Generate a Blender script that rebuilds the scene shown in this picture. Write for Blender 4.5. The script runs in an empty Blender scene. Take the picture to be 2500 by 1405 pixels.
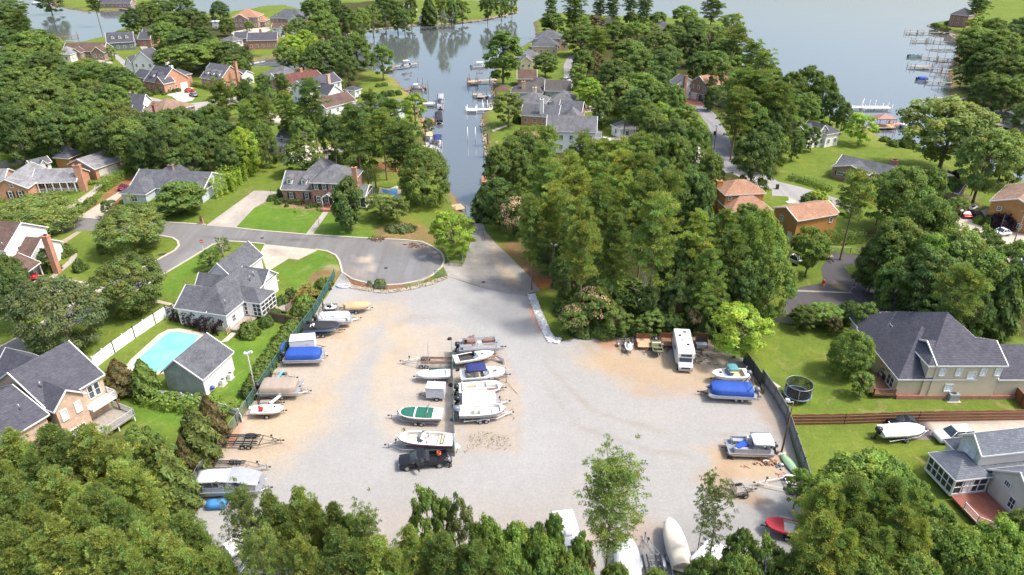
import bpy, bmesh, math, random
import numpy as np
from mathutils import Vector, Matrix
from mathutils.geometry import delaunay_2d_cdt
R = math.radians
SC = bpy.context.scene
COL = SC.collection

# ---------------------------------------------------------------- camera
CAM_H = 59.0; PITCH = 28.5; FPX = 1720.0
cam_d = bpy.data.cameras.new("camera"); cam = bpy.data.objects.new("camera", cam_d); COL.objects.link(cam)
cam.location = (0, 0, CAM_H); cam.rotation_euler = (R(90-PITCH), 0, 0)
cam_d.sensor_width = 36.0; cam_d.lens = 36.0*FPX/2500.0
cam_d.clip_start = 0.5; cam_d.clip_end = 9000
SC.camera = cam
# ---------------------------------------------------------------- world, sun, exposure
SUN_EL = 58.0; SUN_AZ = -10.0           # azimuth measured from +X towards +Y
w = bpy.data.worlds.new("World"); SC.world = w; w.use_nodes = True
nt = w.node_tree; nt.nodes.clear()
wo = nt.nodes.new("ShaderNodeOutputWorld"); bg = nt.nodes.new("ShaderNodeBackground")
sky = nt.nodes.new("ShaderNodeTexSky"); sky.sky_type = 'NISHITA'; sky.sun_disc = False
sky.sun_elevation = R(SUN_EL); sky.sun_rotation = R(90-SUN_AZ)
sky.air_density = 1.0; sky.dust_density = 4.5; sky.ozone_density = 1.0; sky.altitude = 50
bg.inputs[1].default_value = 0.15
nt.links.new(sky.outputs[0], bg.inputs[0]); nt.links.new(bg.outputs[0], wo.inputs[0])
sd = bpy.data.lights.new("sun", 'SUN'); so = bpy.data.objects.new("sun", sd); COL.objects.link(so)
sv = Vector((math.cos(R(SUN_EL))*math.cos(R(SUN_AZ)), math.cos(R(SUN_EL))*math.sin(R(SUN_AZ)), math.sin(R(SUN_EL))))
so.rotation_euler = sv.to_track_quat('Z', 'Y').to_euler()
sd.energy = 2.05; sd.angle = R(7.0); sd.color = (1.0, 0.95, 0.87)
SC.view_settings.view_transform = 'Standard'; SC.view_settings.look = 'None'
SC.view_settings.exposure = 1.0; SC.view_settings.gamma = 1.0
SC.render.engine = 'CYCLES'
SC.cycles.max_bounces = 6; SC.cycles.diffuse_bounces = 3; SC.cycles.transparent_max_bounces = 12

def vnoise(x, y, sc, seed=0):
    """smooth value noise in -1..1"""
    x = np.asarray(x)*sc+seed*17.3; y = np.asarray(y)*sc-seed*9.1
    xi, yi = np.floor(x), np.floor(y); u, v = x-xi, y-yi; u = u*u*(3-2*u); v = v*v*(3-2*v)
    def h(a, b):
        t = np.sin(a*127.1+b*311.7+seed*74.7)*43758.5453; return t-np.floor(t)
    return ((h(xi, yi)*(1-u)+h(xi+1, yi)*u)*(1-v)+(h(xi, yi+1)*(1-u)+h(xi+1, yi+1)*u)*v)*2-1
# ---------------------------------------------------------------- measuring the photograph
_c, _s = math.cos(R(PITCH)), math.sin(R(PITCH))
def G(px, py, z=0.0):
    """world point at height z seen at pixel (px,py) of the 2500x1405 photograph"""
    a = (px-1250.0)/FPX; b = (py-702.5)/FPX
    dy = _c - b*_s; dz = -_s - b*_c
    t = (z-CAM_H)/dz
    return Vector((a*t, dy*t, z))
def P(pts, z=0.0): return [G(x, y, z) for x, y in pts]
def scale_at(py, z=0.0):
    """pixels per metre"""
    b = (py-702.5)/FPX
    return FPX*(_s+b*_c)/(CAM_H-z)
def poly(s): # "x,y x,y ..." -> list
    return [tuple(float(v) for v in t.split(',')) for t in s.split()]

# ---------------------------------------------------------------- object helpers
def tag(o, label=None, cat=None, group=None, kind=None):
    if label: o['label'] = label
    if cat: o['category'] = cat
    if group: o['group'] = group
    if kind: o['kind'] = kind
    return o
def empty(name, loc, rz=0.0, label=None, cat=None, group=None):
    o = bpy.data.objects.new(name, None); COL.objects.link(o)
    o.location = loc; o.rotation_euler = (0, 0, rz); o.empty_display_size = 0.3
    return tag(o, label, cat, group)
def link(name, me, parent=None, loc=None, rot=None, scale=None):
    o = bpy.data.objects.new(name, me); COL.objects.link(o)
    if parent: o.parent = parent
    if loc is not None: o.location = loc
    if rot is not None: o.rotation_euler = rot
    if scale is not None: o.scale = scale
    return o
def kids(o): return [c for c in bpy.data.objects if c.parent == o]
_KID = {}
def copy_thing(src, loc, rz, label=None, group=None, scale=None):
    c = src.copy(); COL.objects.link(c); c.location = loc; c.rotation_euler = (0, 0, rz)
    if scale: c.scale = scale
    if label: c['label'] = label
    if group: c['group'] = group
    def rec(a, b):
        for ch in a.children:
            d = ch.copy(); COL.objects.link(d); d.parent = b; rec(ch, d)
    rec(src, c)
    return c

class MB:
    """collects shapes, builds them as one mesh object"""
    def __init__(s): s.v = []; s.f = []; s.m = []; s.sm = []
    def add(s, vs, fs, mi=0, smooth=False):
        n = len(s.v); s.v += [tuple(v) for v in vs]
        for f in fs: s.f.append([i+n for i in f]); s.m.append(mi); s.sm.append(smooth)
        return s
    def box(s, c, d, rz=0.0, mi=0, taper=1.0, rx=0.0, ry=0.0):
        x, y, z = d[0]/2, d[1]/2, d[2]/2
        vs = []
        for k in (-1, 1):
            t = taper if k > 0 else 1.0
            for i, j in ((-1,-1),(1,-1),(1,1),(-1,1)): vs.append(Vector((i*x*t, j*y*t, k*z)))
        if rx or ry or rz:
            M = Matrix.Rotation(rz, 3, 'Z') @ Matrix.Rotation(ry, 3, 'Y') @ Matrix.Rotation(rx, 3, 'X')
            vs = [M @ v for v in vs]
        c = Vector(c)
        return s.add([v+c for v in vs], [(0,3,2,1),(4,5,6,7),(0,1,5,4),(1,2,6,5),(2,3,7,6),(3,0,4,7)], mi)
    def b2(s, lo, hi, mi=0):
        return s.box([(a+b)/2 for a, b in zip(lo, hi)], [abs(b-a) for a, b in zip(lo, hi)], mi=mi)
    def tube(s, pts, r, n=6, mi=0, smooth=True, cap=True):
        pts = [Vector(p) for p in pts]
        rs = r if isinstance(r, (list, tuple)) else [r]*len(pts)
        vs = []; fs = []
        for i, p in enumerate(pts):
            d = (pts[min(i+1, len(pts)-1)]-pts[max(i-1, 0)]).normalized()
            a = d.orthogonal().normalized() if abs(d.z) > .9 else d.cross(Vector((0,0,1))).normalized()
            b = d.cross(a)
            for k in range(n):
                t = 2*math.pi*k/n
                vs.append(p+(a*math.cos(t)+b*math.sin(t))*rs[i])
        for i in range(len(pts)-1):
            for k in range(n):
                k2 = (k+1) % n
                fs.append((i*n+k, i*n+k2, (i+1)*n+k2, (i+1)*n+k))
        s.add(vs, fs, mi, smooth)
        if cap:
            m = len(s.v)-len(vs)
            s.f.append([m+k for k in range(n)]); s.m.append(mi); s.sm.append(False)
            s.f.append([m+(len(pts)-1)*n+k for k in reversed(range(n))]); s.m.append(mi); s.sm.append(False)
        return s
    def cyl(s, c, r, h, n=16, mi=0, axis='z', r2=None, smooth=True):
        c = Vector(c); d = {'x': Vector((1,0,0)), 'y': Vector((0,1,0)), 'z': Vector((0,0,1))}[axis]
        return s.tube([c-d*h/2, c+d*h/2], [r, r if r2 is None else r2], n, mi, smooth)
    def loft(s, secs, mi=0, smooth=True, closed=True, cap=True):
        n = len(secs[0]); vs = [p for q in secs for p in q]; fs = []
        for i in range(len(secs)-1):
            for k in range(n if closed else n-1):
                k2 = (k+1) % n
                fs.append((i*n+k, i*n+k2, (i+1)*n+k2, (i+1)*n+k))
        if cap and closed:
            fs.append(tuple(reversed(range(n)))); fs.append(tuple((len(secs)-1)*n+k for k in range(n)))
        return s.add(vs, fs, mi, smooth)
    def prism(s, pts, z0, z1, mi=0, mtop=None):
        n = len(pts)
        vs = [(p[0], p[1], z0) for p in pts]+[(p[0], p[1], z1) for p in pts]
        s.add(vs, [(i, (i+1) % n, n+(i+1) % n, n+i) for i in range(n)], mi)
        m = len(s.v)-2*n
        s.f.append([m+n+i for i in range(n)]); s.m.append(mi if mtop is None else mtop); s.sm.append(False)
        s.f.append([m+i for i in reversed(range(n))]); s.m.append(mi); s.sm.append(False)
        return s
    def xform(s, M, i0=0):
        for i in range(i0, len(s.v)): s.v[i] = tuple(M @ Vector(s.v[i]))
        return s
    def mesh(s, name, mats):
        me = bpy.data.meshes.new(name); me.from_pydata(s.v, [], s.f)
        for m in (mats if isinstance(mats, (list, tuple)) else [mats]): m and me.materials.append(m)
        me.polygons.foreach_set('material_index', s.m); me.polygons.foreach_set('use_smooth', s.sm)
        me.update()
        bm = bmesh.new(); bm.from_mesh(me); bmesh.ops.recalc_face_normals(bm, faces=bm.faces); bm.to_mesh(me); bm.free()
        return me
    def build(s, name, mats, parent=None, loc=None, rot=None, **kw):
        return link(name, s.mesh(name, mats), parent, loc, rot, **kw)

# ---------------------------------------------------------------- materials
MATS = {}
def _new(name):
    m = bpy.data.materials.new(name); m.use_nodes = True
    n = m.node_tree; b = n.nodes['Principled BSDF']
    return m, n, b
def N(nt, t, **kw):
    x = nt.nodes.new(t)
    for k, v in kw.items():
        if k.startswith('i_'): x.inputs[int(k[2:])].default_value = v
        else: setattr(x, k, v)
    return x
def ramp(nt, stops, fac=None):
    r = nt.nodes.new('ShaderNodeValToRGB'); e = r.color_ramp.elements
    while len(e) < len(stops): e.new(0.5)
    for i, (p, c) in enumerate(stops): e[i].position = p; e[i].color = (*c, 1) if len(c) == 3 else c
    if fac is not None: nt.links.new(fac, r.inputs[0])
    return r
def mixc(nt, a, b, fac, mode='MIX'):
    m = nt.nodes.new('ShaderNodeMix'); m.data_type = 'RGBA'; m.blend_type = mode
    for s, v in ((m.inputs[6], a), (m.inputs[7], b), (m.inputs[0], fac)):
        if hasattr(v, 'links') or hasattr(v, 'is_linked'): nt.links.new(v, s)
        elif isinstance(v, (tuple, list)): s.default_value = (*v, 1) if len(v) == 3 else v
        else: s.default_value = v
    return m.outputs[2]
def noise(nt, vec, scale, detail=4, rough=0.6, dist=0.0):
    n = nt.nodes.new('ShaderNodeTexNoise'); n.inputs['Scale'].default_value = scale
    n.inputs['Detail'].default_value = detail; n.inputs['Roughness'].default_value = rough; n.inputs['Distortion'].default_value = dist
    if vec is not None: nt.links.new(vec, n.inputs['Vector'])
    return n.outputs['Fac']
def setc(c, k): return tuple(min(1, max(0, x*k)) for x in c[:3])

def plain(name, col, rough=0.6, var=0.12, scale=2.0, metal=0.0, bump=0.0, spec=0.5):
    if name in MATS: return MATS[name]
    m, n, b = _new(name)
    tc = N(n, 'ShaderNodeTexCoord')
    f = noise(n, tc.outputs['Object'], scale, 5, .65)
    r = ramp(n, [(0.3, setc(col, 1-var)), (0.7, setc(col, 1+var))], f)
    n.links.new(r.outputs[0], b.inputs['Base Color'])
    b.inputs['Roughness'].default_value = rough; b.inputs['Metallic'].default_value = metal
    b.inputs['Specular IOR Level'].default_value = spec
    if bump:
        bp = N(n, 'ShaderNodeBump'); bp.inputs['Strength'].default_value = bump; bp.inputs['Distance'].default_value = 0.03
        n.links.new(noise(n, tc.outputs['Object'], scale*8, 3), bp.inputs['Height']); n.links.new(bp.outputs[0], b.inputs['Normal'])
    MATS[name] = m; return m
def wallvec(n):
    tc = N(n, 'ShaderNodeTexCoord'); sp = N(n, 'ShaderNodeSeparateXYZ'); n.links.new(tc.outputs['Object'], sp.inputs[0])
    ad = N(n, 'ShaderNodeMath', operation='ADD'); n.links.new(sp.outputs[0], ad.inputs[0]); n.links.new(sp.outputs[1], ad.inputs[1])
    cb = N(n, 'ShaderNodeCombineXYZ'); n.links.new(ad.outputs[0], cb.inputs[0]); n.links.new(sp.outputs[2], cb.inputs[1])
    return tc, sp, cb
def brick(name, c1, c2, mortar=(.45, .42, .38)):
    if name in MATS: return MATS[name]
    m, n, b = _new(name); tc, sp, cb = wallvec(n)
    t = N(n, 'ShaderNodeTexBrick'); n.links.new(cb.outputs[0], t.inputs[0])
    t.inputs['Color1'].default_value = (*c1, 1); t.inputs['Color2'].default_value = (*c2, 1); t.inputs['Mortar'].default_value = (*mortar, 1)
    t.inputs['Scale'].default_value = 1.0; t.inputs['Brick Width'].default_value = 0.24; t.inputs['Row Height'].default_value = 0.08
    t.inputs['Mortar Size'].default_value = 0.008
    f = noise(n, tc.outputs['Object'], 1.3, 6, .7)
    r = ramp(n, [(0.25, (.72,.72,.72)), (0.75, (1.22,1.2,1.16))], f)
    n.links.new(mixc(n, t.outputs[0], r.outputs[0], 1.0, 'MULTIPLY'), b.inputs['Base Color'])
    b.inputs['Roughness'].default_value = .85; MATS[name] = m; return m
def siding(name, col, board=0.2, vertical=False, stain=0.12):
    if name in MATS: return MATS[name]
    m, n, b = _new(name); tc, sp, cb = wallvec(n)
    ml = N(n, 'ShaderNodeMath', operation='MULTIPLY'); ml.inputs[1].default_value = 1/board
    n.links.new(sp.outputs[2] if not vertical else cb.outputs[0], ml.inputs[0])
    if vertical:
        s2 = N(n, 'ShaderNodeSeparateXYZ'); n.links.new(cb.outputs[0], s2.inputs[0]); n.links.new(s2.outputs[0], ml.inputs[0])
    fr = N(n, 'ShaderNodeMath', operation='FRACT'); n.links.new(ml.outputs[0], fr.inputs[0])
    r = ramp(n, [(0.0, (.55,.55,.55)), (0.1, (1,1,1)), (1.0, (1,1,1))], fr.outputs[0])
    f = noise(n, tc.outputs['Object'], .8, 6, .7)
    r2 = ramp(n, [(0.3, setc(col, 1-stain)), (0.65, setc(col, 1+stain*.4))], f)
    n.links.new(mixc(n, r2.outputs[0], r.outputs[0], 1.0, 'MULTIPLY'), b.inputs['Base Color'])
    b.inputs['Roughness'].default_value = .6; MATS[name] = m; return m
def shingle(name, col, streak=0.35):
    if name in MATS: return MATS[name]
    m, n, b = _new(name); tc, sp, cb = wallvec(n)
    t = N(n, 'ShaderNodeTexBrick'); n.links.new(cb.outputs[0], t.inputs[0])
    t.inputs['Color1'].default_value = (*setc(col, .82), 1); t.inputs['Color2'].default_value = (*setc(col, 1.2), 1)
    t.inputs['Mortar'].default_value = (*setc(col, .6), 1); t.inputs['Scale'].default_value = 1
    t.inputs['Brick Width'].default_value = .35; t.inputs['Row Height'].default_value = .12; t.inputs['Mortar Size'].default_value = .012
    # broad weather stains that run down the slope
    mp = N(n, 'ShaderNodeMapping'); mp.inputs['Scale'].default_value = (.6, .6, .12); n.links.new(tc.outputs['Object'], mp.inputs[0])
    f = noise(n, mp.outputs[0], 1.1, 6, .65, .3)
    r = ramp(n, [(0.3, (1-streak,)*3), (0.55, (1,1,1)), (0.8, (1+streak*.6,)*3)], f)
    f2 = noise(n, tc.outputs['Object'], 9, 3, .7)
    r2 = ramp(n, [(0.3, (.8,.8,.8)), (0.7, (1.2,1.2,1.2))], f2)
    c = mixc(n, t.outputs[0], r.outputs[0], 1.0, 'MULTIPLY')
    n.links.new(mixc(n, c, r2.outputs[0], 1.0, 'MULTIPLY'), b.inputs['Base Color'])
    b.inputs['Roughness'].default_value = .9; b.inputs['Specular IOR Level'].default_value = .3
    MATS[name] = m; return m
def glassy(name, col=(.03,.04,.05), rough=.08, spec=.8):
    if name in MATS: return MATS[name]
    m, n, b = _new(name); tc = N(n, 'ShaderNodeTexCoord')
    r = ramp(n, [(.3, col), (.7, setc(col, 1.8))], noise(n, tc.outputs['Object'], 1.5))
    n.links.new(r.outputs[0], b.inputs['Base Color'])
    b.inputs['Roughness'].default_value = rough; b.inputs['Specular IOR Level'].default_value = spec
    MATS[name] = m; return m
def gel(name, col, rough=.25):
    return plain(name, col, rough, .05, 1.2)

WHITE = plain('white_paint', (.72,.72,.70), .5, .04)
GLASS = glassy('dark_glass')
BRICK_O = brick('orange_brick', (.42,.15,.07), (.55,.24,.12))
BRICK_R = brick('red_brick', (.30,.10,.06), (.40,.15,.09))
BRICK_T = brick('tan_brick', (.48,.30,.19), (.62,.42,.30), (.6,.55,.48))
BRICK_D = brick('dark_brick', (.19,.11,.08), (.27,.16,.11))
SID_W = siding('white_siding', (.82,.80,.78), .2, stain=.05)
SID_G = siding('grey_green_and_shaded_siding', (.33,.37,.35), .2, stain=.35)  # on the pool house: white siding with its shade put into the colour
SID_T = siding('tan_siding', (.60,.51,.38), .2, stain=.06)
SID_B = siding('pale_blue_siding', (.50,.56,.60), .2)
SID_D = siding('slate_siding', (.17,.18,.19), .2)
SID_Y = siding('cream_siding', (.68,.58,.40), .2)
LOG = siding('amber_log', (.42,.21,.075), .3, stain=.2)
CEDAR = siding('cedar_board', (.46,.22,.07), .22, stain=.15)
SH_G = shingle('grey_shingle', (.155,.155,.165))
SH_D = shingle('charcoal_shingle', (.085,.085,.105), .2)
SH_M = shingle('slate_grey_shingle', (.115,.12,.135), .3)
SH_B = shingle('brown_shingle', (.13,.085,.07), .3)
SH_T = shingle('tan_shingle', (.36,.20,.13), .15)
SH_R = shingle('light_brown_shingle', (.27,.18,.135), .25)
SH_L = shingle('light_grey_shingle', (.25,.25,.26), .4)
METAL_L = plain('galvanised_metal', (.42,.43,.45), .4, .1, 3, metal=.7)
METAL_D = plain('black_metal', (.03,.03,.033), .5, .2, 3)
RUSTY = plain('rusty_metal', (.20,.09,.045), .8, .4, 5)
RUBBER = plain('tyre_rubber', (.025,.025,.027), .85, .2, 4)
ALU = plain('bare_aluminium', (.55,.56,.58), .32, .08, 2, metal=.6)
GEL_W = gel('white_gelcoat', (.80,.80,.78))
GEL_C = gel('cream_gelcoat', (.72,.68,.58))
VINYL = plain('white_vinyl', (.66,.65,.62), .5, .06)
DECKG = plain('grey_deck_carpet', (.24,.26,.29), .9, .12, 5)
WOOD_G = plain('weathered_wood', (.30,.27,.23), .9, .25, 3)
WOOD_B = plain('brown_wood', (.22,.12,.07), .85, .3, 3)
WOOD_T = plain('tan_wood', (.48,.33,.2), .85, .2, 3)
CONC = plain('concrete', (.43,.40,.36), .9, .15, 1.5)
PLASTIC_Y = plain('yellow_plastic', (.75,.55,.08), .5)
# ================================================================ SETTING: land, water, roads
WATER_Z = -1.0
LAND_MAIN = poly("""-900,1700 -900,-60 -300,-60 -60,45 20,30 54,28 56,50 59,74 90,82 123,87 154,102 200,106 256,90 302,70
 330,62 342,40 350,34 420,30 489,26 500,36 540,34 600,26 640,18 700,14 742,26 752,20 762,8 850,2 1000,-3 1180,4 1262,16 1268,26 1260,31
 1184,49 1107,58 1004,63 902,74 845,85 800,94 760,104 720,128 680,140 640,146 596,156 620,166 660,164 700,168 760,170 800,168 870,166 900,172 935,179 953,188
 973,202 979,213 996,223 1006,240 1022,272 1036,300 1043,333 1047,352 1050,385 1062,404 1100,470 1118,500 1132,524 1158,547 1178,546
 1186,510 1190,480 1195,440 1197,400 1190,370 1186,333 1174,300 1180,277 1196,269 1209,256 1200,218 1208,195 1203,175 1212,150 1278,112
 1300,100 1306,85 1304,54 1335,38 1380,34 1470,40 1600,46 1700,44 1780,56 1800,90 1800,130 1812,160 1850,190 1900,212 1960,250 2020,285 2068,300
 2100,305 2132,317 2134,328 2160,341 2206,357 2275,369 2347,386 2420,420 2500,446 2700,520 3400,600 3400,1700""")
LAND_FAR = poly("""3400,330 2700,330 2500,290 2449,271 2403,257 2350,247 2312,232 2322,212 2321,200 2314,180 2318,165 2334,154 2337,130 2337,113 2329,95 2321,79
 2290,72 2265,61 2285,56 2320,52 2345,40 2380,22 2420,0 2470,-30 3400,-60""")
LAND_POND = poly("""60,-20 145,14 156,20 205,28 290,26 333,16 371,9 400,-4 400,-40 60,-40""")
def sdist(px, py, pg):
    """signed distance (positive inside) of points to polygon pg (numpy)"""
    n = len(pg); d2 = np.full(px.shape, 1e18); ins = np.zeros(px.shape, bool)
    for i in range(n):
        ax, ay = pg[i]; bx, by = pg[(i+1) % n]
        ex, ey = bx-ax, by-ay; wx, wy = px-ax, py-ay
        t = np.clip((wx*ex+wy*ey)/(ex*ex+ey*ey+1e-12), 0, 1)
        dx, dy = wx-t*ex, wy-t*ey; d2 = np.minimum(d2, dx*dx+dy*dy)
        c = ((ay <= py) & (by > py)) | ((by <= py) & (ay > py))
        with np.errstate(divide='ignore', invalid='ignore'):
            xi = ax+(py-ay)/(by-ay+(by == ay)*1e-12)*(bx-ax)
        ins ^= c & (px < xi)
    return np.where(ins, 1, -1)*np.sqrt(d2)
def wpoly(s, z=0.0):
    pts = poly(s) if isinstance(s, str) else s
    return [(g.x, g.y) for g in P(pts, z)]
def roughen(pg, amp=0.8, step=3.0, seed=1):
    rs = random.Random(seed); out = []
    for i in range(len(pg)):
        a, b = Vector(pg[i]), Vector(pg[(i+1) % len(pg)]); L = (b-a).length
        out.append(tuple(a)); k = int(L/step)
        if k > 60: continue
        nn = Vector((-(b-a).y, (b-a).x)).normalized() if L > 0 else Vector((0, 0))
        for j in range(1, k): out.append(tuple(a.lerp(b, j/k)+nn*rs.uniform(-amp, amp)))
    return out
LANDS = [roughen(wpoly(L, WATER_Z), .7, 4, i) for i, L in enumerate((LAND_MAIN, LAND_FAR, LAND_POND))]
def height_of(sd):
    # waterline at sd = 0 (z = WATER_Z), bank rises to 0 in about 2.5 m, lake bed falls away
    return np.where(sd > 0, np.minimum(0, WATER_Z+sd*0.5), np.maximum(-3.5, WATER_Z+sd*0.35))
RAMP_W = wpoly("1132,647 1145,600 1156,560 1160,546 1178,546 1184,563 1209,594 1240,622 1260,645 1235,650")
def terrain(x, y):
    x = np.asarray(x, float); y = np.asarray(y, float)
    sd = np.maximum.reduce([sdist(x, y, L) for L in LANDS])
    return height_of(sd)

# --- tensor grid: fine near the lot, coarser far away
def axis_pts(segs):
    out = []
    for a, b, st in segs: out += list(np.arange(a, b, st))
    return np.array(out+[segs[-1][1]])
xs = axis_pts([(-1500,-460,80), (-460,-130,2.4), (-130,130,1.0), (130,420,2.4), (420,1500,80)])
ys = axis_pts([(-60,20,8), (20,190,1.0), (190,560,2.2), (560,1500,60)])
GX, GY = np.meshgrid(xs, ys); fx, fy = GX.ravel(), GY.ravel()
sdl = np.maximum.reduce([sdist(fx, fy, L) for L in LANDS])
gz = height_of(sdl)
# colour zones: (polygon in photo pixels, colour, softness m)
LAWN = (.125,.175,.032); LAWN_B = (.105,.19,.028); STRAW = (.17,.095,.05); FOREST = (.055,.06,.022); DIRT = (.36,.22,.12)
LAWN_Y = (.19,.215,.055); MULCH = (.12,.06,.035); SANDY = (.42,.33,.22); CLAY = (.40,.16,.06); ROCK = (.30,.27,.23)
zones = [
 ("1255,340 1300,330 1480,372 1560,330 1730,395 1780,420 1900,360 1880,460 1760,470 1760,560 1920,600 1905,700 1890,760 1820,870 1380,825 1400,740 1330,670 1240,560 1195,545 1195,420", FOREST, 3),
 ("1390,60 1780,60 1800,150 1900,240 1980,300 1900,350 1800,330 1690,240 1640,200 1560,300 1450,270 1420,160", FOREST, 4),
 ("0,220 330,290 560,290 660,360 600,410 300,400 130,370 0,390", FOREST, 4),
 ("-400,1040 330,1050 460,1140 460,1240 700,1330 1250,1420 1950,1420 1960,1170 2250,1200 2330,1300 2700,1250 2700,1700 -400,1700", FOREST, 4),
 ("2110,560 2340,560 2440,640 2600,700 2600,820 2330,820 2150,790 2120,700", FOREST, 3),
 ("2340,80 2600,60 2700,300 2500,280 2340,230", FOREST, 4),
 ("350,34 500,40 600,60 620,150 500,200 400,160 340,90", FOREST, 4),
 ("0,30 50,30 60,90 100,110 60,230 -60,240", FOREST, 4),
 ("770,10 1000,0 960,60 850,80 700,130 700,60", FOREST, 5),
 ("690,170 900,170 870,230 720,200", FOREST, 4),
 ("830,320 1040,340 1050,400 930,420 880,380 820,380", (.10,.12,.03), 4),
 ("1220,600 1265,590 1340,670 1420,700 1400,735 1310,715", (.20,.13,.065), 3),
 ("1300,690 1350,680 1370,700 1310,715", CLAY, 1.5),
 ("1295,712 1330,700 1420,715 1420,760 1400,830 1375,825 1345,790", (.14,.18,.03), 1.5),
 ("835,663 870,686 940,697 1030,686 1050,672 1060,690 1000,706 940,712 870,705 815,690", (.22,.10,.05), .8),
 ("985,695 1040,684 1056,672 1066,680 1040,694 990,704", LAWN, .6),
 ("660,640 700,640 730,640 770,612 800,616 822,628 828,660 780,700 740,720 680,690", LAWN_B, 2),
 ("745,672 790,655 825,662 800,690 765,698 748,690", (.20,.13,.07), .8),
 ("700,690 740,660 770,650 830,655 800,645 740,655", SANDY, 2),
 ("720,700 790,680 770,730 740,760 715,750", LAWN_Y, 3),
 ("575,552 620,505 660,492 695,500 780,515 745,573 650,565", LAWN_B, .8),
 ("765,574 802,520 840,560 960,560 940,583", LAWN_B, 1),
 ("930,560 990,540 1060,560 1080,600 1030,590 940,583", (.21,.15,.07), 2),
 ("680,488 690,505 780,515 790,500 700,490", (.28,.20,.12), .6),
 ("430,610 540,592 510,640 430,720 370,730 400,672", LAWN_B, 2),
 ("160,600 400,580 430,600 360,650 240,700 140,680", LAWN, 2),
 ("180,680 260,670 300,690 230,695", LAWN_Y, 3),
 ("1870,770 2060,760 2150,900 2500,985 2500,1010 1920,1020 1850,930", LAWN, 2),
 ("1930,1040 2150,1030 2170,1075 2280,1078 2290,1120 2200,1150 1960,1120", LAWN, 2),
 ("1915,360 2070,300 2300,380 2420,430 2380,480 2220,460 2060,490 1920,440", LAWN, 3),
 ("2290,470 2400,470 2380,520 2330,530 2270,500", (.22,.19,.11), 3),
 ("255,475 300,440 330,420 340,430 290,500 235,535 200,530", (.24,.12,.06), 1),
 ("780,400 1000,380 1060,420 1000,450 880,420", (.15,.17,.04), 3),
 ("930,395 990,415 970,430 900,400", (.22,.11,.05), 2),
 ("940,188 1000,225 1010,260 960,240", LAWN_Y, 3),
 ("1250,320 1310,320 1320,345 1270,352", (.25,.15,.10), 1.5),
 ("600,160 660,140 720,150 700,166", LAWN_Y, 3),
 ("2100,305 2160,330 2240,360 2210,366 2120,345", LAWN_Y, 3),
 ("300,980 470,1010 430,1060 330,1040", LAWN_B, 3),
 ("540,830 700,790 610,980 530,960", LAWN_B, 2),
 ("420,855 520,835 560,700 600,800", LAWN, 2),
]
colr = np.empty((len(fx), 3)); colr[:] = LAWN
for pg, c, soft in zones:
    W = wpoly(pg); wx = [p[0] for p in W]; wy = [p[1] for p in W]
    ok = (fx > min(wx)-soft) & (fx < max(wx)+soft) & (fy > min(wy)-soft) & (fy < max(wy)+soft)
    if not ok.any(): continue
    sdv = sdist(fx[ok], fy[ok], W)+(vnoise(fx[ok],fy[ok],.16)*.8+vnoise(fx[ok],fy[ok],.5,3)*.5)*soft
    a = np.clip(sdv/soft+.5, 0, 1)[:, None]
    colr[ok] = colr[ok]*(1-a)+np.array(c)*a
bank = np.clip(1-(sdl-.2)/2.4, 0, 1)[:, None]*(sdl > -8)[:, None]
colr = colr*(1-bank)+np.array((.20,.14,.09))*bank
colr[sdl < -.5] = (.06,.07,.055)
def color_attr(me, cols):
    a = me.color_attributes.new('Col', 'FLOAT_COLOR', 'POINT')
    d = np.ones((len(cols), 4), np.float32); d[:, :3] = cols
    a.data.foreach_set('color', d.ravel())
def np_mesh(name, verts, quads, mat, cols=None, smooth=False, nside=4):
    me = bpy.data.meshes.new(name); nv, nf = len(verts), len(quads)
    me.vertices.add(nv); me.vertices.foreach_set('co', np.asarray(verts, np.float32).ravel())
    me.loops.add(nf*nside); me.loops.foreach_set('vertex_index', np.asarray(quads, np.int32).ravel())
    me.polygons.add(nf); me.polygons.foreach_set('loop_start', np.arange(0, nf*nside, nside, dtype=np.int32))
    me.polygons.foreach_set('loop_total', np.full(nf, nside, np.int32))
    if smooth: me.polygons.foreach_set('use_smooth', np.ones(nf, bool))
    me.update(calc_edges=True)
    if mat: me.materials.append(mat)
    if cols is not None: color_attr(me, cols)
    return me
nx, ny = len(xs), len(ys)
ii = np.arange(ny-1)[:, None]*nx+np.arange(nx-1)[None, :]; ii = ii.ravel()
quads = np.stack([ii, ii+1, ii+nx+1, ii+nx], 1)

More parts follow.
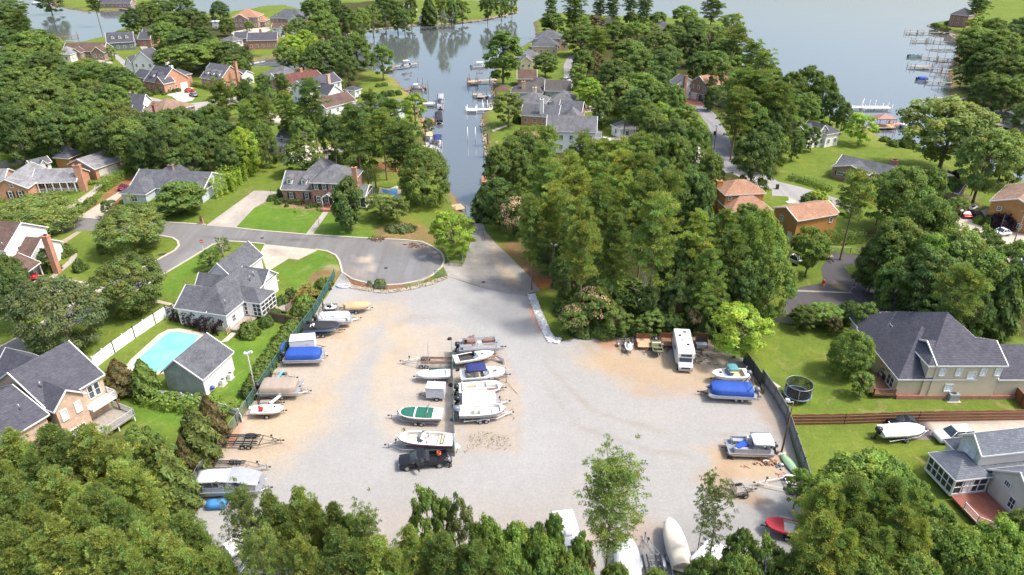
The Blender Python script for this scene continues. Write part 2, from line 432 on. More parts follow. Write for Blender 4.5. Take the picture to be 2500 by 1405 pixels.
def ground_material():
    m, n, b = _new('ground_soil_and_lawn')
    at = N(n, 'ShaderNodeAttribute', attribute_name='Col'); tc = N(n, 'ShaderNodeTexCoord'); o = tc.outputs['Object']
    # meadow patchiness, large to small
    f1 = noise(n, o, .07, 5, .6, .4); f2 = noise(n, o, .5, 5, .7); f3 = noise(n, o, 3.0, 4, .75)
    r1 = ramp(n, [(.3, (.80,.86,.8)), (.55, (1,1,1)), (.75, (1.28,1.1,1.0))], f1)
    r2 = ramp(n, [(.25, (.74,.8,.8)), (.75, (1.25,1.17,1.1))], f2)
    r3 = ramp(n, [(.25, (.72,.76,.7)), (.75, (1.26,1.22,1.2))], f3)
    c = mixc(n, at.outputs[0], r1.outputs[0], 1, 'MULTIPLY'); c = mixc(n, c, r2.outputs[0], 1, 'MULTIPLY'); c = mixc(n, c, r3.outputs[0], 1, 'MULTIPLY')
    # dry bare spots
    f4 = noise(n, o, .22, 6, .75, 1.0); r4 = ramp(n, [(.56, (0,0,0)), (.72, (.7,.7,.7))], f4)
    c = mixc(n, c, (.30,.22,.11), r4.outputs[0])
    n.links.new(c, b.inputs['Base Color']); b.inputs['Roughness'].default_value = 1; b.inputs['Specular IOR Level'].default_value = .1
    bp = N(n, 'ShaderNodeBump'); bp.inputs['Strength'].default_value = .6; bp.inputs['Distance'].default_value = .08
    n.links.new(noise(n, o, 6, 4, .8), bp.inputs['Height']); n.links.new(bp.outputs[0], b.inputs['Normal'])
    return m
GROUND_MAT = ground_material()
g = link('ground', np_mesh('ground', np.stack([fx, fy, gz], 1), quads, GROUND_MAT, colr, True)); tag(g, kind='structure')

def water_material():
    m, n, b = _new('lake_water')
    tc = N(n, 'ShaderNodeTexCoord'); o = tc.outputs['Object']
    b.inputs['Base Color'].default_value = (.10,.115,.115,1)
    b.inputs['Roughness'].default_value = .04; b.inputs['IOR'].default_value = 1.7
    b.inputs['Specular IOR Level'].default_value = 1.0
    mp = N(n, 'ShaderNodeMapping'); mp.inputs['Rotation'].default_value = (0, 0, R(25)); mp.inputs['Scale'].default_value = (.35, 1, 1); n.links.new(o, mp.inputs[0])
    a = noise(n, mp.outputs[0], .9, 3, .5, .6); c = noise(n, mp.outputs[0], .12, 4, .6, .8)
    mk = noise(n, o, .012, 3, .6, 1.0); rk = ramp(n, [(.42, (.12,)*3), (.62, (1,)*3)], mk)
    ml = N(n, 'ShaderNodeMath', operation='MULTIPLY'); n.links.new(a, ml.inputs[0]); n.links.new(rk.outputs[0], ml.inputs[1])
    ad = N(n, 'ShaderNodeMath', operation='ADD'); n.links.new(ml.outputs[0], ad.inputs[0]); n.links.new(c, ad.inputs[1])
    bp = N(n, 'ShaderNodeBump'); bp.inputs['Strength'].default_value = .12; bp.inputs['Distance'].default_value = .2
    n.links.new(ad.outputs[0], bp.inputs['Height']); n.links.new(bp.outputs[0], b.inputs['Normal'])
    return m
wm = MB(); wm.add([(-4000,100,WATER_Z),(4000,100,WATER_Z),(4000,7000,WATER_Z),(-4000,7000,WATER_Z)], [(0,1,2,3)])
tag(wm.build('water', water_material()), kind='structure')

# ---------------------------------------------------------------- draped sheets
def inset_sheet(name, W, z, mat, step=2.0, paint=None, base=None, follow=False, soft_edge=0, z_of=None):
    """polygon W (world xy) filled with a triangulated sheet; optional painted colours"""
    xs_ = [p[0] for p in W]; ys_ = [p[1] for p in W]
    pts = [Vector(p) for p in W]; nb = len(pts)
    if step:
        gx = np.arange(min(xs_), max(xs_), step); gy = np.arange(min(ys_), max(ys_), step)
        X, Y = np.meshgrid(gx, gy); X, Y = X.ravel(), Y.ravel()
        k = sdist(X, Y, W) > step*.45
        pts += [Vector((a, b)) for a, b in zip(X[k], Y[k])]
    r = delaunay_2d_cdt(pts, [(i, (i+1) % nb) for i in range(nb)], [list(range(nb))], 1, 1e-5)
    vx = np.array([v.x for v in r[0]]); vy = np.array([v.y for v in r[0]])
    vz = np.full(len(vx), z)
    if follow: vz = terrain(vx, vy)+z
    me = bpy.data.meshes.new(name)
    me.from_pydata(list(zip(vx, vy, vz)), [], [list(f) for f in r[2]]); me.update()
    bm = bmesh.new(); bm.from_mesh(me)
    for f in bm.faces:
        if f.normal.z < 0: f.normal_flip()
    bm.to_mesh(me); bm.free()
    if paint is not None:
        c = np.empty((len(vx), 3)); c[:] = base
        for q in paint:
            pg, cc, soft = q[:3]; amt = q[3] if len(q) > 3 else 1
            PW = wpoly(pg); sv_ = sdist(vx, vy, PW)+(vnoise(vx,vy,.3,len(pg)%7)*.5+vnoise(vx,vy,.9,2)*.4+vnoise(vx,vy,.12,4)*.3)*min(soft, 2.5)
            a = (np.clip(sv_/soft+.5, 0, 1)*amt)[:, None]
            c = c*(1-a)+np.array(cc)*a
        color_attr(me, c)
    me.materials.append(mat)
    return tag(link(name, me), kind='structure')
def painted_material(name, grain=14, contrast=.3, big=.25, rough=.95, pebbles=True, streak=None):
    m, n, b = _new(name); at = N(n, 'ShaderNodeAttribute', attribute_name='Col'); tc = N(n, 'ShaderNodeTexCoord'); o = tc.outputs['Object']
    c = at.outputs[0]
    for sc, k, d in ((.12, big*.7, 5), (.9, big*.7, 6), (grain*.3, contrast*.7, 4), (grain, contrast, 3)):
        r = ramp(n, [(.25, (1-k,)*3), (.75, (1+k, 1+k*.95, 1+k*.85))], noise(n, o, sc, d, .7, .3)); c = mixc(n, c, r.outputs[0], 1, 'MULTIPLY')
    if streak:  # tyre-worn bands
        mp = N(n, 'ShaderNodeMapping'); mp.inputs['Rotation'].default_value = (0, 0, streak); mp.inputs['Scale'].default_value = (1, .08, 1); n.links.new(o, mp.inputs[0])
        r = ramp(n, [(.35, (.88,.87,.85)), (.65, (1.1,1.1,1.1))], noise(n, mp.outputs[0], .5, 5, .6, .6)); c = mixc(n, c, r.outputs[0], 1, 'MULTIPLY')
    n.links.new(c, b.inputs['Base Color']); b.inputs['Roughness'].default_value = rough; b.inputs['Specular IOR Level'].default_value = .25
    if pebbles:
        bp = N(n, 'ShaderNodeBump'); bp.inputs['Strength'].default_value = .5; bp.inputs['Distance'].default_value = .03
        n.links.new(noise(n, o, grain, 3, .8), bp.inputs['Height']); n.links.new(bp.outputs[0], b.inputs['Normal'])
    return m

# gravel lot
LOT = wpoly("""835,664 820,688 799,723 763,770 738,800 697,859 666,905 620,975 590,1020 560,1065 519,1128 480,1180 458,1235 430,1290 380,1410 340,1470
 1250,1500 1990,1480 1975,1300 1962,1180 1935,1090 1915,1010 1880,960 1855,930 1814,872 1700,815 1530,822 1450,820 1400,828 1372,834 1340,833 1300,724
 1240,716 1209,711 1150,695 1094,676 1050,695 1000,707 940,713 900,709 865,701""")
DRT = (.21,.165,.12); GR = (.298,.296,.290); SAND = (.43,.335,.22); TAN = (.40,.29,.175); OR_ = (.32,.225,.145); WHT = (.322,.324,.325); GRYB = (.235,.235,.24); DRT = (.28,.21,.155)
RUT = (.235,.19,.14)
lotpaint = [
 ("1242,870 1262,930 1276,1010 1272,1100 1262,1100 1262,1010 1250,930 1236,880", RUT, .5, .6), ("905,930 925,930 915,1010 905,1120 895,1120 902,1010", RUT, .6, .35), ("950,800 1000,770 1080,770 1150,790 1080,780 1005,782 960,812", RUT, .6, .4),
 ("700,1010 770,900 830,800 838,803 782,905 715,1015", RUT, .5, .35), ("745,1030 805,930 860,830 866,834 815,935 757,1034", RUT, .5, .35), ("1330,880 1450,1000 1620,1050 1800,1060 1800,1066 1610,1058 1440,1008 1325,886", RUT, .5, .35), ("1300,900 1420,1040 1600,1100 1700,1110 1700,1117 1590,1108 1410,1048 1294,906", RUT, .5, .3),
 ("1430,850 1500,880 1600,870 1720,900 1600,890 1500,900", DRT, 1.2, .5), ("820,760 860,780 850,830 800,850", DRT, 1, .25), ("1000,1110 1110,1105 1100,1130 1010,1130", DRT, .8, .3),
 ("760,760 850,760 900,800 860,900 790,1040 700,1130 560,1200 470,1180 600,1010 700,860", SAND, 5, .75),
 ("800,700 900,740 980,730 1000,770 900,800 840,780", SAND, 4, .5),
 ("890,930 960,800 1060,790 1110,790 1110,1100 1090,1130 960,1100 920,1060", SAND, 3, .9),
 ("1110,830 1220,850 1250,900 1270,1000 1255,1080 1230,1115 1110,1110", TAN, 2.0, .9),
 ("1120,1060 1250,1060 1245,1105 1150,1120", (.33,.24,.15), 1.2, .6),
 ("1125,1065 1180,1058 1190,1075 1150,1085", DRT, .5, .6), ("1195,1070 1250,1075 1240,1100 1205,1095", DRT, .5, .5), ("960,850 1010,860 1000,900 950,880", DRT, 1.2, .3), ("970,960 1040,975 1030,1000 960,990", DRT, 1, .35), ("990,1035 1100,1040 1100,1055 980,1050", DRT, .8, .35), ("1120,860 1230,850 1235,880 1120,900", DRT, 1, .3), ("545,1090 700,1080 720,1100 560,1110", DRT, 1.5, .3), ("640,965 780,960 770,985 640,990", DRT, 1, .25), ("740,820 850,815 840,830 740,835", DRT, .8, .3),
 ("1205,950 1220,850 1240,890 1262,960 1265,1040 1245,1080", (.34,.22,.12), 1.0, .45),
 ("1400,840 1720,870 1850,930 1880,960 1700,960 1560,950 1440,900", TAN, 5, .7),
 ("1480,820 1560,830 1700,815 1800,870 1760,880 1540,850 1430,845", DRT, 1.5, .65),
 ("1440,822 1520,825 1560,845 1480,850", CLAY, 1.2, .5),
 ("1500,905 1600,905 1680,940 1640,965 1560,960", OR_, 3, .35),
 ("1560,1000 1880,985 1900,1050 1780,1040 1600,1030", (.32,.30,.285), 3, .5),
 ("1700,1090 1900,1090 1940,1160 1850,1180 1760,1160", TAN, 2, .75),
 ("1700,1145 1790,1150 1800,1200 1880,1225 1780,1222 1720,1190", OR_, 1.8, .8),
 ("1770,1080 1800,1100 1780,1160 1740,1150 1760,1110", OR_, 1.5, .55),
 ("1840,950 1900,1000 1945,1110 1925,1120 1880,1040 1840,980", DRT, 1.2, .6),
 ("1280,1230 1400,1200 1420,1340 1250,1400 700,1350 640,1240 800,1260", (.315,.27,.235), 7, .6),
 ("1540,1250 1620,1290 1600,1330 1540,1330", OR_, 1.5, .6),
 ("1590,1300 1720,1240 1850,1260 1800,1330 1620,1380", GRYB, 4, .6),
 ("1400,1290 1480,1280 1500,1330 1400,1330", TAN, 2, .6),
 ("1100,700 1240,730 1300,800 1330,900 1330,1000 1380,1100 1300,1160 1180,1180 1000,1160 880,1150 850,1080 900,950 980,830 1040,760", WHT, 7, .55),
 ("1130,740 1240,735 1280,750 1290,790 1200,790 1140,770", (.225,.225,.23), 2.5, .8),  # faint tree shadow across the ramp neck, painted into the gravel as grey
 ("470,1180 520,1130 590,1020 600,1035 540,1120 490,1200", CLAY, .8, .8),
 ("700,830 800,840 860,840 760,970 690,950", WHT, 4, .4),
 ("790,690 870,700 850,740 780,760", WHT, 2, .7),
 ("1335,800 1400,830 1420,850 1370,850 1340,840", WHT, 1.5, .8),
 ("1298,720 1306,760 1325,810 1318,815 1300,770 1292,725", CLAY, .5, .7),
 ("1240,1165 1560,1130 1640,1250 1300,1260", (.30,.295,.29), 7, .5),
]
LOTM = painted_material('crushed_gravel', 9, .16, .09)
inset_sheet('gravel_lot', LOT, .012, LOTM, .8, lotpaint, GR)
ASPH = painted_material('worn_asphalt', 14, .10, .10, streak=R(60)); CONCM = painted_material('weathered_concrete', 8, .15, .22)
ROADC = (.175,.172,.172)
ROAD = wpoly("""40,560 110,556 150,528 187,531 248,537 402,544 502,550 576,558 640,565 745,574 922,585 979,587 1030,592 1055,604 1076,619 1082,637 1076,650
 1055,670 1030,683 979,693 940,695 902,691 863,681 838,664 831,637 822,622 799,612 779,609 646,597 584,592 543,590 520,599 460,636 397,673
 330,715 280,745 233,772 150,810 75,852 19,898 -60,960 -160,960 -160,900 0,846 72,808 130,770 215,722 270,690 320,664 361,646 400,624 425,611 434,600 432,589 420,580 397,576 241,564 187,563 110,575 40,590""")
roadpaint = [("700,585 760,586 758,590 700,589", (.09,.09,.09), .5, .6), ("480,575 560,582 700,596 700,599 560,586 480,579", (.11,.11,.11), .3, .6), ("880,640 960,632 1040,650 1040,653 960,636 880,644", (.10,.10,.10), .3, .6), ("300,735 380,680 460,625 463,628 383,684 303,739", (.12,.12,.12), .3, .5), ("920,660 1000,668 1000,671 920,664", (.1,.1,.1), .3, .5),("835,640 900,625 1040,630 1075,640 1040,680 960,692 880,684", (.185,.19,.20), 5, .7),
 ("865,625 905,628 900,640 870,642", (.42,.35,.26), .9, .8), ("895,655 915,648 905,664 898,664", (.42,.35,.26), .8, .7), ("840,645 870,650 900,676 860,675", (.30,.25,.2), 1.5, .6),
 ("990,598 1030,600 1050,612 1020,612", (.14,.09,.06), .8, .8), ("900,586 945,587 940,592", (.10,.07,.05), .6, .8), ("940,588 1060,605 1078,640 1060,650 1050,615 980,600", (.30,.25,.19), 2, .5),
 ("340,690 480,620 540,592 470,620 400,655", (.24,.24,.245), 3, .6)]
inset_sheet('road', ROAD, .006, ASPH, 1.2, roadpaint, ROADC)
# kerbs as real steps
def kerb(name, pts, wd=.3, h=.12, mat=None, closed=False, z=0):
    W = [Vector((g.x, g.y)) for g in P(pts)]
    m = MB(); secs = []
    for i, p in enumerate(W):
        d = (W[min(i+1, len(W)-1)]-W[max(i-1, 0)]).normalized(); nn = Vector((-d.y, d.x))
        a, b = p+nn*wd/2, p-nn*wd/2
        secs.append([(a.x, a.y, z-.05), (b.x, b.y, z-.05), (b.x, b.y, z+h), (a.x, a.y, z+h)])
    m.loft(secs, smooth=False)
    return tag(m.build(name, mat or KERBM), kind='structure')
KERBM = plain('kerb_concrete', (.46,.41,.34), .9, .12, 2)
kerb('kerb', poly("188,531 248,536 402,543 502,549"), .35, .1); kerb('kerb', poly("576,557 640,564 745,573"), .35, .1)
kerb('kerb', poly("763,574 922,584 979,586 1030,591 1056,603 1078,618 1085,637 1079,652 1057,672 1031,685 979,695 940,697 902,693 862,683 836,666 829,638 820,624 798,614 779,611 770,610"), .35, .12)
kerb('kerb', poly("646,596 584,591 543,589 519,598 459,635 396,672 330,714 280,744"), .35, .1); kerb('kerb', poly("241,565 397,577 421,581 434,589 437,600 427,612 401,626 362,648 320,666"), .4, .1)
kerb('kerb', poly("215,722 130,770 72,809 0,848 -80,875"), .4, .1)
inset_sheet('ramp_road', wpoly("""1094,676 1079,646 1100,643 1132,647 1146,600 1154,562 1157,546 1158,535 1178,535 1180,546 1184,563 1209,594 1240,622 1262,645 1290,672 1309,700 1319,711 1291,717 1283,722 1240,717 1209,711 1150,694"""),
  .045, CONCM, 1.2, [("1132,660 1158,556 1168,556 1200,640 1290,712 1230,700 1180,670 1150,690", (.17,.165,.16), 2, .75), ("1150,612 1200,610 1220,640 1160,640", (.36,.34,.30), 1.2, .7),
  ("1090,650 1130,650 1130,690 1100,676", (.42,.40,.36), 1.5, .7), ("1186,570 1196,572 1215,620 1245,665 1290,705 1240,690 1200,630", (.40,.32,.22), 1.2, .7),
  ("1255,680 1310,706 1285,718 1240,712", (.20,.18,.16), 1, .6)], (.25,.24,.225), follow=True)
def pave(name, s, base=(.36,.33,.29), paint=(), z=.016, step=1.5, mat=None): return inset_sheet(name, wpoly(s), z, mat or CONCM, step, list(paint), base)
pave('driveway', "646,597 779,610 728,635 705,632 653,664 635,617", (.43,.38,.32), [("655,610 690,612 695,622 660,620", (.2,.16,.14), .8, .7)])
pave('driveway', "503,551 575,557 620,509 650,492 692,492 692,470 640,466 620,466", (.34,.31,.275), [("560,500 600,490 560,545 530,545", (.5,.46,.4), 2, .6)])
pave('footpath', "745,574 763,574 804,516 792,514", (.36,.34,.30))
pave('driveway', "190,531 249,537 275,500 297,478 310,478 302,462 262,486", (.40,.36,.30))
pave('driveway', "167,523 190,512 246,460 262,436 300,412 306,400 272,398 241,430 228,462 161,508", (.38,.34,.30), [("270,400 305,400 290,415 262,425", (.55,.48,.4), 1.5, .6)])
pave('driveway', "95,672 130,678 223,690 255,702 245,745 225,760 205,735 150,715 72,702", (.42,.37,.32))
pave('footpath', "187,566 200,566 165,590 155,600 150,610 140,612 146,590", (.33,.27,.22)); pave('footpath', "150,603 170,603 186,612 189,624 180,640 133,679 122,677 168,636 176,622 168,612 148,609", (.36,.32,.28), z=.020)
pave('footpath', "358,727 425,742 424,748 355,734", (.40,.36,.30)); pave('footpath', "538,836 548,828 572,806 580,812 556,834", (.50,.45,.38))
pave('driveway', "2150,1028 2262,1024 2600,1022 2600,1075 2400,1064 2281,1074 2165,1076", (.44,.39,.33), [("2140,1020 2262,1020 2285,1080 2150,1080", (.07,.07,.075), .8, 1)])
pave('asphalt_yard', "1895,788 1903,762 1935,705 1960,700 2010,690 2005,655 2030,618 2095,622 2114,640 2060,652 2075,670 2160,680 2210,720 2200,775 2060,790", (.085,.08,.085), [("2040,690 2056,705 2050,708 2030,692", (.4,.3,.15), .4, .7), ("1935,640 1990,660 1990,690 1940,690", (.36,.31,.26), 1.5, .8)], mat=ASPH)
pave('drainage_channel', "1932,708 2080,714 2080,717 1932,712", (.3,.28,.25), z=.022)
pave('road', "1691,259 1720,258 1747,280 1778,331 1794,389 1800,420 1745,425 1738,389 1740,333 1728,307 1706,277", (.215,.215,.225), mat=ASPH, z=.02)
pave('driveway', "1660,234 1712,240 1720,258 1691,259 1664,250", (.36,.16,.12))
pave('road', "1790,425 1801,395 1901,444 1962,459 2060,490 2100,505 2090,530 2050,506 1985,497 1927,497 1885,480 1884,462 1850,455", (.28,.275,.27), [("1930,484 1962,496 1925,502 1890,503", (.50,.45,.38), .8, .9)], mat=ASPH)
inset_sheet('lawn_island', wpoly("1872,478 1924,480 1926,490 1890,502 1865,492"), .024, GROUND_MAT, 1, [], LAWN)
pave('parking_lot', "2313,545 2350,528 2413,509 2412,532 2424,558 2500,572 2600,590 2600,615 2500,600 2424,593 2360,570 2318,556", (.44,.39,.34), z=.018)
pave('road', "2418,600 2500,598 2600,640 2600,700 2500,660 2425,640", (.30,.28,.27), mat=ASPH, z=.024)
pave('road', "1378,200 1376,160 1385,140 1402,134 1410,150 1402,170 1398,205 1392,215", (.24,.235,.24), mat=ASPH)
pave('road', "-20,205 95,200 143,208 240,210 330,228 440,256 530,245 610,232 640,220 700,215 700,228 645,236 610,246 530,262 445,276 380,262 330,246 240,224 150,222 60,214 -20,222", (.33,.31,.30), mat=ASPH)
pave('driveway', "90,201 135,205 165,210 140,216 100,208", (.45,.40,.35), z=.02); pave('driveway', "226,140 256,138 276,155 240,158", (.45,.40,.35))
pave('road', "272,134 284,132 310,152 330,185 318,188 300,160", (.30,.29,.29), mat=ASPH); pave('road', "338,108 352,106 362,118 382,128 372,134 350,128", (.40,.38,.36), mat=ASPH)
pave('driveway', "640,284 660,276 700,290 755,285 750,296 700,302 650,300", (.45,.40,.34)); pave('driveway', "760,360 800,358 845,364 843,372 800,374 740,372", (.45,.40,.34)); pave('driveway', "790,372 812,372 818,392 796,392", (.18,.17,.17), z=.022)
pave('driveway', "390,228 432,218 470,214 482,230 470,246 440,252 420,236", (.55,.48,.41), z=.022); pave('footpath', "1470,338 1530,333 1540,341 1475,346", (.55,.49,.41))
pave('driveway', "1425,262 1450,258 1452,272 1424,276", (.45,.40,.35)); pave('footpath', "1200,318 1235,306 1240,308 1205,322", (.5,.45,.38))
pave('driveway', "575,88 640,82 660,74 660,66 600,72 560,80", (.5,.45,.39))
pave('patio', "1930,468 1992,478 2000,470 1945,455", (.30,.3,.3), z=.03)
# pool at the white house: coping, shell and water sunk in the ground are modelled as a rim with the water inside it
def pool(name, s, rim, label, colr_, col2=(.50,.44,.36)):
    W = wpoly(s); cx = sum(p[0] for p in W)/len(W); cy = sum(p[1] for p in W)/len(W)
    root = empty(name, (cx, cy, 0), 0, label, 'swimming pool'); m = MB(); n = len(W)
    outw = []
    for i in range(n):
        a, b, c = Vector(W[i-1]), Vector(W[i]), Vector(W[(i+1) % n]); d = ((b-a).normalized()+(c-b).normalized()).normalized(); nn = Vector((d.y, -d.x))
        if nn.dot(b-Vector((cx, cy))) < 0: nn = -nn
        outw.append(b+nn*rim)
    vs = [(p[0]-cx, p[1]-cy, .06) for p in W]+[(p[0]-cx, p[1]-cy, .06) for p in outw]+[(p[0]-cx, p[1]-cy, -.02) for p in W]+[(p[0]-cx, p[1]-cy, -.02) for p in outw]
    fs = []
    for i in range(n):
        j = (i+1) % n; fs += [(i, j, n+j, n+i), (i, 2*n+i, 2*n+j, j), (n+i, n+j, 3*n+j, 3*n+i)]
    m.add(vs, fs); m.build('coping', plain('pool_coping', col2, .8, .1), root)
    wt = MB(); wt.add([(p[0]-cx, p[1]-cy, .02) for p in W], [tuple(range(n))]); wt.build('pool_water', colr_, root)
def poolmat(name, c1, c2):
    m, n, b = _new(name); tc = N(n, 'ShaderNodeTexCoord')
    r = ramp(n, [(.3, c1), (.7, c2)], noise(n, tc.outputs['Object'], .25, 3)); n.links.new(r.outputs[0], b.inputs['Base Color'])
    b.inputs['Roughness'].default_value = .05
    bp = N(n, 'ShaderNodeBump'); bp.inputs['Strength'].default_value = .1; n.links.new(noise(n, tc.outputs['Object'], 2, 2), bp.inputs['Height']); n.links.new(bp.outputs[0], b.inputs['Normal'])
    return m
pool('swimming_pool', "414,812 430,811 486,820 470,845 450,868 400,905 372,909 322,895 335,880 400,820", 1.0, "long pale turquoise swimming pool beside the white pool house", poolmat('pale_pool', (.15,.42,.48), (.25,.52,.57)))
pool('swimming_pool', "932,462 948,466 966,459 970,468 968,480 962,488 948,486 936,474", 1.2, "kidney-shaped blue swimming pool behind the tall brick house", poolmat('blue_pool', (.06,.27,.46), (.10,.36,.56)), (.62,.57,.50))
# ================================================================ PLANTS
def leaf_material(name='leaves', trans=.42):
    m, n, b = _new(name); oi = N(n, 'ShaderNodeObjectInfo'); at = N(n, 'ShaderNodeAttribute', attribute_name='Col')
    c = mixc(n, oi.outputs['Color'], at.outputs[0], 1, 'MULTIPLY')
    tc = N(n, 'ShaderNodeTexCoord'); r = ramp(n, [(.3, (.82,.85,.8)), (.7, (1.2,1.15,1.1))], noise(n, tc.outputs['Object'], .6, 3))
    c = mixc(n, c, r.outputs[0], 1, 'MULTIPLY')
    n.links.new(c, b.inputs['Base Color']); b.inputs['Roughness'].default_value = .6; b.inputs['Specular IOR Level'].default_value = .15
    tr = N(n, 'ShaderNodeBsdfTranslucent'); n.links.new(mixc(n, c, (1.3,1.35,.6), 1, 'MULTIPLY'), tr.inputs[0])
    mx = N(n, 'ShaderNodeMixShader'); mx.inputs[0].default_value = trans
    n.links.new(b.outputs[0], mx.inputs[1]); n.links.new(tr.outputs[0], mx.inputs[2])
    n.links.new(mx.outputs[0], n.nodes['Material Output'].inputs[0])
    return m
LEAF = leaf_material()
BARK = plain('grey_bark', (.16,.13,.10), .95, .25, 3); BARKP = plain('pine_bark', (.20,.135,.095), .95, .25, 3); BARKW = plain('bleached_bark', (.42,.37,.31), .9, .15, 3)

def cards(rs, cen, nrm, size, aspect=1.0, spin=True):
    """quads at cen facing nrm; size per card"""
    n = len(cen); nrm = nrm/np.maximum(np.linalg.norm(nrm, axis=1, keepdims=True), 1e-6)
    t = rs.normal(size=(n, 3)); t -= (t*nrm).sum(1, keepdims=True)*nrm; t /= np.linalg.norm(t, axis=1, keepdims=True)+1e-9
    bt = np.cross(nrm, t); size = np.asarray(size).reshape(-1, 1)
    a = t*size*aspect; b_ = bt*size
    # diamond-ish leaf spray instead of a square
    return np.stack([cen-a, cen-b_*.62+a*.1, cen+a, cen+b_*.62-a*.1], 1).reshape(-1, 3)
def crown_mesh(name, V, C, mat=None):
    n = len(V)//4
    return np_mesh(name, V, np.arange(n*4).reshape(-1, 4), mat or LEAF, C)
def clump_tint(rs, k, lo=.75, hi=1.28, warm=.07):
    g = rs.uniform(lo, hi, (k, 1)); wv = rs.normal(0, warm, (k, 1))
    return np.clip(np.concatenate([g*(1+wv), g, g*(1-wv*.8)], 1), .2, 2)
def limbs(mb, rs, base, top, r0, ends, n=6, bend=.25):
    base, top = Vector(base), Vector(top)
    mid = base.lerp(top, .5)+Vector((rs.normal(0, .15), rs.normal(0, .15), 0))*(top-base).length*.12
    mb.tube([base-Vector((0,0,.3)), base+(top-base)*.06, mid, top], [r0*1.5, r0, r0*.75, r0*.3], 7)
    for e in ends:
        e = Vector(e); t = rs.uniform(.35, .95); s = base.lerp(top, t) if t > .5 else base.lerp(mid, t*2)
        s = Vector((s.x, s.y, min(s.z, e.z-.2 if e.z > s.z else s.z)))
        m = s.lerp(e, .5)+Vector((0, 0, bend*(e-s).length*.3))
        mb.tube([s, m, e], [r0*.38, r0*.2, r0*.06], 4, cap=False)
def broadleaf(seed, h=12, r=5, nc=95, nl=125, leaf=.30, base=.28, flat=1.0, hollow=.55, gaps=0.0, cone=0.0, cr=1.35):
    """crown centre of mass at 0.62h; returns (crown mesh, trunk mesh)"""
    rs = np.random.RandomState(seed)
    zc, rz = h*(base+1)/2, h*(1-base)/2
    # a few big lobes make the outline uneven
    lob = rs.normal(size=(7, 3)); lob /= np.linalg.norm(lob, axis=1, keepdims=True); la = rs.uniform(-.22, .28, 7)
    d = rs.normal(size=(nc*3, 3)); d[:, 2] = np.abs(d[:, 2])*np.where(rs.rand(nc*3) < .74, 1, -1); d /= np.linalg.norm(d, axis=1, keepdims=True)
    k = 1+(np.maximum(0, d@lob.T)**3)@la
    rad = rs.uniform(hollow, 1.0, nc*3)**.6*k
    c = d*rad[:, None]*np.array([r, r, rz*flat]); zt = (c[:, 2]/rz+1)/2
    c[:, :2] *= (1-cone*np.clip(zt, 0, 1))[:, None]; c[:, 2] += zc
    c = c[c[:, 2] > h*base*.8][:nc]
    if gaps: c = c[rs.rand(len(c)) > gaps]
    n = len(c); cr_ = rs.uniform(.65, 1.15, n)*cr*r/5
    idx = np.repeat(np.arange(n), nl); m = len(idx)
    e = rs.normal(size=(m, 3)); e /= np.linalg.norm(e, axis=1, keepdims=True); e[:, 2] = np.where(e[:, 2] < -.3, -e[:, 2], e[:, 2])
    rr = rs.uniform(.25, 1, m)**.5*rs.uniform(.8, 1.32, m)
    pos = c[idx]+e*rr[:, None]*cr_[idx][:, None]*np.array([1, 1, .72])
    outw = pos-np.array([0, 0, zc]); outw /= np.linalg.norm(outw, axis=1, keepdims=True)
    nrm = e*.9+outw*.35+np.array([0, 0, .35])+rs.normal(0, .45, (m, 3))
    V = cards(rs, pos, nrm, rs.uniform(.6, 1.25, m)*leaf, 1.25)
    tint = clump_tint(rs, n)[idx]*rs.uniform(.8, 1.22, (m, 1))
    C = np.repeat(tint, 4, 0)
    mb = MB(); ends = [c[i] for i in rs.choice(n, min(n, 26), False)]
    limbs(mb, rs, (0,0,0), (0,0,h*.72), max(.16, h*.022), ends)
    return crown_mesh('crown', V, C), mb.mesh('trunk', BARK)
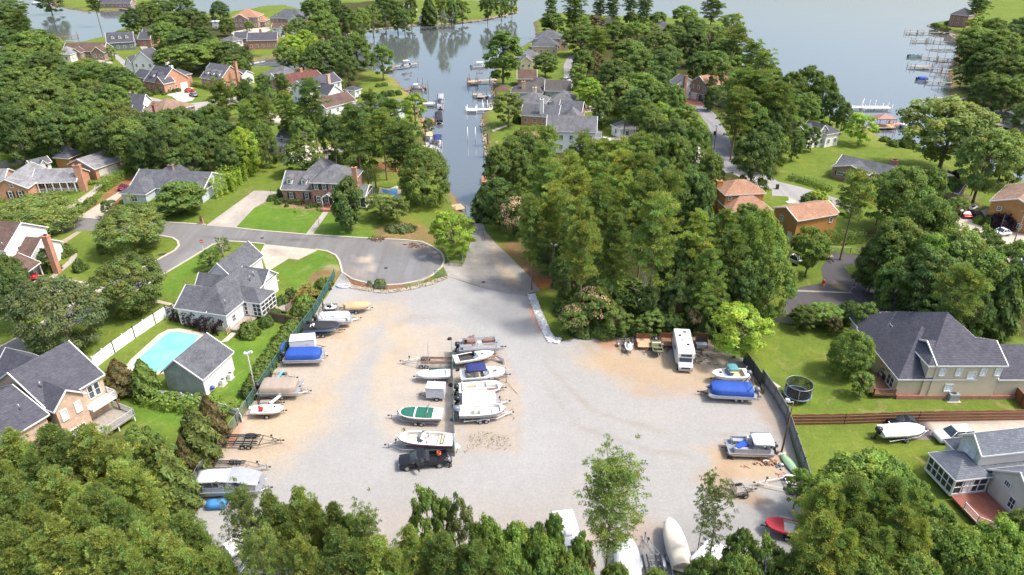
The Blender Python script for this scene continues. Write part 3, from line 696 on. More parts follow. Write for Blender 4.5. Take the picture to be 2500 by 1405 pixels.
def pine(seed, h=18, r=4.2, start=.45, ntuft=150, nl=64, needle=.55, tr=.95, sparse=0.0, dome=.75, bark=None):
    rs = np.random.RandomState(seed); tips = []; mb = MB()
    bx, by = rs.normal(0, .35, 2)
    top = Vector((bx, by, h*.97)); trunk = [Vector((0,0,-.3)), Vector((0,0,h*.03)), Vector((bx*.3, by*.3, h*.5)), top]
    r0 = h*.0135; mb.tube(trunk, [r0*1.5, r0*1.1, r0*.8, r0*.15], 8)
    nb = int(ntuft/4.2)
    for i in range(nb):
        t = start+(1-start)*((i+rs.uniform(0, 1))/nb)**.85; t = min(t, .985)
        z = h*t; a = i*2.399+rs.uniform(-.5, .5)
        q_ = (1-t)/(1-start); prof = math.sin(math.pi*min(1, q_*dome+.07))**.7 if dome > 0 else min(1, q_*1.45)**.8*(1 if q_ < .85 else .8)
        L = r*prof*rs.uniform(.65, 1.12)
        if rs.rand() < sparse: continue
        s = Vector((bx*t, by*t, z)); rise = rs.uniform(.05, .45)+.5*(t-start)/(1-start)
        e = s+Vector((math.cos(a)*L, math.sin(a)*L, L*rise)); m = s.lerp(e, .5)+Vector((0, 0, -.06*L))
        mb.tube([s, m, e], [r0*.34, r0*.22, r0*.06], 4, cap=False)
        k = max(2, int(rs.uniform(3, 6)*(.5+L/r)))
        for j in range(k):
            q = s.lerp(e, rs.uniform(.42, 1.05))+Vector(rs.normal(0, .13*L+.25, 3)); q.z = q.z+.1
            tips.append(tuple(q))
    for j in range(6): tips.append((bx+rs.normal(0, .4), by+rs.normal(0, .4), h*rs.uniform(.93, 1.0)))
    c = np.array(tips); n = len(c); idx = np.repeat(np.arange(n), nl); m = len(idx)
    e = rs.normal(size=(m, 3)); e[:, 2] = np.abs(e[:, 2])*.9-.12; e /= np.linalg.norm(e, axis=1, keepdims=True)
    tsz = rs.uniform(.7, 1.2, n)*tr
    pos = c[idx]+e*(rs.uniform(.25, 1, (m, 1))**.6)*tsz[idx][:, None]*np.array([1, 1, .65])
    # needles: long thin cards pointing outwards
    d = e+rs.normal(0, .35, (m, 3)); d /= np.linalg.norm(d, axis=1, keepdims=True)
    sd_ = np.cross(d, rs.normal(size=(m, 3))); sd_ /= np.linalg.norm(sd_, axis=1, keepdims=True)
    L = rs.uniform(.6, 1.1, (m, 1))*needle; w_ = .13*needle
    V = np.stack([pos-d*L*.5, pos-sd_*w_, pos+d*L*.5, pos+sd_*w_], 1).reshape(-1, 3)
    tint = clump_tint(rs, n, .75, 1.25, .1)[idx]*rs.uniform(.75, 1.3, (m, 1))
    return crown_mesh('crown', V, np.repeat(tint, 4, 0)), mb.mesh('trunk', bark or BARKP)
def cedar(seed, h=8, r=2.4, n=9500, leaf=.26):
    rs = np.random.RandomState(seed); t = rs.uniform(.02, 1, n)**.85
    prof = (1-t**1.7)**.75*(.8+.2*np.sin(t*3)); a = rs.uniform(0, 2*math.pi, n)
    lump = 1+.20*np.sin(a*5+t*17)+.14*np.sin(a*9-t*29+1)+.1*rs.normal(size=n)
    rad = r*prof*lump*rs.uniform(.72, 1, n)**.5
    pos = np.stack([np.cos(a)*rad, np.sin(a)*rad, t*h*.97+.15], 1)+rs.normal(0, .09, (n, 3))
    nrm = np.stack([np.cos(a), np.sin(a), np.full(n, .6)], 1)+rs.normal(0, .5, (n, 3))
    V = cards(rs, pos, nrm, rs.uniform(.6, 1.2, n)*leaf, 1.5)
    g = (.9+.25*np.sin(a*5+t*17)+.2*rs.normal(size=n))[:, None]; wv = rs.normal(0, .12, (n, 1))
    C = np.repeat(np.clip(np.concatenate([g*(1+wv), g, g*(1-wv)], 1), .3, 1.8), 4, 0)
    mb = MB(); mb.tube([(0,0,-.2), (0,0,h*.5), (0,0,h*.9)], [.16, .1, .03], 6)
    return crown_mesh('crown', V, C), mb.mesh('trunk', BARK)
def shrub_mesh(seed, n=1500, leaf=.13, lump=.2, flowers=None):
    rs = np.random.RandomState(seed); d = rs.normal(size=(n, 3)); d[:, 2] = np.abs(d[:, 2]); d /= np.linalg.norm(d, axis=1, keepdims=True)
    a = np.arctan2(d[:, 1], d[:, 0]); k = 1+lump*np.sin(a*4+d[:, 2]*5)*.6+lump*.5*np.sin(a*7+3)
    pos = d*(rs.uniform(.6, 1, n)**.5*k)[:, None]; pos[:, 2] = pos[:, 2]*.95+.03
    V = cards(rs, pos, d+rs.normal(0, .5, (n, 3)), rs.uniform(.6, 1.2, n)*leaf, 1.2)
    g = rs.uniform(.7, 1.3, (n, 1)); wv = rs.normal(0, .12, (n, 1)); C = np.concatenate([g*(1+wv), g, g*(1-wv)], 1)
    return crown_mesh('foliage', V, np.repeat(C, 4, 0))
def palm_mesh(seed, h=4, r=1.6):
    rs = np.random.RandomState(seed); mb = MB(); mb.tube([(0,0,-.2), (.05,0,h*.5), (0,0,h)], [.2, .16, .17], 8)
    vs = []; fr = 34
    for i in range(fr):
        a = i*2.399; el = rs.uniform(-.5, 1.2); L = r*rs.uniform(.8, 1.1)
        d = Vector((math.cos(a)*math.cos(el), math.sin(a)*math.cos(el), math.sin(el))); side = Vector((-math.sin(a), math.cos(a), 0))
        o = Vector((0, 0, h)); mid = o+d*L*.55
        for j in range(9):
            an = (j-4)*.27; q = (d*math.cos(an)+side*math.sin(an)).normalized(); tip = mid+q*L*.5-Vector((0,0,.22*L))
            wv = side.cross(q).normalized()*.03+side*.035
            vs += [tuple(mid-wv), tuple(mid+q*L*.25-wv*.5), tuple(tip), tuple(mid+q*L*.25+wv)]
        vs += [tuple(o-side*.03), tuple(mid-side*.02), tuple(mid+d*.1), tuple(o+side*.03)]
    V = np.array(vs); n = len(V)//4; C = np.repeat(rs.uniform(.8, 1.25, (n, 1))*np.ones((1, 3)), 4, 0)
    return crown_mesh('fronds', V, C), mb.mesh('trunk', BARK)
def flowers_mesh(seed, r, zc, rz, n, col, size=.16, lo=0.0):
    rs = np.random.RandomState(seed); k = max(6, n//28)
    cd = rs.normal(size=(k, 3)); cd[:, 2] = np.abs(cd[:, 2])+lo; cd /= np.linalg.norm(cd, axis=1, keepdims=True)
    d = cd[rs.randint(0, k, n)]+rs.normal(0, .13, (n, 3)); d /= np.linalg.norm(d, axis=1, keepdims=True)
    pos = d*np.array([r, r, rz])*rs.uniform(.97, 1.08, (n, 1))+np.array([0, 0, zc])
    V = cards(rs, pos, d+rs.normal(0, .3, (n, 3)), rs.uniform(.6, 1.2, n)*size)
    return np_mesh('blossom', V, np.arange(n*4).reshape(-1, 4), plain('blossom_%d' % int(col[1]*1000), col, .8, .15))

PROTO = {}
def proto(kind, name, meshes, h, r, zc):
    PROTO[kind] = (name, meshes, h, r, zc)
for i in range(4):
    c, t = broadleaf(10+i, 12, 5, 165, 104, .215, [.08, .14, .06, .16][i], cr=[1.05, .95, 1.15, 1.0][i]); proto(('oak', i), 'oak_tree', [('crown', c), ('trunk', t)], 12, 5, 7.2)
for i in range(2):
    c, t = broadleaf(30+i, 12, 5, 95, 110, .25, .10, gaps=.25, cr=1.05); proto(('loose', i), 'leafy_tree', [('crown', c), ('trunk', t)], 12, 5, 7.2)
for i in range(2):
    c, t = broadleaf(40+i, 10, 4, 100, 105, .26, .04, cone=.35, cr=1.25); proto(('magnolia', i), 'magnolia_tree', [('crown', c), ('trunk', t)], 10, 4, 5.2)
for i in range(3):
    c, t = broadleaf(55+i, 10, 6, 250, 92, .20, .03, hollow=.72, cr=.95, flat=.95); proto(('dome', i), 'oak_tree', [('crown', c), ('trunk', t)], 10, 6, 5.2)
c, t = broadleaf(50, 14, 4, 110, 110, .27, .1, cone=.25, cr=1.2); proto(('tall', 0), 'poplar_tree', [('crown', c), ('trunk', t)], 14, 4, 7.7)
for i in range(4):
    c, t = pine(60+i, 18, 4.2, [.4, .5, .34, .45][i], [190, 160, 220, 180][i], 84); proto(('pine', i), 'pine_tree', [('crown', c), ('trunk', t)], 18, 4.2, 12.6)
for i in range(2):
    c, t = pine(70+i, 18, 4.2, .3, 400, 72, .44, .74, 0, 0); proto(('bushypine', i), 'pine_tree', [('crown', c), ('trunk', t)], 18, 4.2, 11.6)
c, t = pine(80, 17, 5.2, .30, 460, 46, .42, .68, 0, .85, BARK); proto(('openpine', 0), 'pine_tree', [('crown', c), ('trunk', t)], 17, 5.2, 11.4)
c, t = pine(81, 16, 4.0, .35, 200, 40, .42, .6, .1, .9, BARK); proto(('thin', 0), 'sparse_tree', [('crown', c), ('trunk', t)], 16, 4.0, 11)
for i in range(2):
    c, t = cedar(90+i); proto(('cedar', i), 'cedar_tree', [('crown', c), ('trunk', t)], 8, 2.4, 4.0)
c, t = palm_mesh(5); proto(('palm', 0), 'palm_tree', [('fronds', c), ('trunk', t)], 4, 1.6, 4.0)
c, t = broadleaf(41, 8, 4, 90, 110, .22, .05, cr=1.1); proto(('myrtle', 0), 'flowering_tree', [('crown', c), ('trunk', t), ('blossom', flowers_mesh(3, 3.6, 4.2, 3.5, 900, (.78,.72,.62), .17))], 8, 4, 4.3)
proto(('mimosa', 0), 'mimosa_tree', [('crown', c), ('trunk', t), ('blossom', flowers_mesh(4, 3.9, 4.2, 3.8, 1100, (.62,.42,.24), .15))], 8, 4, 4.3)

GRN = (.168,.240,.066); DKG = (.125,.188,.060); LTG = (.205,.300,.074); YEL = (.28,.385,.068); OLV = (.195,.255,.080); PIN = (.200,.268,.080); PINY = (.285,.345,.095); BRO = (.180,.155,.075); GRY = (.185,.235,.105); BLU = (.110,.180,.085); PLM = (.055,.034,.048)
_rt = random.Random(7)
ORD = 'first second third fourth fifth sixth seventh eighth ninth tenth eleventh twelfth thirteenth fourteenth fifteenth sixteenth seventeenth eighteenth nineteenth twentieth'.split()
NUM = 'zero one two three four five six seven eight nine ten eleven twelve thirteen fourteen fifteen sixteen seventeen eighteen nineteen twenty'.split()
COLN = {GRN:'mid green', DKG:'dark green', LTG:'light green', YEL:'yellow green', OLV:'olive', PIN:'olive green', PINY:'yellowish olive', BRO:'brownish', GRY:'grey green', BLU:'blue green', PLM:'purple leaved'}
TREELOG = []
def tree(kind, px, py, rpx, h, col, area, zfrac=None):
    opts = [k for k in PROTO if k[0] == kind]; key = opts[_rt.randrange(len(opts))]
    name, meshes, H, Rr, zc = PROTO[key]
    sz = h/H; p = G(px, py, zc*sz); s = FPX/((G(px, py, zc*sz)-Vector((0,0,CAM_H))).dot(Vector((0,_c,-_s))))
    rm = rpx/s; sx = rm/Rr
    z0 = float(terrain([p.x], [p.y])[0]); z0 = max(z0, -1.0)
    root = empty(name, (p.x, p.y, z0), _rt.uniform(0, 6.28)); root.scale = (sx*_rt.uniform(.94, 1.06), sx*_rt.uniform(.94, 1.06), sz)
    j = 1+_rt.uniform(-.2, .2); cc = (col[0]*j*_rt.uniform(.95, 1.05), col[1]*j, col[2]*j, 1)
    for nm, me in meshes:
        o = link(nm, me, root)
        if nm in ('crown', 'fronds', 'foliage'): o.color = cc
    TREELOG.append((root, name, col, area, px))
    return root
def grove(area, s, dy=0, kh=1.0, kr=1.0, extra=False):
    """'kind colour px,py,r,h; ...' """
    cname = dict(G=GRN, D=DKG, L=LTG, Y=YEL, O=OLV, P=PIN, Q=PINY, B=BRO, R=GRY, U=BLU, M=PLM)
    kname = dict(d='dome', o='oak', l='loose', m='magnolia', t='tall', p='pine', b='bushypine', x='openpine', w='thin', c='cedar', a='palm', y='myrtle', z='mimosa')
    for tok in s.split():
        kc, rest = tok.split(':'); v = [float(q) for q in rest.split(',')]
        tree(kname[kc[0]], v[0], v[1]+dy, v[2]*kr, v[3]*kh, cname[kc[1]], area)
        if extra and kc[0] in 'bol' and v[2] > 50: tree(kname[kc[0]], v[0]+v[2]*.62, v[1]+dy+v[2]*.3, v[2]*kr*.72, v[3]*kh*.92, cname[kc[1]], area)
def finish_tree_labels():
    d = {}
    for t in TREELOG: d.setdefault((t[1], COLN[t[2]], t[3]), []).append(t)
    for (name, cn, area), L in d.items():
        nm = name.replace('_', ' '); L.sort(key=lambda t: t[4]); n = len(L)
        for i, t in enumerate(L):
            lab = f"{cn} {nm} {area}" if n == 1 else (f"{'left' if i == 0 else 'right'} one of two {cn} {nm}s {area}" if n == 2 else f"{ORD[min(i,19)]} from left of {NUM[min(n,20)]} {cn} {nm}s {area}")
            tag(t[0], lab, 'tree', ('trees '+area) if n > 1 else None)
grove("by the upper left pond", "oD:115,-8,28,16 pD:228,0,18,19 oD:15,28,42,13 oG:42,58,28,12 pD:52,62,18,17 oD:8,95,36,12")
grove("left of the brown roofed ranch", "oG:85,112,52,14 oG:50,150,42,12 oD:112,160,38,12 oD:18,165,38,12 oG:40,205,44,12 lO:132,128,18,12 oD:0,218,36,11 lO:100,186,24,8")
grove("around the upper left street", "oD:172,186,32,9 oG:212,172,30,9 oG:248,182,36,10 oD:292,196,36,10 lG:322,212,24,8 oD:268,206,26,8 lL:270,128,13,6 lL:160,115,8,4")
grove("on the wooded neck", "oD:330,46,26,12 oG:362,28,28,12 oD:398,22,32,12 oD:440,16,30,12 oG:420,56,34,13 oD:468,52,34,13 oG:402,82,34,12 oD:452,98,38,12 oD:492,96,30,12 oG:524,126,30,11 oD:562,130,30,11 oD:590,146,26,10 oL:446,140,62,11 oU:536,26,20,12 oG:553,62,18,9 lL:312,52,18,9 oG:575,158,28,9 oL:608,62,10,5 oD:503,122,26,10")
grove("in the left tree belt", "oD:20,272,44,14 oG:62,244,42,13 oO:112,250,44,13 oG:150,228,36,12 oD:38,322,50,15 oG:100,300,48,15 oD:160,288,44,14 oG:200,262,42,13 oO:236,238,36,12 oG:276,246,34,11 oD:140,326,44,13 oG:212,318,44,14 oG:262,298,42,14")
grove("behind the slate ranch", "oO:306,306,38,13 oD:258,338,40,13 oG:318,344,44,13 oD:368,326,38,12 oD:352,368,34,11 oD:402,364,38,12 oG:450,346,38,12 oG:412,310,32,11 oO:444,296,30,10 oD:484,318,34,12 oD:498,356,38,12 oG:526,296,32,11 oD:548,338,34,12 oY:596,362,32,12 oD:556,384,28,10 oG:640,345,30,12 lL:500,290,22,9 oG:470,385,30,9 oD:430,392,30,8")
grove("among the houses left of channel", "pP:540,248,30,15 pD:600,258,26,16 pP:642,286,32,16 pD:688,226,20,14 pD:762,262,32,18 pP:700,280,24,15 oD:645,205,18,8 lG:662,238,16,7 oG:735,330,28,11 pP:610,305,28,15 lG:740,285,20,9 oD:812,330,34,13 pD:640,262,20,15 lG:700,322,22,9")
grove("behind the tall brick house", "pD:872,332,44,18 pD:958,306,40,17 pD:982,368,44,15 pP:935,330,34,16 pD:905,280,24,15 yG:735,388,46,8 lD:860,292,20,9 oD:900,352,30,12")
grove("on the cove shore", "oY:712,112,32,13 oY:745,98,30,13 oD:782,142,34,14 oD:826,128,36,15 oG:868,118,32,14 lD:848,165,28,11 lG:932,145,30,13 oG:700,140,28,11 oD:756,158,26,11 oG:728,62,24,9")
grove("on the upper peninsula", "oG:772,26,32,13 oG:790,62,34,14 oD:838,38,28,12 oG:876,52,26,12 lG:908,40,26,12 oD:938,20,24,12 oG:968,30,26,12 lD:986,42,18,10 tG:1002,24,17,12 cD:1047,22,17,12 lG:1082,30,14,10 tD:1102,24,16,12 lG:1128,18,18,10 oD:1190,14,18,11 oD:1224,8,18,11 lG:1250,6,14,10 pP:1075,4,14,15 lG:705,78,16,7 oD:812,20,22,12 lG:812,78,18,7", 0, 1.3)
grove("on the channel banks", "lY:1012,262,32,10 tG:1228,140,46,19 lO:1242,262,40,10 dG:1036,428,56,13 lY:1106,562,50,9 oD:1332,155,30,9 lO:1045,300,16,6")
grove("in front of the tall brick house", "mD:850,500,44,11 lO:928,498,38,6 lO:968,510,34,6")
grove("around the left road", "dO:92,520,76,7.2 dO:320,566,68,7.4 dO:310,706,74,8.4 dR:146,778,88,10 mG:438,484,55,7 oD:14,712,50,12 lD:268,505,20,4 oD:20,680,40,10 lG:512,630,24,4 mD:116,636,19,4.5")
grove("at the middle peninsula tip", "tG:1350,62,30,14 pD:1346,30,14,17 pD:1402,34,26,18 oG:1412,64,26,12 pD:1464,18,17,18 pD:1496,20,18,18 pD:1540,16,18,18 pD:1574,20,18,19 lB:1452,58,26,10 oG:1544,50,19,9 lG:1500,52,15,7 oG:1606,46,21,9 oG:1672,38,30,12 pD:1738,32,24,17 lO:1782,66,32,16 lG:1575,60,16,7 lO:1590,75,24,9")
grove("in middle peninsula's upper wood", "oG:1420,96,38,12 pP:1460,108,28,16 oG:1540,134,44,13 lL:1556,82,30,12 oO:1600,112,38,13 oG:1498,78,30,12 oG:1642,92,34,12 oD:1690,112,36,14 lG:1738,90,34,13 oD:1762,124,30,12 oD:1692,72,30,12 lB:1452,152,24,10 oG:1424,152,24,11 oD:1500,185,42,13 oG:1572,160,38,13 oD:1624,156,38,14 oD:1600,200,36,13")
grove("in middle peninsula's lower wood", "lL:1412,182,24,9 lG:1416,208,20,9 oL:1560,228,48,14 oO:1512,240,40,13 oY:1438,222,28,10 oD:1552,262,36,13 oG:1592,240,36,13 oG:1640,252,34,13 oO:1470,262,26,10 oG:1578,292,34,12 lL:1624,292,32,11 lG:1670,302,34,12 oG:1700,344,30,11 oD:1645,338,38,12 oO:1598,322,30,11 yG:1465,288,18,6 oD:1740,235,18,8")
grove("on middle peninsula's lake side", "pP:1792,108,32,17 oG:1742,156,34,12 oG:1802,172,32,12 oD:1706,158,30,12 oG:1778,140,30,12 pP:1836,150,26,17 pP:1862,176,28,17 oD:1884,200,28,12 lO:1762,192,36,14 pP:1812,230,40,18 pP:1854,240,42,18 pP:1800,282,38,17 oG:1834,300,38,14 pP:1900,262,38,17 oD:1892,304,34,13 oG:1932,220,34,14 oD:1970,210,32,14 oG:2010,230,32,13 oD:2034,262,28,11 oD:2060,284,20,9 oG:1962,270,34,12 lD:1985,335,20,7 lG:1940,315,30,10 cD:2008,325,14,6 oG:1940,350,24,8")
grove("at the ramp wood's back", "oG:1212,404,36,13 oG:1250,398,38,13 oD:1290,372,34,13 pP:1335,352,28,13 pP:1420,385,30,15 pP:1330,425,42,18 pQ:1385,440,38,17 pP:1462,412,38,17 pP:1505,412,38,17 pP:1560,392,38,17 oG:1604,384,36,13 oG:1652,386,36,14 yD:1690,392,34,10", 4, 0.94, 0.93)
grove("in the ramp wood's middle", "oG:1738,420,34,12 oD:1840,392,46,17 oD:1874,346,36,13 oD:1220,482,42,12 cD:1185,484,34,9 zD:1256,524,44,9 pP:1342,482,48,19 pQ:1402,492,44,18 pP:1462,472,44,18 pQ:1512,442,42,18 pP:1560,452,44,18 oD:1612,440,40,14 oD:1680,470,42,14 oD:1712,482,34,12", 4, 0.94, 0.93)
grove("in the ramp wood's front", "pP:1300,560,38,17 pQ:1352,548,38,18 pP:1402,572,44,18 pP:1462,542,44,19 pP:1512,522,44,19 pP:1572,522,44,19 pP:1622,502,42,18 pQ:1422,642,46,18 oD:1378,662,36,11 bP:1502,602,44,17 pP:1600,592,60,21 bQ:1700,602,52,18 bP:1762,592,48,17 oD:1650,650,44,13 bP:1722,682,46,15 bP:1782,642,50,16", 4, 0.94, 0.93)
grove("at the ramp wood's edge", "oG:1842,585,42,13 dL:1850,648,60,15 dG:1872,706,54,11 oD:1812,702,44,11 oD:1660,722,40,10 lD:1345,622,32,8 lD:1372,602,34,9 lD:1480,724,38,8 oD:1590,740,36,7 oD:1745,745,36,7 lD:1330,590,26,8 oG:1825,545,38,9 cD:1710,540,34,13")
grove("at the lot's upper edge", "zG:1448,752,52,7 zG:1402,780,40,5 lG:1502,778,40,5 lG:1592,786,32,4.5 oD:1640,788,26,4 zD:1695,772,26,5 lY:1805,798,72,9 lD:1440,715,34,7")
grove("by the tan sided house", "dL:2076,868,50,6.5 lG:2106,935,28,4 oL:2018,768,38,4 oG:1966,772,30,4 lB:2038,795,18,3.5 lG:2112,776,32,6 oG:2142,800,26,5 lG:2180,790,26,4 oD:2072,762,26,4")
grove("between asphalt yard and lake", "oL:1980,610,42,9 pO:2084,500,38,16 oG:2208,480,56,14 lG:2160,470,38,12 oG:2258,470,40,12 oO:2320,320,100,18 oO:2408,395,66,16 oG:2462,372,44,13 lY:2106,308,34,9 lG:2340,500,28,4 oG:2320,455,22,6 lD:2472,410,34,9 lG:1896,370,30,9")
grove("above the charcoal roofed house", "dG:2250,590,72,14 oG:2184,612,58,14 oD:2256,692,64,13 oO:2334,640,58,14 oG:2390,680,58,12 cD:2448,745,44,11 pO:2340,735,52,14 oG:2188,690,46,11 oD:2140,640,40,10 oL:2260,650,46,13 oG:2478,640,44,10 lG:2400,610,40,10 oD:2490,700,40,9 oD:2382,770,36,9 oD:2290,770,46,8")
grove("on the far right shore", "oG:2382,102,40,14 oG:2434,112,46,15 oD:2476,100,48,15 oG:2506,150,40,14 oD:2416,162,44,15 oG:2464,182,48,14 lG:2382,172,30,11 oD:2416,212,38,13 lG:2460,222,42,13 oG:2504,218,42,13 lL:2386,66,28,12 pD:2390,12,24,19 oD:2498,76,36,14 oG:2362,122,26,10 oG:2422,74,28,13 lR:2352,182,24,8 oD:2514,270,30,9")
grove("in the bottom left corner", "bQ:55,1120,76,15 bP:150,1100,84,15 bQ:245,1108,82,15 bQ:318,1180,70,14 bP:50,1235,84,15 bQ:160,1215,84,15 bP:262,1250,82,15 bQ:60,1350,92,15 bQ:165,1345,88,15 bQ:275,1360,86,15 oG:340,1075,56,9 bQ:10,1150,60,14 bP:105,1170,60,14 bQ:210,1300,70,15 bQ:110,1300,70,15", 35, 0.88, .82, True)
grove("by the lot's left fence", "cO:480,1062,44,8 cB:515,1025,32,7 cO:412,1165,46,9 cB:290,920,32,5.5 cG:352,925,30,6 lG:395,1115,36,7 cO:440,1185,36,7 cB:450,1110,26,5")
grove("below the lot's left half", "xP:600,1262,54,15 bP:672,1262,62,15 bQ:745,1252,58,15 bP:830,1282,58,15 bQ:370,1330,70,14 bP:465,1300,66,14 bQ:440,1375,78,15 bQ:540,1385,58,14 xP:650,1365,60,15 bQ:745,1372,62,15 bP:845,1362,70,16 bQ:935,1368,66,15 bQ:350,1400,60,14 xP:900,1310,50,15", 44, 0.86, .82, True)
grove("below the lot's centre", "lG:1050,1250,54,14 lR:1120,1262,48,13 bQ:1010,1345,62,15 bP:1090,1362,70,15 oL:1190,1320,56,13 bP:1165,1392,64,15 oL:1262,1335,62,13 oL:1330,1372,60,13 oL:1352,1318,30,14 oL:1412,1352,34,12 oG:1310,1330,40,13 oG:1390,1405,56,11 xP:1494,1205,96,17 lB:1420,1370,36,11 oG:1500,1400,44,9 oL:1240,1395,62,13 oG:1600,1410,46,8", 38, 0.86, .82, True)
grove("below the lot's right half", "wR:1750,1240,54,14 wG:1722,1205,30,13 oG:1800,1345,48,12 lG:1862,1370,58,12 oG:1720,1390,54,10 bP:1940,1385,60,13 lG:1660,1420,40,8 oG:1790,1400,60,11", 35, 0.88, .82, True)
grove("in the bottom right corner", "lL:2075,1140,86,9 lL:2140,1120,70,9 lL:2010,1180,58,9 lL:2190,1170,66,9 bQ:1990,1240,66,15 bP:2075,1232,74,15 bP:2160,1228,70,15 bQ:1996,1330,80,16 bP:2085,1318,76,15 bQ:2180,1300,74,15 oO:2250,1330,70,12 oL:2325,1355,78,13 oL:2415,1345,80,13 oO:2482,1290,58,12 lG:2290,1250,44,8 oG:2090,1400,72,12 oG:2210,1400,72,12 oL:2480,1385,66,12 oG:2370,1400,60,12 lL:1950,1150,34,7", 38, 0.86, .85, True)

# dead bleached tree in front of the ramp wood
def dead_tree(px, py, h, label, seed=2):
    p = G(px, py); root = empty('dead_tree', p, 0, label, 'tree'); rs = np.random.RandomState(seed); mb = MB()
    mb.tube([(0,0,-.2), (.1,0,h*.4), (-.1,.1,h*.75), (.1,.1,h)], [.22, .17, .1, .03], 7); mb.build('trunk', BARKW, root)
    br = MB()
    for i in range(13):
        t = rs.uniform(.3, .95); a = rs.uniform(0, 6.28); L = h*.42*(1.2-t)*rs.uniform(.7, 1.2); s = Vector((0, 0, h*t)); e = s+Vector((math.cos(a)*L, math.sin(a)*L*.7, L*rs.uniform(.2, .7)))
        m = s.lerp(e, .5)+Vector((0,0,.1*L)); br.tube([s, m, e], [.09, .05, .015], 5)
        for j in range(4):
            q = s.lerp(e, rs.uniform(.4, .9)); br.tube([q, q+Vector(rs.normal(0, .5, 3))*L*.35+Vector((0,0,.2*L))], [.035, .01], 4)
    br.build('branches', BARKW, root)
dead_tree(1564, 792, 9.5, "bleached dead tree with bare forked branches at the wood edge")
dead_tree(545, 628, 4.2, "small bare broken snag beside the stop sign corner", 5)

# ---------------------------------------------------------------- shrubs
SHM = [shrub_mesh(i) for i in range(4)]; SHN = [0]
SHLOG = []
def shrub(px, py, r, h, col, label=None, area=None, kind='shrub'):
    """px,py = base on the ground, r and h in metres"""
    p = G(px, py); me = SHM[_rt.randrange(4)]
    root = empty(kind, p, _rt.uniform(0, 6.28)); root.scale = (r, r*_rt.uniform(.9, 1.1), h)
    o = link('foliage', me, root); j = _rt.uniform(.9, 1.1); o.color = (col[0]*j, col[1]*j, col[2]*j, 1)
    if label: tag(root, label, kind)
    else: SHLOG.append((root, kind, col, area, px))
    return root
def shrubs(area, s, kind='shrub'):
    cname = dict(G=GRN, D=DKG, L=LTG, Y=YEL, O=OLV, B=BRO, R=GRY, U=BLU, M=PLM)
    for tok in s.split():
        c, rest = tok.split(':'); v = [float(q) for q in rest.split(',')]; shrub(v[0], v[1], v[2], v[3], cname[c], area=area, kind=kind)
def finish_shrub_labels():
    d = {}
    for t in SHLOG: d.setdefault((t[1], COLN[t[2]], t[3]), []).append(t)
    for (k, cn, area), L in d.items():
        L.sort(key=lambda t: t[4]); n = len(L)
        for i, t in enumerate(L):
            tag(t[0], f"{cn} rounded {k} {area}" if n == 1 else f"{ORD[min(i,19)]} from left of {NUM[min(n,20)]} {cn} {k}s {area}", k, (k+'s '+area) if n > 1 else None)
shrubs("beside the white house deck", "G:610,818,1.7,2.1 D:648,796,1.1,1.5 D:672,772,1.0,1.4 D:692,745,1.2,1.7 D:712,724,1.1,1.5 G:660,784,.9,1.2")
shrubs("along the lot's left fence", "G:722,800,1.6,1.6 G:705,815,1.5,1.5 G:690,838,1.6,1.6 G:678,858,1.5,1.6 G:660,878,1.5,1.5 G:650,898,1.6,1.6 G:638,918,1.5,1.5 G:628,938,1.6,1.5 D:615,962,1.6,1.6 G:740,765,1.8,2.0 L:745,752,1.9,2.2 G:792,700,1.5,1.6 G:716,808,1.5,1.4 G:670,868,1.4,1.4")
shrubs("around the carport house", "G:113,700,1.3,2 G:160,622,1.9,2.1 D:128,660,1.6,2.5 G:60,705,1.6,2 D:196,662,1.1,2.2")
shrubs("on the dry lawn below the left road", "D:196,660,.9,1.6 O:212,655,.6,.8 O:252,618,.9,2.2")
shrubs("fronting the tall brick house", "D:662,490,.9,1.2 D:672,487,.9,1.2 D:680,498,.9,1.1 D:700,505,.5,.8 D:760,506,.8,1.1 D:774,504,.8,1.1 D:788,502,.8,1.2 Y:784,512,.9,.7 O:752,508,.6,.6 D:684,482,.6,2.0")
shrubs("in front of the slate ranch", "Y:302,494,.9,.6 L:312,492,.7,.6 Y:372,494,1.1,.8 L:364,498,1,.7 G:392,520,2.2,1.2 G:380,512,1.8,1.2 O:222,498,1.3,1.4 D:196,505,.9,.9")
shrubs("at the cul-de-sac edge", "R:928,702,1.2,1.5 R:902,696,.5,.8 R:962,562,1.8,1.4 R:984,564,1.8,1.4 R:1000,562,1.6,1.2")
shrubs("near the channel's left bank", "D:938,236,1.5,1.8 D:956,234,1.6,1.9 D:972,232,1.3,1.6 D:930,242,1.3,1.4 G:925,212,1.4,1.2 G:938,210,1.4,1.2 G:830,392,1.8,1.5 G:850,398,2,1.6 G:875,405,2,1.6")
shrubs("beside the ochre cedar garage", "Y:1995,492,2.6,2.3 D:1975,495,1.8,2")
shrubs("beside the log house", "M:2430,555,2,3 M:2448,560,2.2,3.2 D:2415,552,1.8,2.2 Y:2388,545,1.1,1.5 M:2312,440,1.3,2.2 M:2330,436,1.1,2")
shrubs("on the right peninsula bank", "D:2308,372,1.5,2 D:2322,375,1.4,1.6 D:2210,358,2,3 G:2185,356,2,1.6 O:2230,362,1.8,1.4 G:2160,345,1.6,1.2 D:1262,300,1.3,2.6 G:1266,330,1.6,1.4 G:1250,344,1.6,1.4 G:1272,346,1.6,1.4")
shrubs("near the far docks", "D:2282,66,2.5,2 D:2292,70,2.5,2 O:2305,74,3,1.6 D:2318,60,2.6,2 D:2330,62,2.6,2.4 D:2345,64,2.6,2.4")
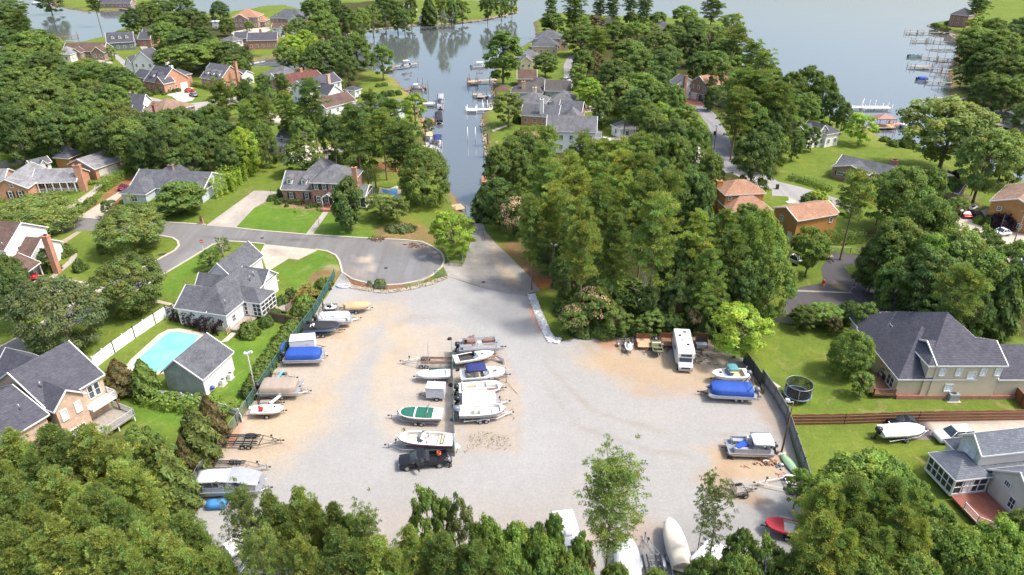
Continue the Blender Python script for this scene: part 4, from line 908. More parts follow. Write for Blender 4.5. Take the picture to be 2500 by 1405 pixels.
shrubs("around the upper left houses", "D:350,228,1.6,1.6 D:362,236,1.5,1.6 D:385,230,1.4,1.4 G:402,232,.9,1.1 G:414,228,1,1.3 D:560,230,1,2.8 D:600,215,1.8,3 G:525,222,1.4,1.2 G:545,226,1.4,1.3 D:610,260,2,3.4 G:480,212,1.4,1.4 D:425,226,1,1.2 D:436,224,1,1.2")
shrubs("under the ramp wood", "D:1380,762,2,2.4 D:1420,812,2,2 G:1470,815,2.4,2.2 D:1520,812,2,2 G:1562,812,2.2,2.4 L:1608,808,1.8,2 D:1640,812,1.6,2 D:1720,812,2,2.4 G:1500,742,3,3 D:1540,752,3,3 D:1620,742,3,3 G:1690,742,3,3")
# palms
grove("beside the slate ranch", "aR:536,406,15,4"); grove("in the front bed of the slate ranch", "aR:316,480,14,3.2")
grove("by the kidney pool", "aG:896,412,17,4.5 aG:915,424,16,3.6 aG:880,408,13,4.5 aR:905,438,12,3"); grove("beside the white garage", "aG:1526,296,13,6")
grove("on the middle peninsula bank", "aR:1190,315,16,4 aG:1240,335,14,3 aG:1258,345,15,3.4 aR:1188,350,12,3 aG:1292,355,16,3"); grove("right of the dead end road", "aG:840,205,9,5 aG:668,232,8,4")

# hedges and leafy beds
def hedge(pts, wd, h, col, label, cat='hedge', dens=34, leaf=.15, wob=.25, seed=0, name='hedge'):
    W = [Vector((g.x, g.y)) for g in P(pts)]; rs = np.random.RandomState(seed+len(pts)); o0 = W[0]; P_, N_ = [], []
    for i in range(len(W)-1):
        a, b = W[i], W[i+1]; L = (b-a).length; d = (b-a)/L; nn = Vector((-d.y, d.x)); n = int(L*(wd+2*h)*dens)
        u = rs.uniform(0, L, n); k = rs.uniform(0, wd+2*h, n); j = rs.uniform(.8, 1.05, n)+wob*np.sin(u*1.7)*.3+wob*.3*np.sin(u*4.1+1)
        side = np.where(k < h, -1, np.where(k > h+wd, 1, 0)); off = np.where(side == 0, (k-h-wd/2), side*wd/2*j); z = np.where(side == 0, h*j, np.where(side < 0, k, k-h-wd)*j)
        P_.append(np.stack([a.x-o0.x+d.x*u+nn.x*off, a.y-o0.y+d.y*u+nn.y*off, z], 1)); N_.append(np.stack([nn.x*side, nn.y*side, (side == 0)*1.0+.4], 1))
    Pp = np.concatenate(P_)+rs.normal(0, .05, (sum(map(len, P_)), 3)); Nn = np.concatenate(N_); n = len(Pp)
    V = cards(rs, Pp, Nn+rs.normal(0, .45, (n, 3)), rs.uniform(.6, 1.2, n)*leaf, 1.2); g = rs.uniform(.7, 1.3, (n, 1)); wv = rs.normal(0, .1, (n, 1))
    C = np.repeat(np.concatenate([g*(1+wv), g, g*(1-wv)], 1), 4, 0)
    o = link(name, crown_mesh(name, V, C), None, (o0.x, o0.y, 0)); o.color = (*col, 1); tag(o, label, cat); return o
hedge(poly("248,470 300,436"), 2.2, 2.2, LTG, "tall clipped hedge between the two ranch driveways, lower stretch"); hedge(poly("304,432 350,402"), 2.2, 2.2, LTG, "tall clipped hedge between the two ranch driveways, upper stretch")
hedge(poly("120,476 150,478 185,472 205,460"), 1.1, .9, LTG, "low clipped hedge in front of the porch ranch"); hedge(poly("0,494 18,492"), 1.1, .9, LTG, "short low hedge at the left photo edge"); hedge(poly("32,492 62,488 100,486"), 1.1, .8, LTG, "low hedge below the gabled brick wing")
hedge(poly("212,448 232,452 252,446 256,434 236,434 214,440"), 1.1, .9, LTG, "square box hedge beside the brick garage"); hedge(poly("190,525 212,514 228,492"), 1.0, .9, GRN, "low hedge lining the foot of the ranch driveway"); hedge(poly("228,492 246,476"), 1, .8, LTG, "low ground hedge under the tall driveway hedge")
hedge(poly("0,402 50,385 95,365 130,350"), 2.6, 2.2, YEL, "loose leafy hedge behind the wood fence at far left")
hedge(poly("512,482 545,470 590,432 612,412"), 4.2, 3.6, YEL, "large rounded hedge right of the slate ranch", leaf=.24, dens=24, wob=.6)
hedge(poly("688,494 740,500"), 1.2, 1.0, DKG, "clipped hedge along the tall brick house wall")
hedge(poly("1925,438 1975,450 2028,470"), 1.8, 1.3, GRN, "long trimmed hedge along the right driveway"); hedge(poly("2010,592 2050,595 2100,590"), 2.2, 2.4, GRN, "hedge behind the ochre cedar garage")
hedge(poly("355,972 400,988 450,996 500,1000 575,1018"), 2.6, 1.3, LTG, "leafy hedge below the white picket fence", leaf=.2, dens=26, wob=.6)
hedge(poly("432,772 470,786 505,800 548,812"), 2.6, 2.0, PLM, "dark purple loropetalum hedge along the white house wall", leaf=.18, wob=.6, dens=40)
hedge(poly("1270,322 1300,320 1318,318"), 1.2, 1.6, LTG, "small clipped hedge below the brick house on the middle peninsula"); hedge(poly("536,226 470,210"), 1.5, 1.3, GRN, "foundation hedge of the brick dormered house")
hedge(poly("720,520 726,514"), .6, .4, YEL, "tiny flowering clump by the brick house path"); hedge(poly("535,612 560,606"), 2.4, 2.0, GRY, "blue grey bushy plant beside the snag", leaf=.2)
hedge(poly("725,738 765,742 758,722 735,724"), 2.4, 1.2, (.26,.22,.07), "pale dry ornamental grass clump by the lot fence", leaf=.3, wob=.7)
hedge(poly("985,1052 990,1050"), .4, .3, OLV, "weed tuft on the lot", wob=.5)
# undergrowth nobody could count
def undergrowth(name, pgs, n, seed, cols, hmax=2.0, kind='stuff', leaf=.35):
    rs = np.random.RandomState(seed); pp = []
    for s in pgs:
        W = wpoly(s); xs_ = [p[0] for p in W]; ys_ = [p[1] for p in W]
        x = rs.uniform(min(xs_), max(xs_), n*3); y = rs.uniform(min(ys_), max(ys_), n*3); k = (sdist(x, y, W) > .5) & (vnoise(x, y, .25, seed) > -.25)
        x, y = x[k][:n], y[k][:n]; pp.append(np.stack([x, y, rs.uniform(0, 1, len(x))*hmax*(.5+.5*vnoise(x, y, .35, 5))+.05], 1))
    Pp = np.concatenate(pp); m = len(Pp); V = cards(rs, Pp, rs.normal(0, .5, (m, 3))+np.array([0, 0, .8]), rs.uniform(.5, 1.3, m)*leaf, 1.3)
    base = np.array(cols)[rs.randint(0, len(cols), m)]*rs.uniform(.7, 1.3, (m, 1)); o = link(name, crown_mesh(name, V, np.repeat(base, 4, 0)))
    o.color = (1, 1, 1, 1); tag(o, kind=kind)
undergrowth('undergrowth', ["1360,690 1900,690 1830,850 1700,812 1530,822 1400,822", "1250,560 1900,560 1900,690 1380,690", "1230,400 1720,400 1750,560 1250,560"], 26000, 1, [GRN, DKG, LTG, OLV], 2.6)
undergrowth('forest_floor_plants', ["0,225 330,290 560,300 660,360 600,400 300,395 0,385", "-200,1080 400,1100 450,1240 250,1420 -200,1420", "1950,1160 2260,1200 2330,1320 2000,1420"], 12000, 2, [GRN, DKG, OLV], 2.0)
undergrowth('dry_weeds', ["1112,1055 1190,1048 1250,1062 1262,1085 1240,1112 1180,1100 1130,1118 1112,1090", "1100,840 1116,840 1118,1110 1098,1110", "1225,880 1255,950 1268,1050 1255,1100 1240,1000"], 300, 9, [(.22,.17,.10), (.18,.14,.09), OLV], .10, leaf=.07)
undergrowth('weeds', ["1800,880 1850,930 1880,960 1940,1100 1970,1180 1925,1090 1895,1010 1850,960"], 1500, 3, [OLV, GRN, BRO], .4, leaf=.16)
# ================================================================ HOUSES
TRIM = plain('white_trim', (.74,.74,.72), .5, .05)
SHUT = plain('black_shutter', (.02,.022,.026), .6, .1)
BRASS = plain('dark_brown_door', (.12,.05,.03), .5, .1)
SCREEN = glassy('dark_insect_screen', (.035,.037,.04), .6, .3)
WINC = {}
def window_mesh(wd, ht, frame=None, shutters=False, mull=(2, 2), pane=None):
    key = (round(wd, 2), round(ht, 2), frame and frame.name, shutters, mull, pane and pane.name)
    if key in WINC: return WINC[key]
    m = MB(); t = .09
    # local: x along the wall, y = out of the wall, z up; origin = window centre on the wall
    m.box((0, .02, 0), (wd-2*t, .05, ht-2*t), mi=1)
    for sx in (-1, 1): m.box((sx*(wd/2-t/2), .045, 0), (t, .11, ht))
    m.box((0, .05, ht/2-t/2), (wd-2*t, .11, t)); m.box((0, .065, -ht/2+t/2), (wd-2*t, .15, t))
    for i in range(1, mull[0]): m.box((-wd/2+wd*i/mull[0], .05, 0), (.045, .035, ht-2*t))
    for i in range(1, mull[1]): m.box((0, .053, -ht/2+ht*i/mull[1]), (wd-2*t, .035, .05))
    if shutters:
        for sx in (-1, 1): m.box((sx*(wd/2+.22), .03, 0), (.38, .06, ht), mi=2)
    me = m.mesh('window', [frame or TRIM, pane or GLASS, SHUT]); WINC[key] = me; return me

class House:
    def __init__(s, name, label, cat, A, B, h, roofm, wallm, trim=None, gz=0.0):
        """frame of the house: near-left and near-right eave corners (photo pixels) at height h"""
        a, b = G(*A, h+gz), G(*B, h+gz); s.ang = math.atan2(b.y-a.y, b.x-a.x); s.gz = gz
        s.root = empty(name, (a.x, a.y, gz), s.ang, label, cat); s.o = Vector((a.x, a.y)); s.roofm, s.wallm, s.trim = roofm, wallm, trim or TRIM
        s.wings = []; s.parts = {}
    def loc(s, px, py, z): g = G(px, py, z+s.gz); return s.tl(g.x, g.y)
    def tl(s, x, y):
        d = Vector((x, y))-s.o; c, n = math.cos(-s.ang), math.sin(-s.ang); return Vector((d.x*c-d.y*n, d.x*n+d.y*c))
    def wing(s, A, B, D, h, rise, roof='gable', ridge='along', wall=None, roofm=None, snap=True, over=.35, base=0.0, gablew=None, trimw=.09, frac=.5, hipk=1.0, nowall=False, inset=.0):
        """A,B photo pixels of the near eave corners; D depth away from the camera (m)"""
        a, b = s.loc(*A, h), s.loc(*B, h); d = b-a; L = d.length; ang = math.atan2(d.y, d.x)
        if snap: ang = round(ang/(math.pi/2))*(math.pi/2)
        return s.wing_l(a, ang, L, D, h, rise, roof, ridge, wall, roofm, over, base, gablew, trimw, frac, hipk, nowall)
    def wing_l(s, a, ang, L, D, h, rise, roof='gable', ridge='along', wall=None, roofm=None, over=.35, base=0.0, gablew=None, trimw=.09, frac=.5, hipk=1.0, nowall=False):
        M = Matrix.Translation((a.x, a.y, 0)) @ Matrix.Rotation(ang, 4, 'Z'); W = dict(M=M, L=L, D=D, h=h, rise=rise, ridge=ridge, over=over, roof=roof, ang=ang, a=a)
        wall = wall or s.wallm; roofm = roofm or s.roofm; o = over; t = .2; k = len(s.wings)*.004; h = h+k
        R_ = MB(); T = MB(); Wl = MB()
        # canonical frame: x 0..L, y 0..D ; ridge along x.  for ridge across swap axes
        sw = (ridge == 'across'); LL, DD = (D, L) if sw else (L, D)
        def P3(x, y, z): return (y, x, z) if sw else (x, y, z)
        if roof == 'gable':
            ry = DD*frac; rz = h+rise
            def prof(x, dz=0, e=0): return [P3(x, 0-e, h-t-dz), P3(x, 0-e, h+dz), P3(x, ry, rz+dz), P3(x, DD+e, h+dz), P3(x, DD+e, h-t-dz), P3(x, ry, rz-t-dz)]
            R_.loft([prof(.12), prof(LL-.12)], smooth=False)
            T.loft([prof(0, .02, .02), prof(.12, .02, .02)], smooth=False); T.loft([prof(LL-.12, .02, .02), prof(LL, .02, .02)], smooth=False)
            for yy in (-.045, DD+.005): # eave gutters
                T.add([P3(x, y, z) for x in (.13, LL-.13) for y, z in ((yy, h-.2), (yy+.04, h-.2), (yy+.04, h-.01), (yy, h-.01))], [(0,1,2,3), (4,7,6,5), (0,4,5,1), (1,5,6,2), (2,6,7,3), (3,7,4,0)])
            wy0, wy1 = o, DD-o; sl1 = rise/ry; sl2 = rise/(DD-ry)
            def wprof(x): return [P3(x, wy0, base), P3(x, wy0, h-t+sl1*o-.02), P3(x, ry, rz-t-.02), P3(x, wy1, h-t+sl2*o-.02), P3(x, wy1, base)]
            if not nowall: Wl.loft([wprof(o), wprof(LL-o)], smooth=False)
        elif roof == 'hip':
            hx = min(LL/2-.01, DD/2*hipk); ry = DD/2; rz = h+rise
            v = [P3(0, 0, h), P3(LL, 0, h), P3(LL, DD, h), P3(0, DD, h), P3(hx, ry, rz), P3(LL-hx, ry, rz)]
            R_.add(v+[P3(0, 0, h-t), P3(LL, 0, h-t), P3(LL, DD, h-t), P3(0, DD, h-t)], [(0,1,5,4), (1,2,5), (2,3,4,5), (3,0,4), (0,6,7,1), (1,7,8,2), (2,8,9,3), (3,9,6,0), (9,8,7,6)])
            for A_, B_ in (((-.04, -.04), (LL+.04, 0)), ((-.04, DD), (LL+.04, DD+.04)), ((-.04, 0), (0, DD)), ((LL, 0), (LL+.04, DD))):
                q = [P3(A_[0], A_[1], h-.2), P3(B_[0], B_[1], h-.01)]; T.b2([min(q[0][i], q[1][i]) for i in range(3)], [max(q[0][i], q[1][i]) for i in range(3)])
            q = [P3(o, o, base), P3(LL-o, DD-o, h-t-.01)]
            if not nowall: Wl.b2([min(q[0][i], q[1][i]) for i in range(3)], [max(q[0][i], q[1][i]) for i in range(3)])
        elif roof == 'shed': # slopes up away from the near edge
            def sp(x, dz=0): return [P3(x, 0, h-t-dz), P3(x, 0, h+dz), P3(x, DD, h+rise+dz), P3(x, DD, h+rise-t-dz)]
            R_.loft([sp(0), sp(LL)], smooth=False); T.b2((-.02, -.04, h-.2), (L+.02, -.002, h-.01))
            if not nowall: Wl.b2((o, o, base), (L-o, D-o, h-t-.01))
        elif roof == 'flat':
            R_.b2((0, 0, h-t), (L, D, h))
            if not nowall: Wl.b2((o, o, base), (L-o, D-o, h-t-.005))
        for mb, nm, mt in ((R_, 'roof', roofm), (T, 'roof_trim', s.trim), (Wl, 'wall', wall)):
            if mb.v: mb.xform(M); mb.build(nm, mt, s.root)
        s.wings.append(W); return W
    def face(s, W, side):
        """returns (origin, direction angle, length) of a wall: near, far, left, right"""
        L, D, o = W['L'], W['D'], W['over']; M = W['M']
        p, q = {'near': ((o, o), (L-o, o)), 'right': ((L-o, o), (L-o, D-o)), 'far': ((L-o, D-o), (o, D-o)), 'left': ((o, D-o), (o, o))}[side]
        a, b = M @ Vector((*p, 0)), M @ Vector((*q, 0)); return a, math.atan2((b-a).y, (b-a).x), (b-a).length
    def put(s, W, side, u, z, me, name='window'):
        a, an, L = s.face(W, side); u = u*L if abs(u) <= 1 else u
        p = a+Vector((math.cos(an), math.sin(an), 0))*u; return link(name, me, s.root, (p.x, p.y, z), (0, 0, an+math.pi))
    def wins(s, W, side, us, z, wd=1.0, ht=1.5, **kw):
        me = window_mesh(wd, ht, **kw)
        for u in us: s.put(W, side, u, z, me)
    def door(s, W, side, u, wd=1.0, ht=2.1, mat=None, z=0.0, name='door', frame=True):
        m = MB(); m.box((0, .03, ht/2+z), (wd, .06, ht), mi=0)
        for i in (-1, 1): m.box((i*(wd/2+.06), .045, ht/2+z), (.12, .09, ht), mi=1)
        m.box((0, .045, ht+.06+z), (wd+.24, .09, .12), mi=1)
        if name == 'garage_door':
            for i in range(1, 4): m.box((0, .064, z+ht*i/4), (wd, .01, .03), mi=1)
        d = s.put(W, side, u, 0, m.mesh(name, [mat or BRASS, s.trim]), name)
        if name == 'door':
            k = MB(); k.box((wd*.38, .09, 1.0+z), (.08, .05, .05)); k.build('handle', METAL_L, d)
        return d
    def chimney(s, px, py, z, wd=1.0, dp=.7, top=None, mat=None, base=0.0):
        """px,py = photo pixel of the chimney's top centre; top = its height"""
        p = s.loc(px, py, top); m = MB(); m.b2((-wd/2, -dp/2, base), (wd/2, dp/2, top-.25)); m.b2((-wd/2-.08, -dp/2-.08, top-.25), (wd/2+.08, dp/2+.08, top-.05), 0); m.b2((-wd*.2, -dp*.2, top-.05), (wd*.2, dp*.2, top+.2), 1)
        return m.build('chimney', [mat or BRICK_O, METAL_D], s.root, (p.x, p.y, 0))
    def dormer(s, W, side, u, zb, wd=1.5, ht=1.5, dep=2.6, mat=None, roofm=None, y0=None):
        """gabled dormer standing on the near roof slope: u along, zb = sill height"""
        L, D, o = W['L'], W['D'], W['over']; slope = W['rise']/(D/2); y0 = (zb-W['h'])/slope; m = MB(); r = MB(); t = MB(); hh = ht; pk = wd*.42
        x = u*L; M = W['M']
        if side == 'right': # ridge across, slope facing right
            slope = W['rise']/(L/2); x0 = L-(zb-W['h'])/slope; M = M @ Matrix.Translation((x0, u*D, 0)) @ Matrix.Rotation(math.pi/2, 4, 'Z'); x = 0; y0 = 0
        m.loft([[(x-wd/2, yy, zb-.1), (x-wd/2, yy, zb+hh), (x, yy, zb+hh+pk), (x+wd/2, yy, zb+hh), (x+wd/2, yy, zb-.1)] for yy in (y0, y0+dep)], smooth=False)
        e = .2
        for sgn in (-1, 1):
            r.loft([[(x, yy, zb+hh+pk+.02), (x, yy, zb+hh+pk+.14), (x+sgn*(wd/2+e), yy, zb+hh-e*.8+.1), (x+sgn*(wd/2+e), yy, zb+hh-e*.8-.02)] for yy in (y0-.2, y0+dep)], smooth=False)
        m.xform(M); r.xform(M); d = m.build('dormer', mat or TRIM, s.root); r.build('dormer_roof', roofm or s.roofm, d)
        p = M @ Vector((x, y0, zb+hh*.52)); link('window', window_mesh(wd*.6, hh*.8), d, tuple(p), (0, 0, W['ang']+math.pi+(math.pi/2 if side == 'right' else 0)))
    def porch(s, A, B, D, h, n=5, rail=True, z0=.5, steps=None, roofh=None):
        """posts and a railing along a porch front given by two photo pixels at height h"""
        a, b = s.loc(*A, h), s.loc(*B, h); d = (b-a); L = d.length; d /= L; m = MB(); nn = Vector((-d.y, d.x)); f = MB()
        q = [a, b, b+nn*D, a+nn*D]; f.prism([(p.x, p.y) for p in q], .02, z0); f.build('porch_floor', WOOD_G, s.root)
        for i in range(n+1):
            p = a+d*(L*i/n); m.box((p.x, p.y, (h-.2+z0)/2), (.16, .16, h-.2-z0), math.atan2(d.y, d.x))
        if rail:
            an = math.atan2(d.y, d.x)
            for zz in (.15, .85):
                c = (a+b)/2; m.box((c.x, c.y, z0+zz), (L, .05, .06), an)
            k = int(L/.22)
            for i in range(k):
                p = a+d*(L*(i+.5)/k); m.box((p.x, p.y, z0+.5), (.035, .035, .68), an)
        m.build('porch_railing', TRIM, s.root)
    def screen(s, W, side, z0, z1, nx, nz, mat=None):
        """screened porch wall: dark screen with a white grid"""
        a, an, L = s.face(W, side); m = MB(); H = z1-z0
        m.box((0, .03, H/2), (L-.1, .04, H), mi=1)
        for i in range(nx+1): m.box((-L/2+L*i/nx, .065, H/2), (.11, .13, H))
        for i in range(nz+1): m.box((0, .06, H*i/nz), (L, .10, .10))
        c = a+Vector((math.cos(an), math.sin(an), 0))*L/2; link('screen_wall', m.mesh('screen_wall', [TRIM, SCREEN]), s.root, (c.x, c.y, z0), (0, 0, an+math.pi))
    def box(s, name, A, D, L, z0, z1, mat, ang=0.0, at=None):
        """plain slab part: A photo pixel of the near-left corner at z1"""
        a = s.loc(*A, z1); m = MB(); m.b2((0, 0, z0), (L, D, z1)); return m.build(name, mat, s.root, (a.x, a.y, 0), (0, 0, ang))
    def vents(s, pts, z):
        for x, y in pts:
            p = s.loc(x, y, z); m = MB(); m.tube([(0,0,-.5), (0,0,.35)], .09, 6); m.build('roof_vent', METAL_L, s.root, (p.x, p.y, z))

def V2(x, y): return Vector((x, y))
def WL(H, x0, x1, y0, y1, h, rise, roof='gable', ridge='along', **kw): return H.wing_l(V2(x0, y0), 0.0, x1-x0, y1-y0, h, rise, roof, ridge, **kw)
def slab(H, name, x0, x1, y0, y1, z0, z1, mat):
    m = MB(); m.b2((x0, y0, z0), (x1, y1, z1)); return m.build(name, mat, H.root)
def rail(H, pts, z, mat, h=.95, name='railing', step=.14):
    m = MB()
    for (x0, y0), (x1, y1) in zip(pts, pts[1:]):
        L = math.hypot(x1-x0, y1-y0); an = math.atan2(y1-y0, x1-x0)
        for zz in (.08, h): m.box(((x0+x1)/2, (y0+y1)/2, z+zz), (L, .06, .07), an)
        k = max(2, int(L/step))
        for i in range(k): t = (i+.5)/k; m.box((x0+(x1-x0)*t, y0+(y1-y0)*t, z+h/2), (.035, .035, h-.1), an)
        for t in (0, 1): m.box((x0+(x1-x0)*t, y0+(y1-y0)*t, z+h/2), (.12, .12, h+.1), an)
    return m.build(name, mat, H.root)
HOUSE = 'house'
# ---- white house above the pool
H = House('white_house', "white sided house with sprawling slate grey roofs between road and pool", HOUSE, (423,752), (549,771), 3.2, SH_M, SID_W)
w1 = WL(H, 0, 6.0, 0, 7.4, 3.2, 2.3); w2 = WL(H, 1.6, 9.5, .01, 14.4, 3.21, 2.9, 'hip', 'across')
w3 = WL(H, 5.5, 12.5, 4.7, 9.2, 3.15, 1.5, 'hip', nowall=True); w4 = WL(H, 4.4, 9.7, 10.3, 14.8, 3.25, 1.8)
w5 = WL(H, -2.0, 3.3, 11, 20.4, 3.2, 2.6, ridge='across'); WL(H, -1.4, 4.5, 6.9, 10.6, 3.1, 1.9)
H.wins(w1, 'near', [.9], 1.5, .9, 1.4); H.wins(w2, 'near', [.82], 1.5, .9, 1.5, pane=SCREEN); H.wins(w2, 'right', [.12], 1.6, .9, 1.3); H.wins(w5, 'right', [.3, .7], 1.6, .9, 1.2)
pw = dict(M=Matrix.Translation((9.2, 4.8, 0)), L=3.2, D=4.3, over=.1, ang=0, a=V2(9.2, 4.8)); slab(H, 'porch_floor', 9.3, 12.4, 4.9, 9.1, .5, .7, WOOD_G)
H.screen(pw, 'near', .7, 3.0, 4, 3); H.screen(pw, 'right', .7, 3.0, 4, 3); H.door(pw, 'near', .35, .9, 2.1, TRIM, .7)
slab(H, 'deck', 9.35, 11.3, .3, 4.7, .3, .55, WOOD_G); rail(H, [(11.3, .3), (11.3, 3.4)], .55, WOOD_T); rail(H, [(9.5, -.6), (9.5, .3)], .2, WOOD_T)
slab(H, 'deck', 12.5, 15, 7.6, 10.5, .3, .55, WOOD_G); rail(H, [(12.6, 10.5), (15, 10.5), (15, 7.6)], .55, WOOD_B)
H.vents([(549,737), (576,622), (609,678), (618,668)], 5.0)
def adirondack(H, x, y):
    m = MB(); m.box((0, 0, .35), (.6, .55, .06)); m.box((-.28, 0, .65), (.06, .55, .7), ry=-.3)
    for i in (-1, 1): m.box((0, i*.3, .55), (.6, .09, .04)); m.box((.25, i*.28, .2), (.06, .06, .55)); m.box((-.25, i*.28, .2), (.06, .06, .55))
    return m
for k, (x, y) in enumerate([(581,772), (590,764), (598,756)]):
    g_ = G(x, y, .55); o = adirondack(H, 0, 0).build('deck_chair', WHITE, None, (g_.x, g_.y, .55), (0, 0, R(-15))); tag(o, ["white deck chair nearest the wooden steps", "middle of three white deck chairs on the deck", "white deck chair nearest the screened porch"][k], 'chair', 'white chairs on the deck')
# ---- pool house
H = House('pool_house', "slate roofed white pool house, shade painted grey green, beside the long swimming pool", 'outbuilding', (390,911), (492,929), 3.0, SH_M, SID_G)
w = WL(H, 0, 6.7, 0, 7.2, 3.0, 2.6, ridge='across', frac=.42); m = MB(); m.b2((6.35, .37, .05), (6.42, 6.8, 2.78)); m.build('side_wall', SID_W, H.root)  # lit side stays white, other walls have shade painted in as grey green
H.wins(w, 'right', [.12], 1.6, .5, .5); H.door(w, 'right', .5, 1.6, 2.0, WHITE)
def ac_unit(px, py, label, mat, s=(.8, .8, .8), rz=0.0, z=0.0, grp=None, round_=False):
    p = G(px, py, z); root = empty('air_conditioner', (p.x, p.y, z), rz, label, 'air conditioner', grp); m = MB()
    if round_:
        m.cyl((0,0,s[2]/2+.05), s[0]/2, s[2], 16, smooth=False)
        for i in range(16): a = i*math.pi/8; m.box((math.cos(a)*s[0]*.505, math.sin(a)*s[0]*.505, s[2]/2+.05), (.03, .03, s[2]*.9), a)
    else: m.b2((-s[0]/2, -s[1]/2, .05), (s[0]/2, s[1]/2, s[2]))
    m.build('casing', mat, root); f = MB(); f.cyl((0, 0, s[2]+.06 if round_ else s[2]+.005), s[0]*.32, .02, 14); f.build('fan_grille', METAL_D, root); q = MB(); q.b2((-s[0]*.7, -s[1]*.7, 0), (s[0]*.7, s[1]*.7, .05)); q.build('pad', CONC, root)
ac_unit(564, 925, "white air conditioner at the far end of the pool house wall", WHITE, (.8,.5,1.0), R(75)); ac_unit(546, 940, "white air conditioner nearer the grill by the pool house", WHITE, (.8,.5,1.0), R(75))
p = G(521, 958); root = empty('grill', (p.x, p.y, 0), 0, "blue covered kettle grill beside the pool house", 'grill'); m = MB(); m.loft([[(math.cos(a*math.pi/5)*r, math.sin(a*math.pi/5)*r, z) for a in range(10)] for r, z in ((.18,.5),(.32,.62),(.34,.85),(.25,1.0),(.06,1.06))]); m.build('bowl', plain('blue_enamel', (.02,.06,.25), .3), root)
for a in (0, 2.1, 4.2): m = MB(); m.tube([(.15*math.cos(a), .15*math.sin(a), .55), (.35*math.cos(a), .35*math.sin(a), 0)], .02, 5); m.build('leg', METAL_L, root)
# ---- brick house bottom left
H = House('tan_brick_house', "tan brick house with charcoal roof, balcony and grey deck at lower left", HOUSE, (195,949), (251,916), 6.0, SH_D, BRICK_T)
w1 = WL(H, -4.5, 3.5, 0, 10.8, 6.0, 3.6); wg = WL(H, -4.5, -.2, -1.6, 4, 6.0, 1.9, ridge='across'); w2 = WL(H, -15, -4.6, -.8, 10.4, 5.6, 2.6); w3 = WL(H, -3.0, 2.4, 5, 13, 6.0, 2.6, ridge='across')
H.wins(wg, 'near', [.22, .72], 4.7, .85, 1.5, mull=(1,2), pane=glassy('pale_blind', (.42,.45,.46), .4)); H.wins(wg, 'near', [.3, .62], 1.6, .95, 1.4, mull=(2,2)); H.wins(w1, 'near', [.74, .86], 4.5, .8, 2.0, mull=(1,2)); H.wins(w1, 'near', [.64, .76, .86], 2.2, .6, .6, mull=(1,1))
slab(H, 'balcony', -.2, 3.2, -1.5, .3, 2.9, 3.1, WHITE); rail(H, [(-.2, -1.5), (3.2, -1.5), (3.2, .2)], 3.1, WHITE, name='balcony_railing'); 
slab(H, 'deck', -1.6, 3.2, -4.0, -.0, .75, .95, WOOD_G); rail(H, [(-1.6, -4), (3.2, -4), (3.2, -.1)], .95, plain('pale_grey_rail', (.5,.51,.5), .6), name='deck_railing', step=.1)
for x in (-1.5, .8, 3.1): m = MB(); m.box((x, -3.9, .4), (.14, .14, .8)); m.build('deck_post', WHITE, H.root)
m = MB(); m.box((3.1, -1.4, 1.4), (.14, .14, 2.9)); m.build('balcony_post', RUSTY, H.root); H.vents([(97,938), (46,993)], 8)
# ---- tan sided house right
H = House('tan_sided_house', "large tan sided house with charcoal roof and back deck at right", HOUSE, (2286,888), (2457,888), 5.7, SH_D, SID_T)
wa = WL(H, -4.5, 6, -.2, 12.8, 3.3, 4.4, 'hip'); wb = WL(H, -.2, 9.3, -.5, 6.4, 5.7, 1.7); wc = WL(H, -1.2, 9.0, -.4, 13.6, 5.6, 4.1, 'hip', 'across', hipk=1.36); wd_ = WL(H, 8.8, 22, -.3, 7.8, 3.3, 3.0); WL(H, -4.2, 6, 7.6, 16, 3.25, 3.5, 'hip')
PB = glassy('white_blind', (.52,.55,.58), .35); H.wins(wb, 'near', [.1, .35, .72, .94], 4.5, .85, 1.35, mull=(2,2), pane=PB); H.wins(wb, 'near', [.56], 3.9, 1.15, 1.2, pane=PB); H.wins(wb, 'near', [.28], 1.9, 1.15, 1.2, pane=PB, mull=(3,3))
H.wins(wa, 'left', [.90, .83], 1.6, .9, 1.7, mull=(1,2)); H.wins(wa, 'left', [.68], 1.7, .9, 1.4)
slab(H, 'foundation', -4.0, 21.6, -.3, .2, 0, .6, BRICK_R); slab(H, 'back_deck', -7.2, -4.2, -.2, 5, .5, .7, WOOD_B); rail(H, [(-4.3, -.2), (-7.2, -.2), (-7.2, 5)], .7, WOOD_B, name='deck_railing')
H.vents([(2250,815)], 6.5)
ac_unit(2283, 966, "round grey air conditioner against the tan sided house", plain('grey_unit', (.28,.30,.32), .5), (.8,.8,.85), round_=True); ac_unit(2322, 975, "larger square grey air conditioner by the tan sided house", plain('grey_unit', (.28,.30,.32), .5), (1.3,1.2,1.1))
p = G(2165, 925, .7); root = empty('pergola', (p.x, p.y, .7), 0, "round rusty garden arbour on the tan house back deck", 'arbour'); m = MB()
for i in range(12): a = i*math.pi/6; m.tube([(0,0,2.3), (1.2*math.cos(a), 1.2*math.sin(a), 2.1), (1.35*math.cos(a), 1.35*math.sin(a), 0)], .03, 4)
m.tube([(1.25*math.cos(i*math.pi/8), 1.25*math.sin(i*math.pi/8), 2.1) for i in range(17)], .04, 5); m.build('frame', RUSTY, root); m = MB(); m.cyl((0,0,.4), .7, .8, 14, r2=.7); m.build('round_tub', METAL_D, root)
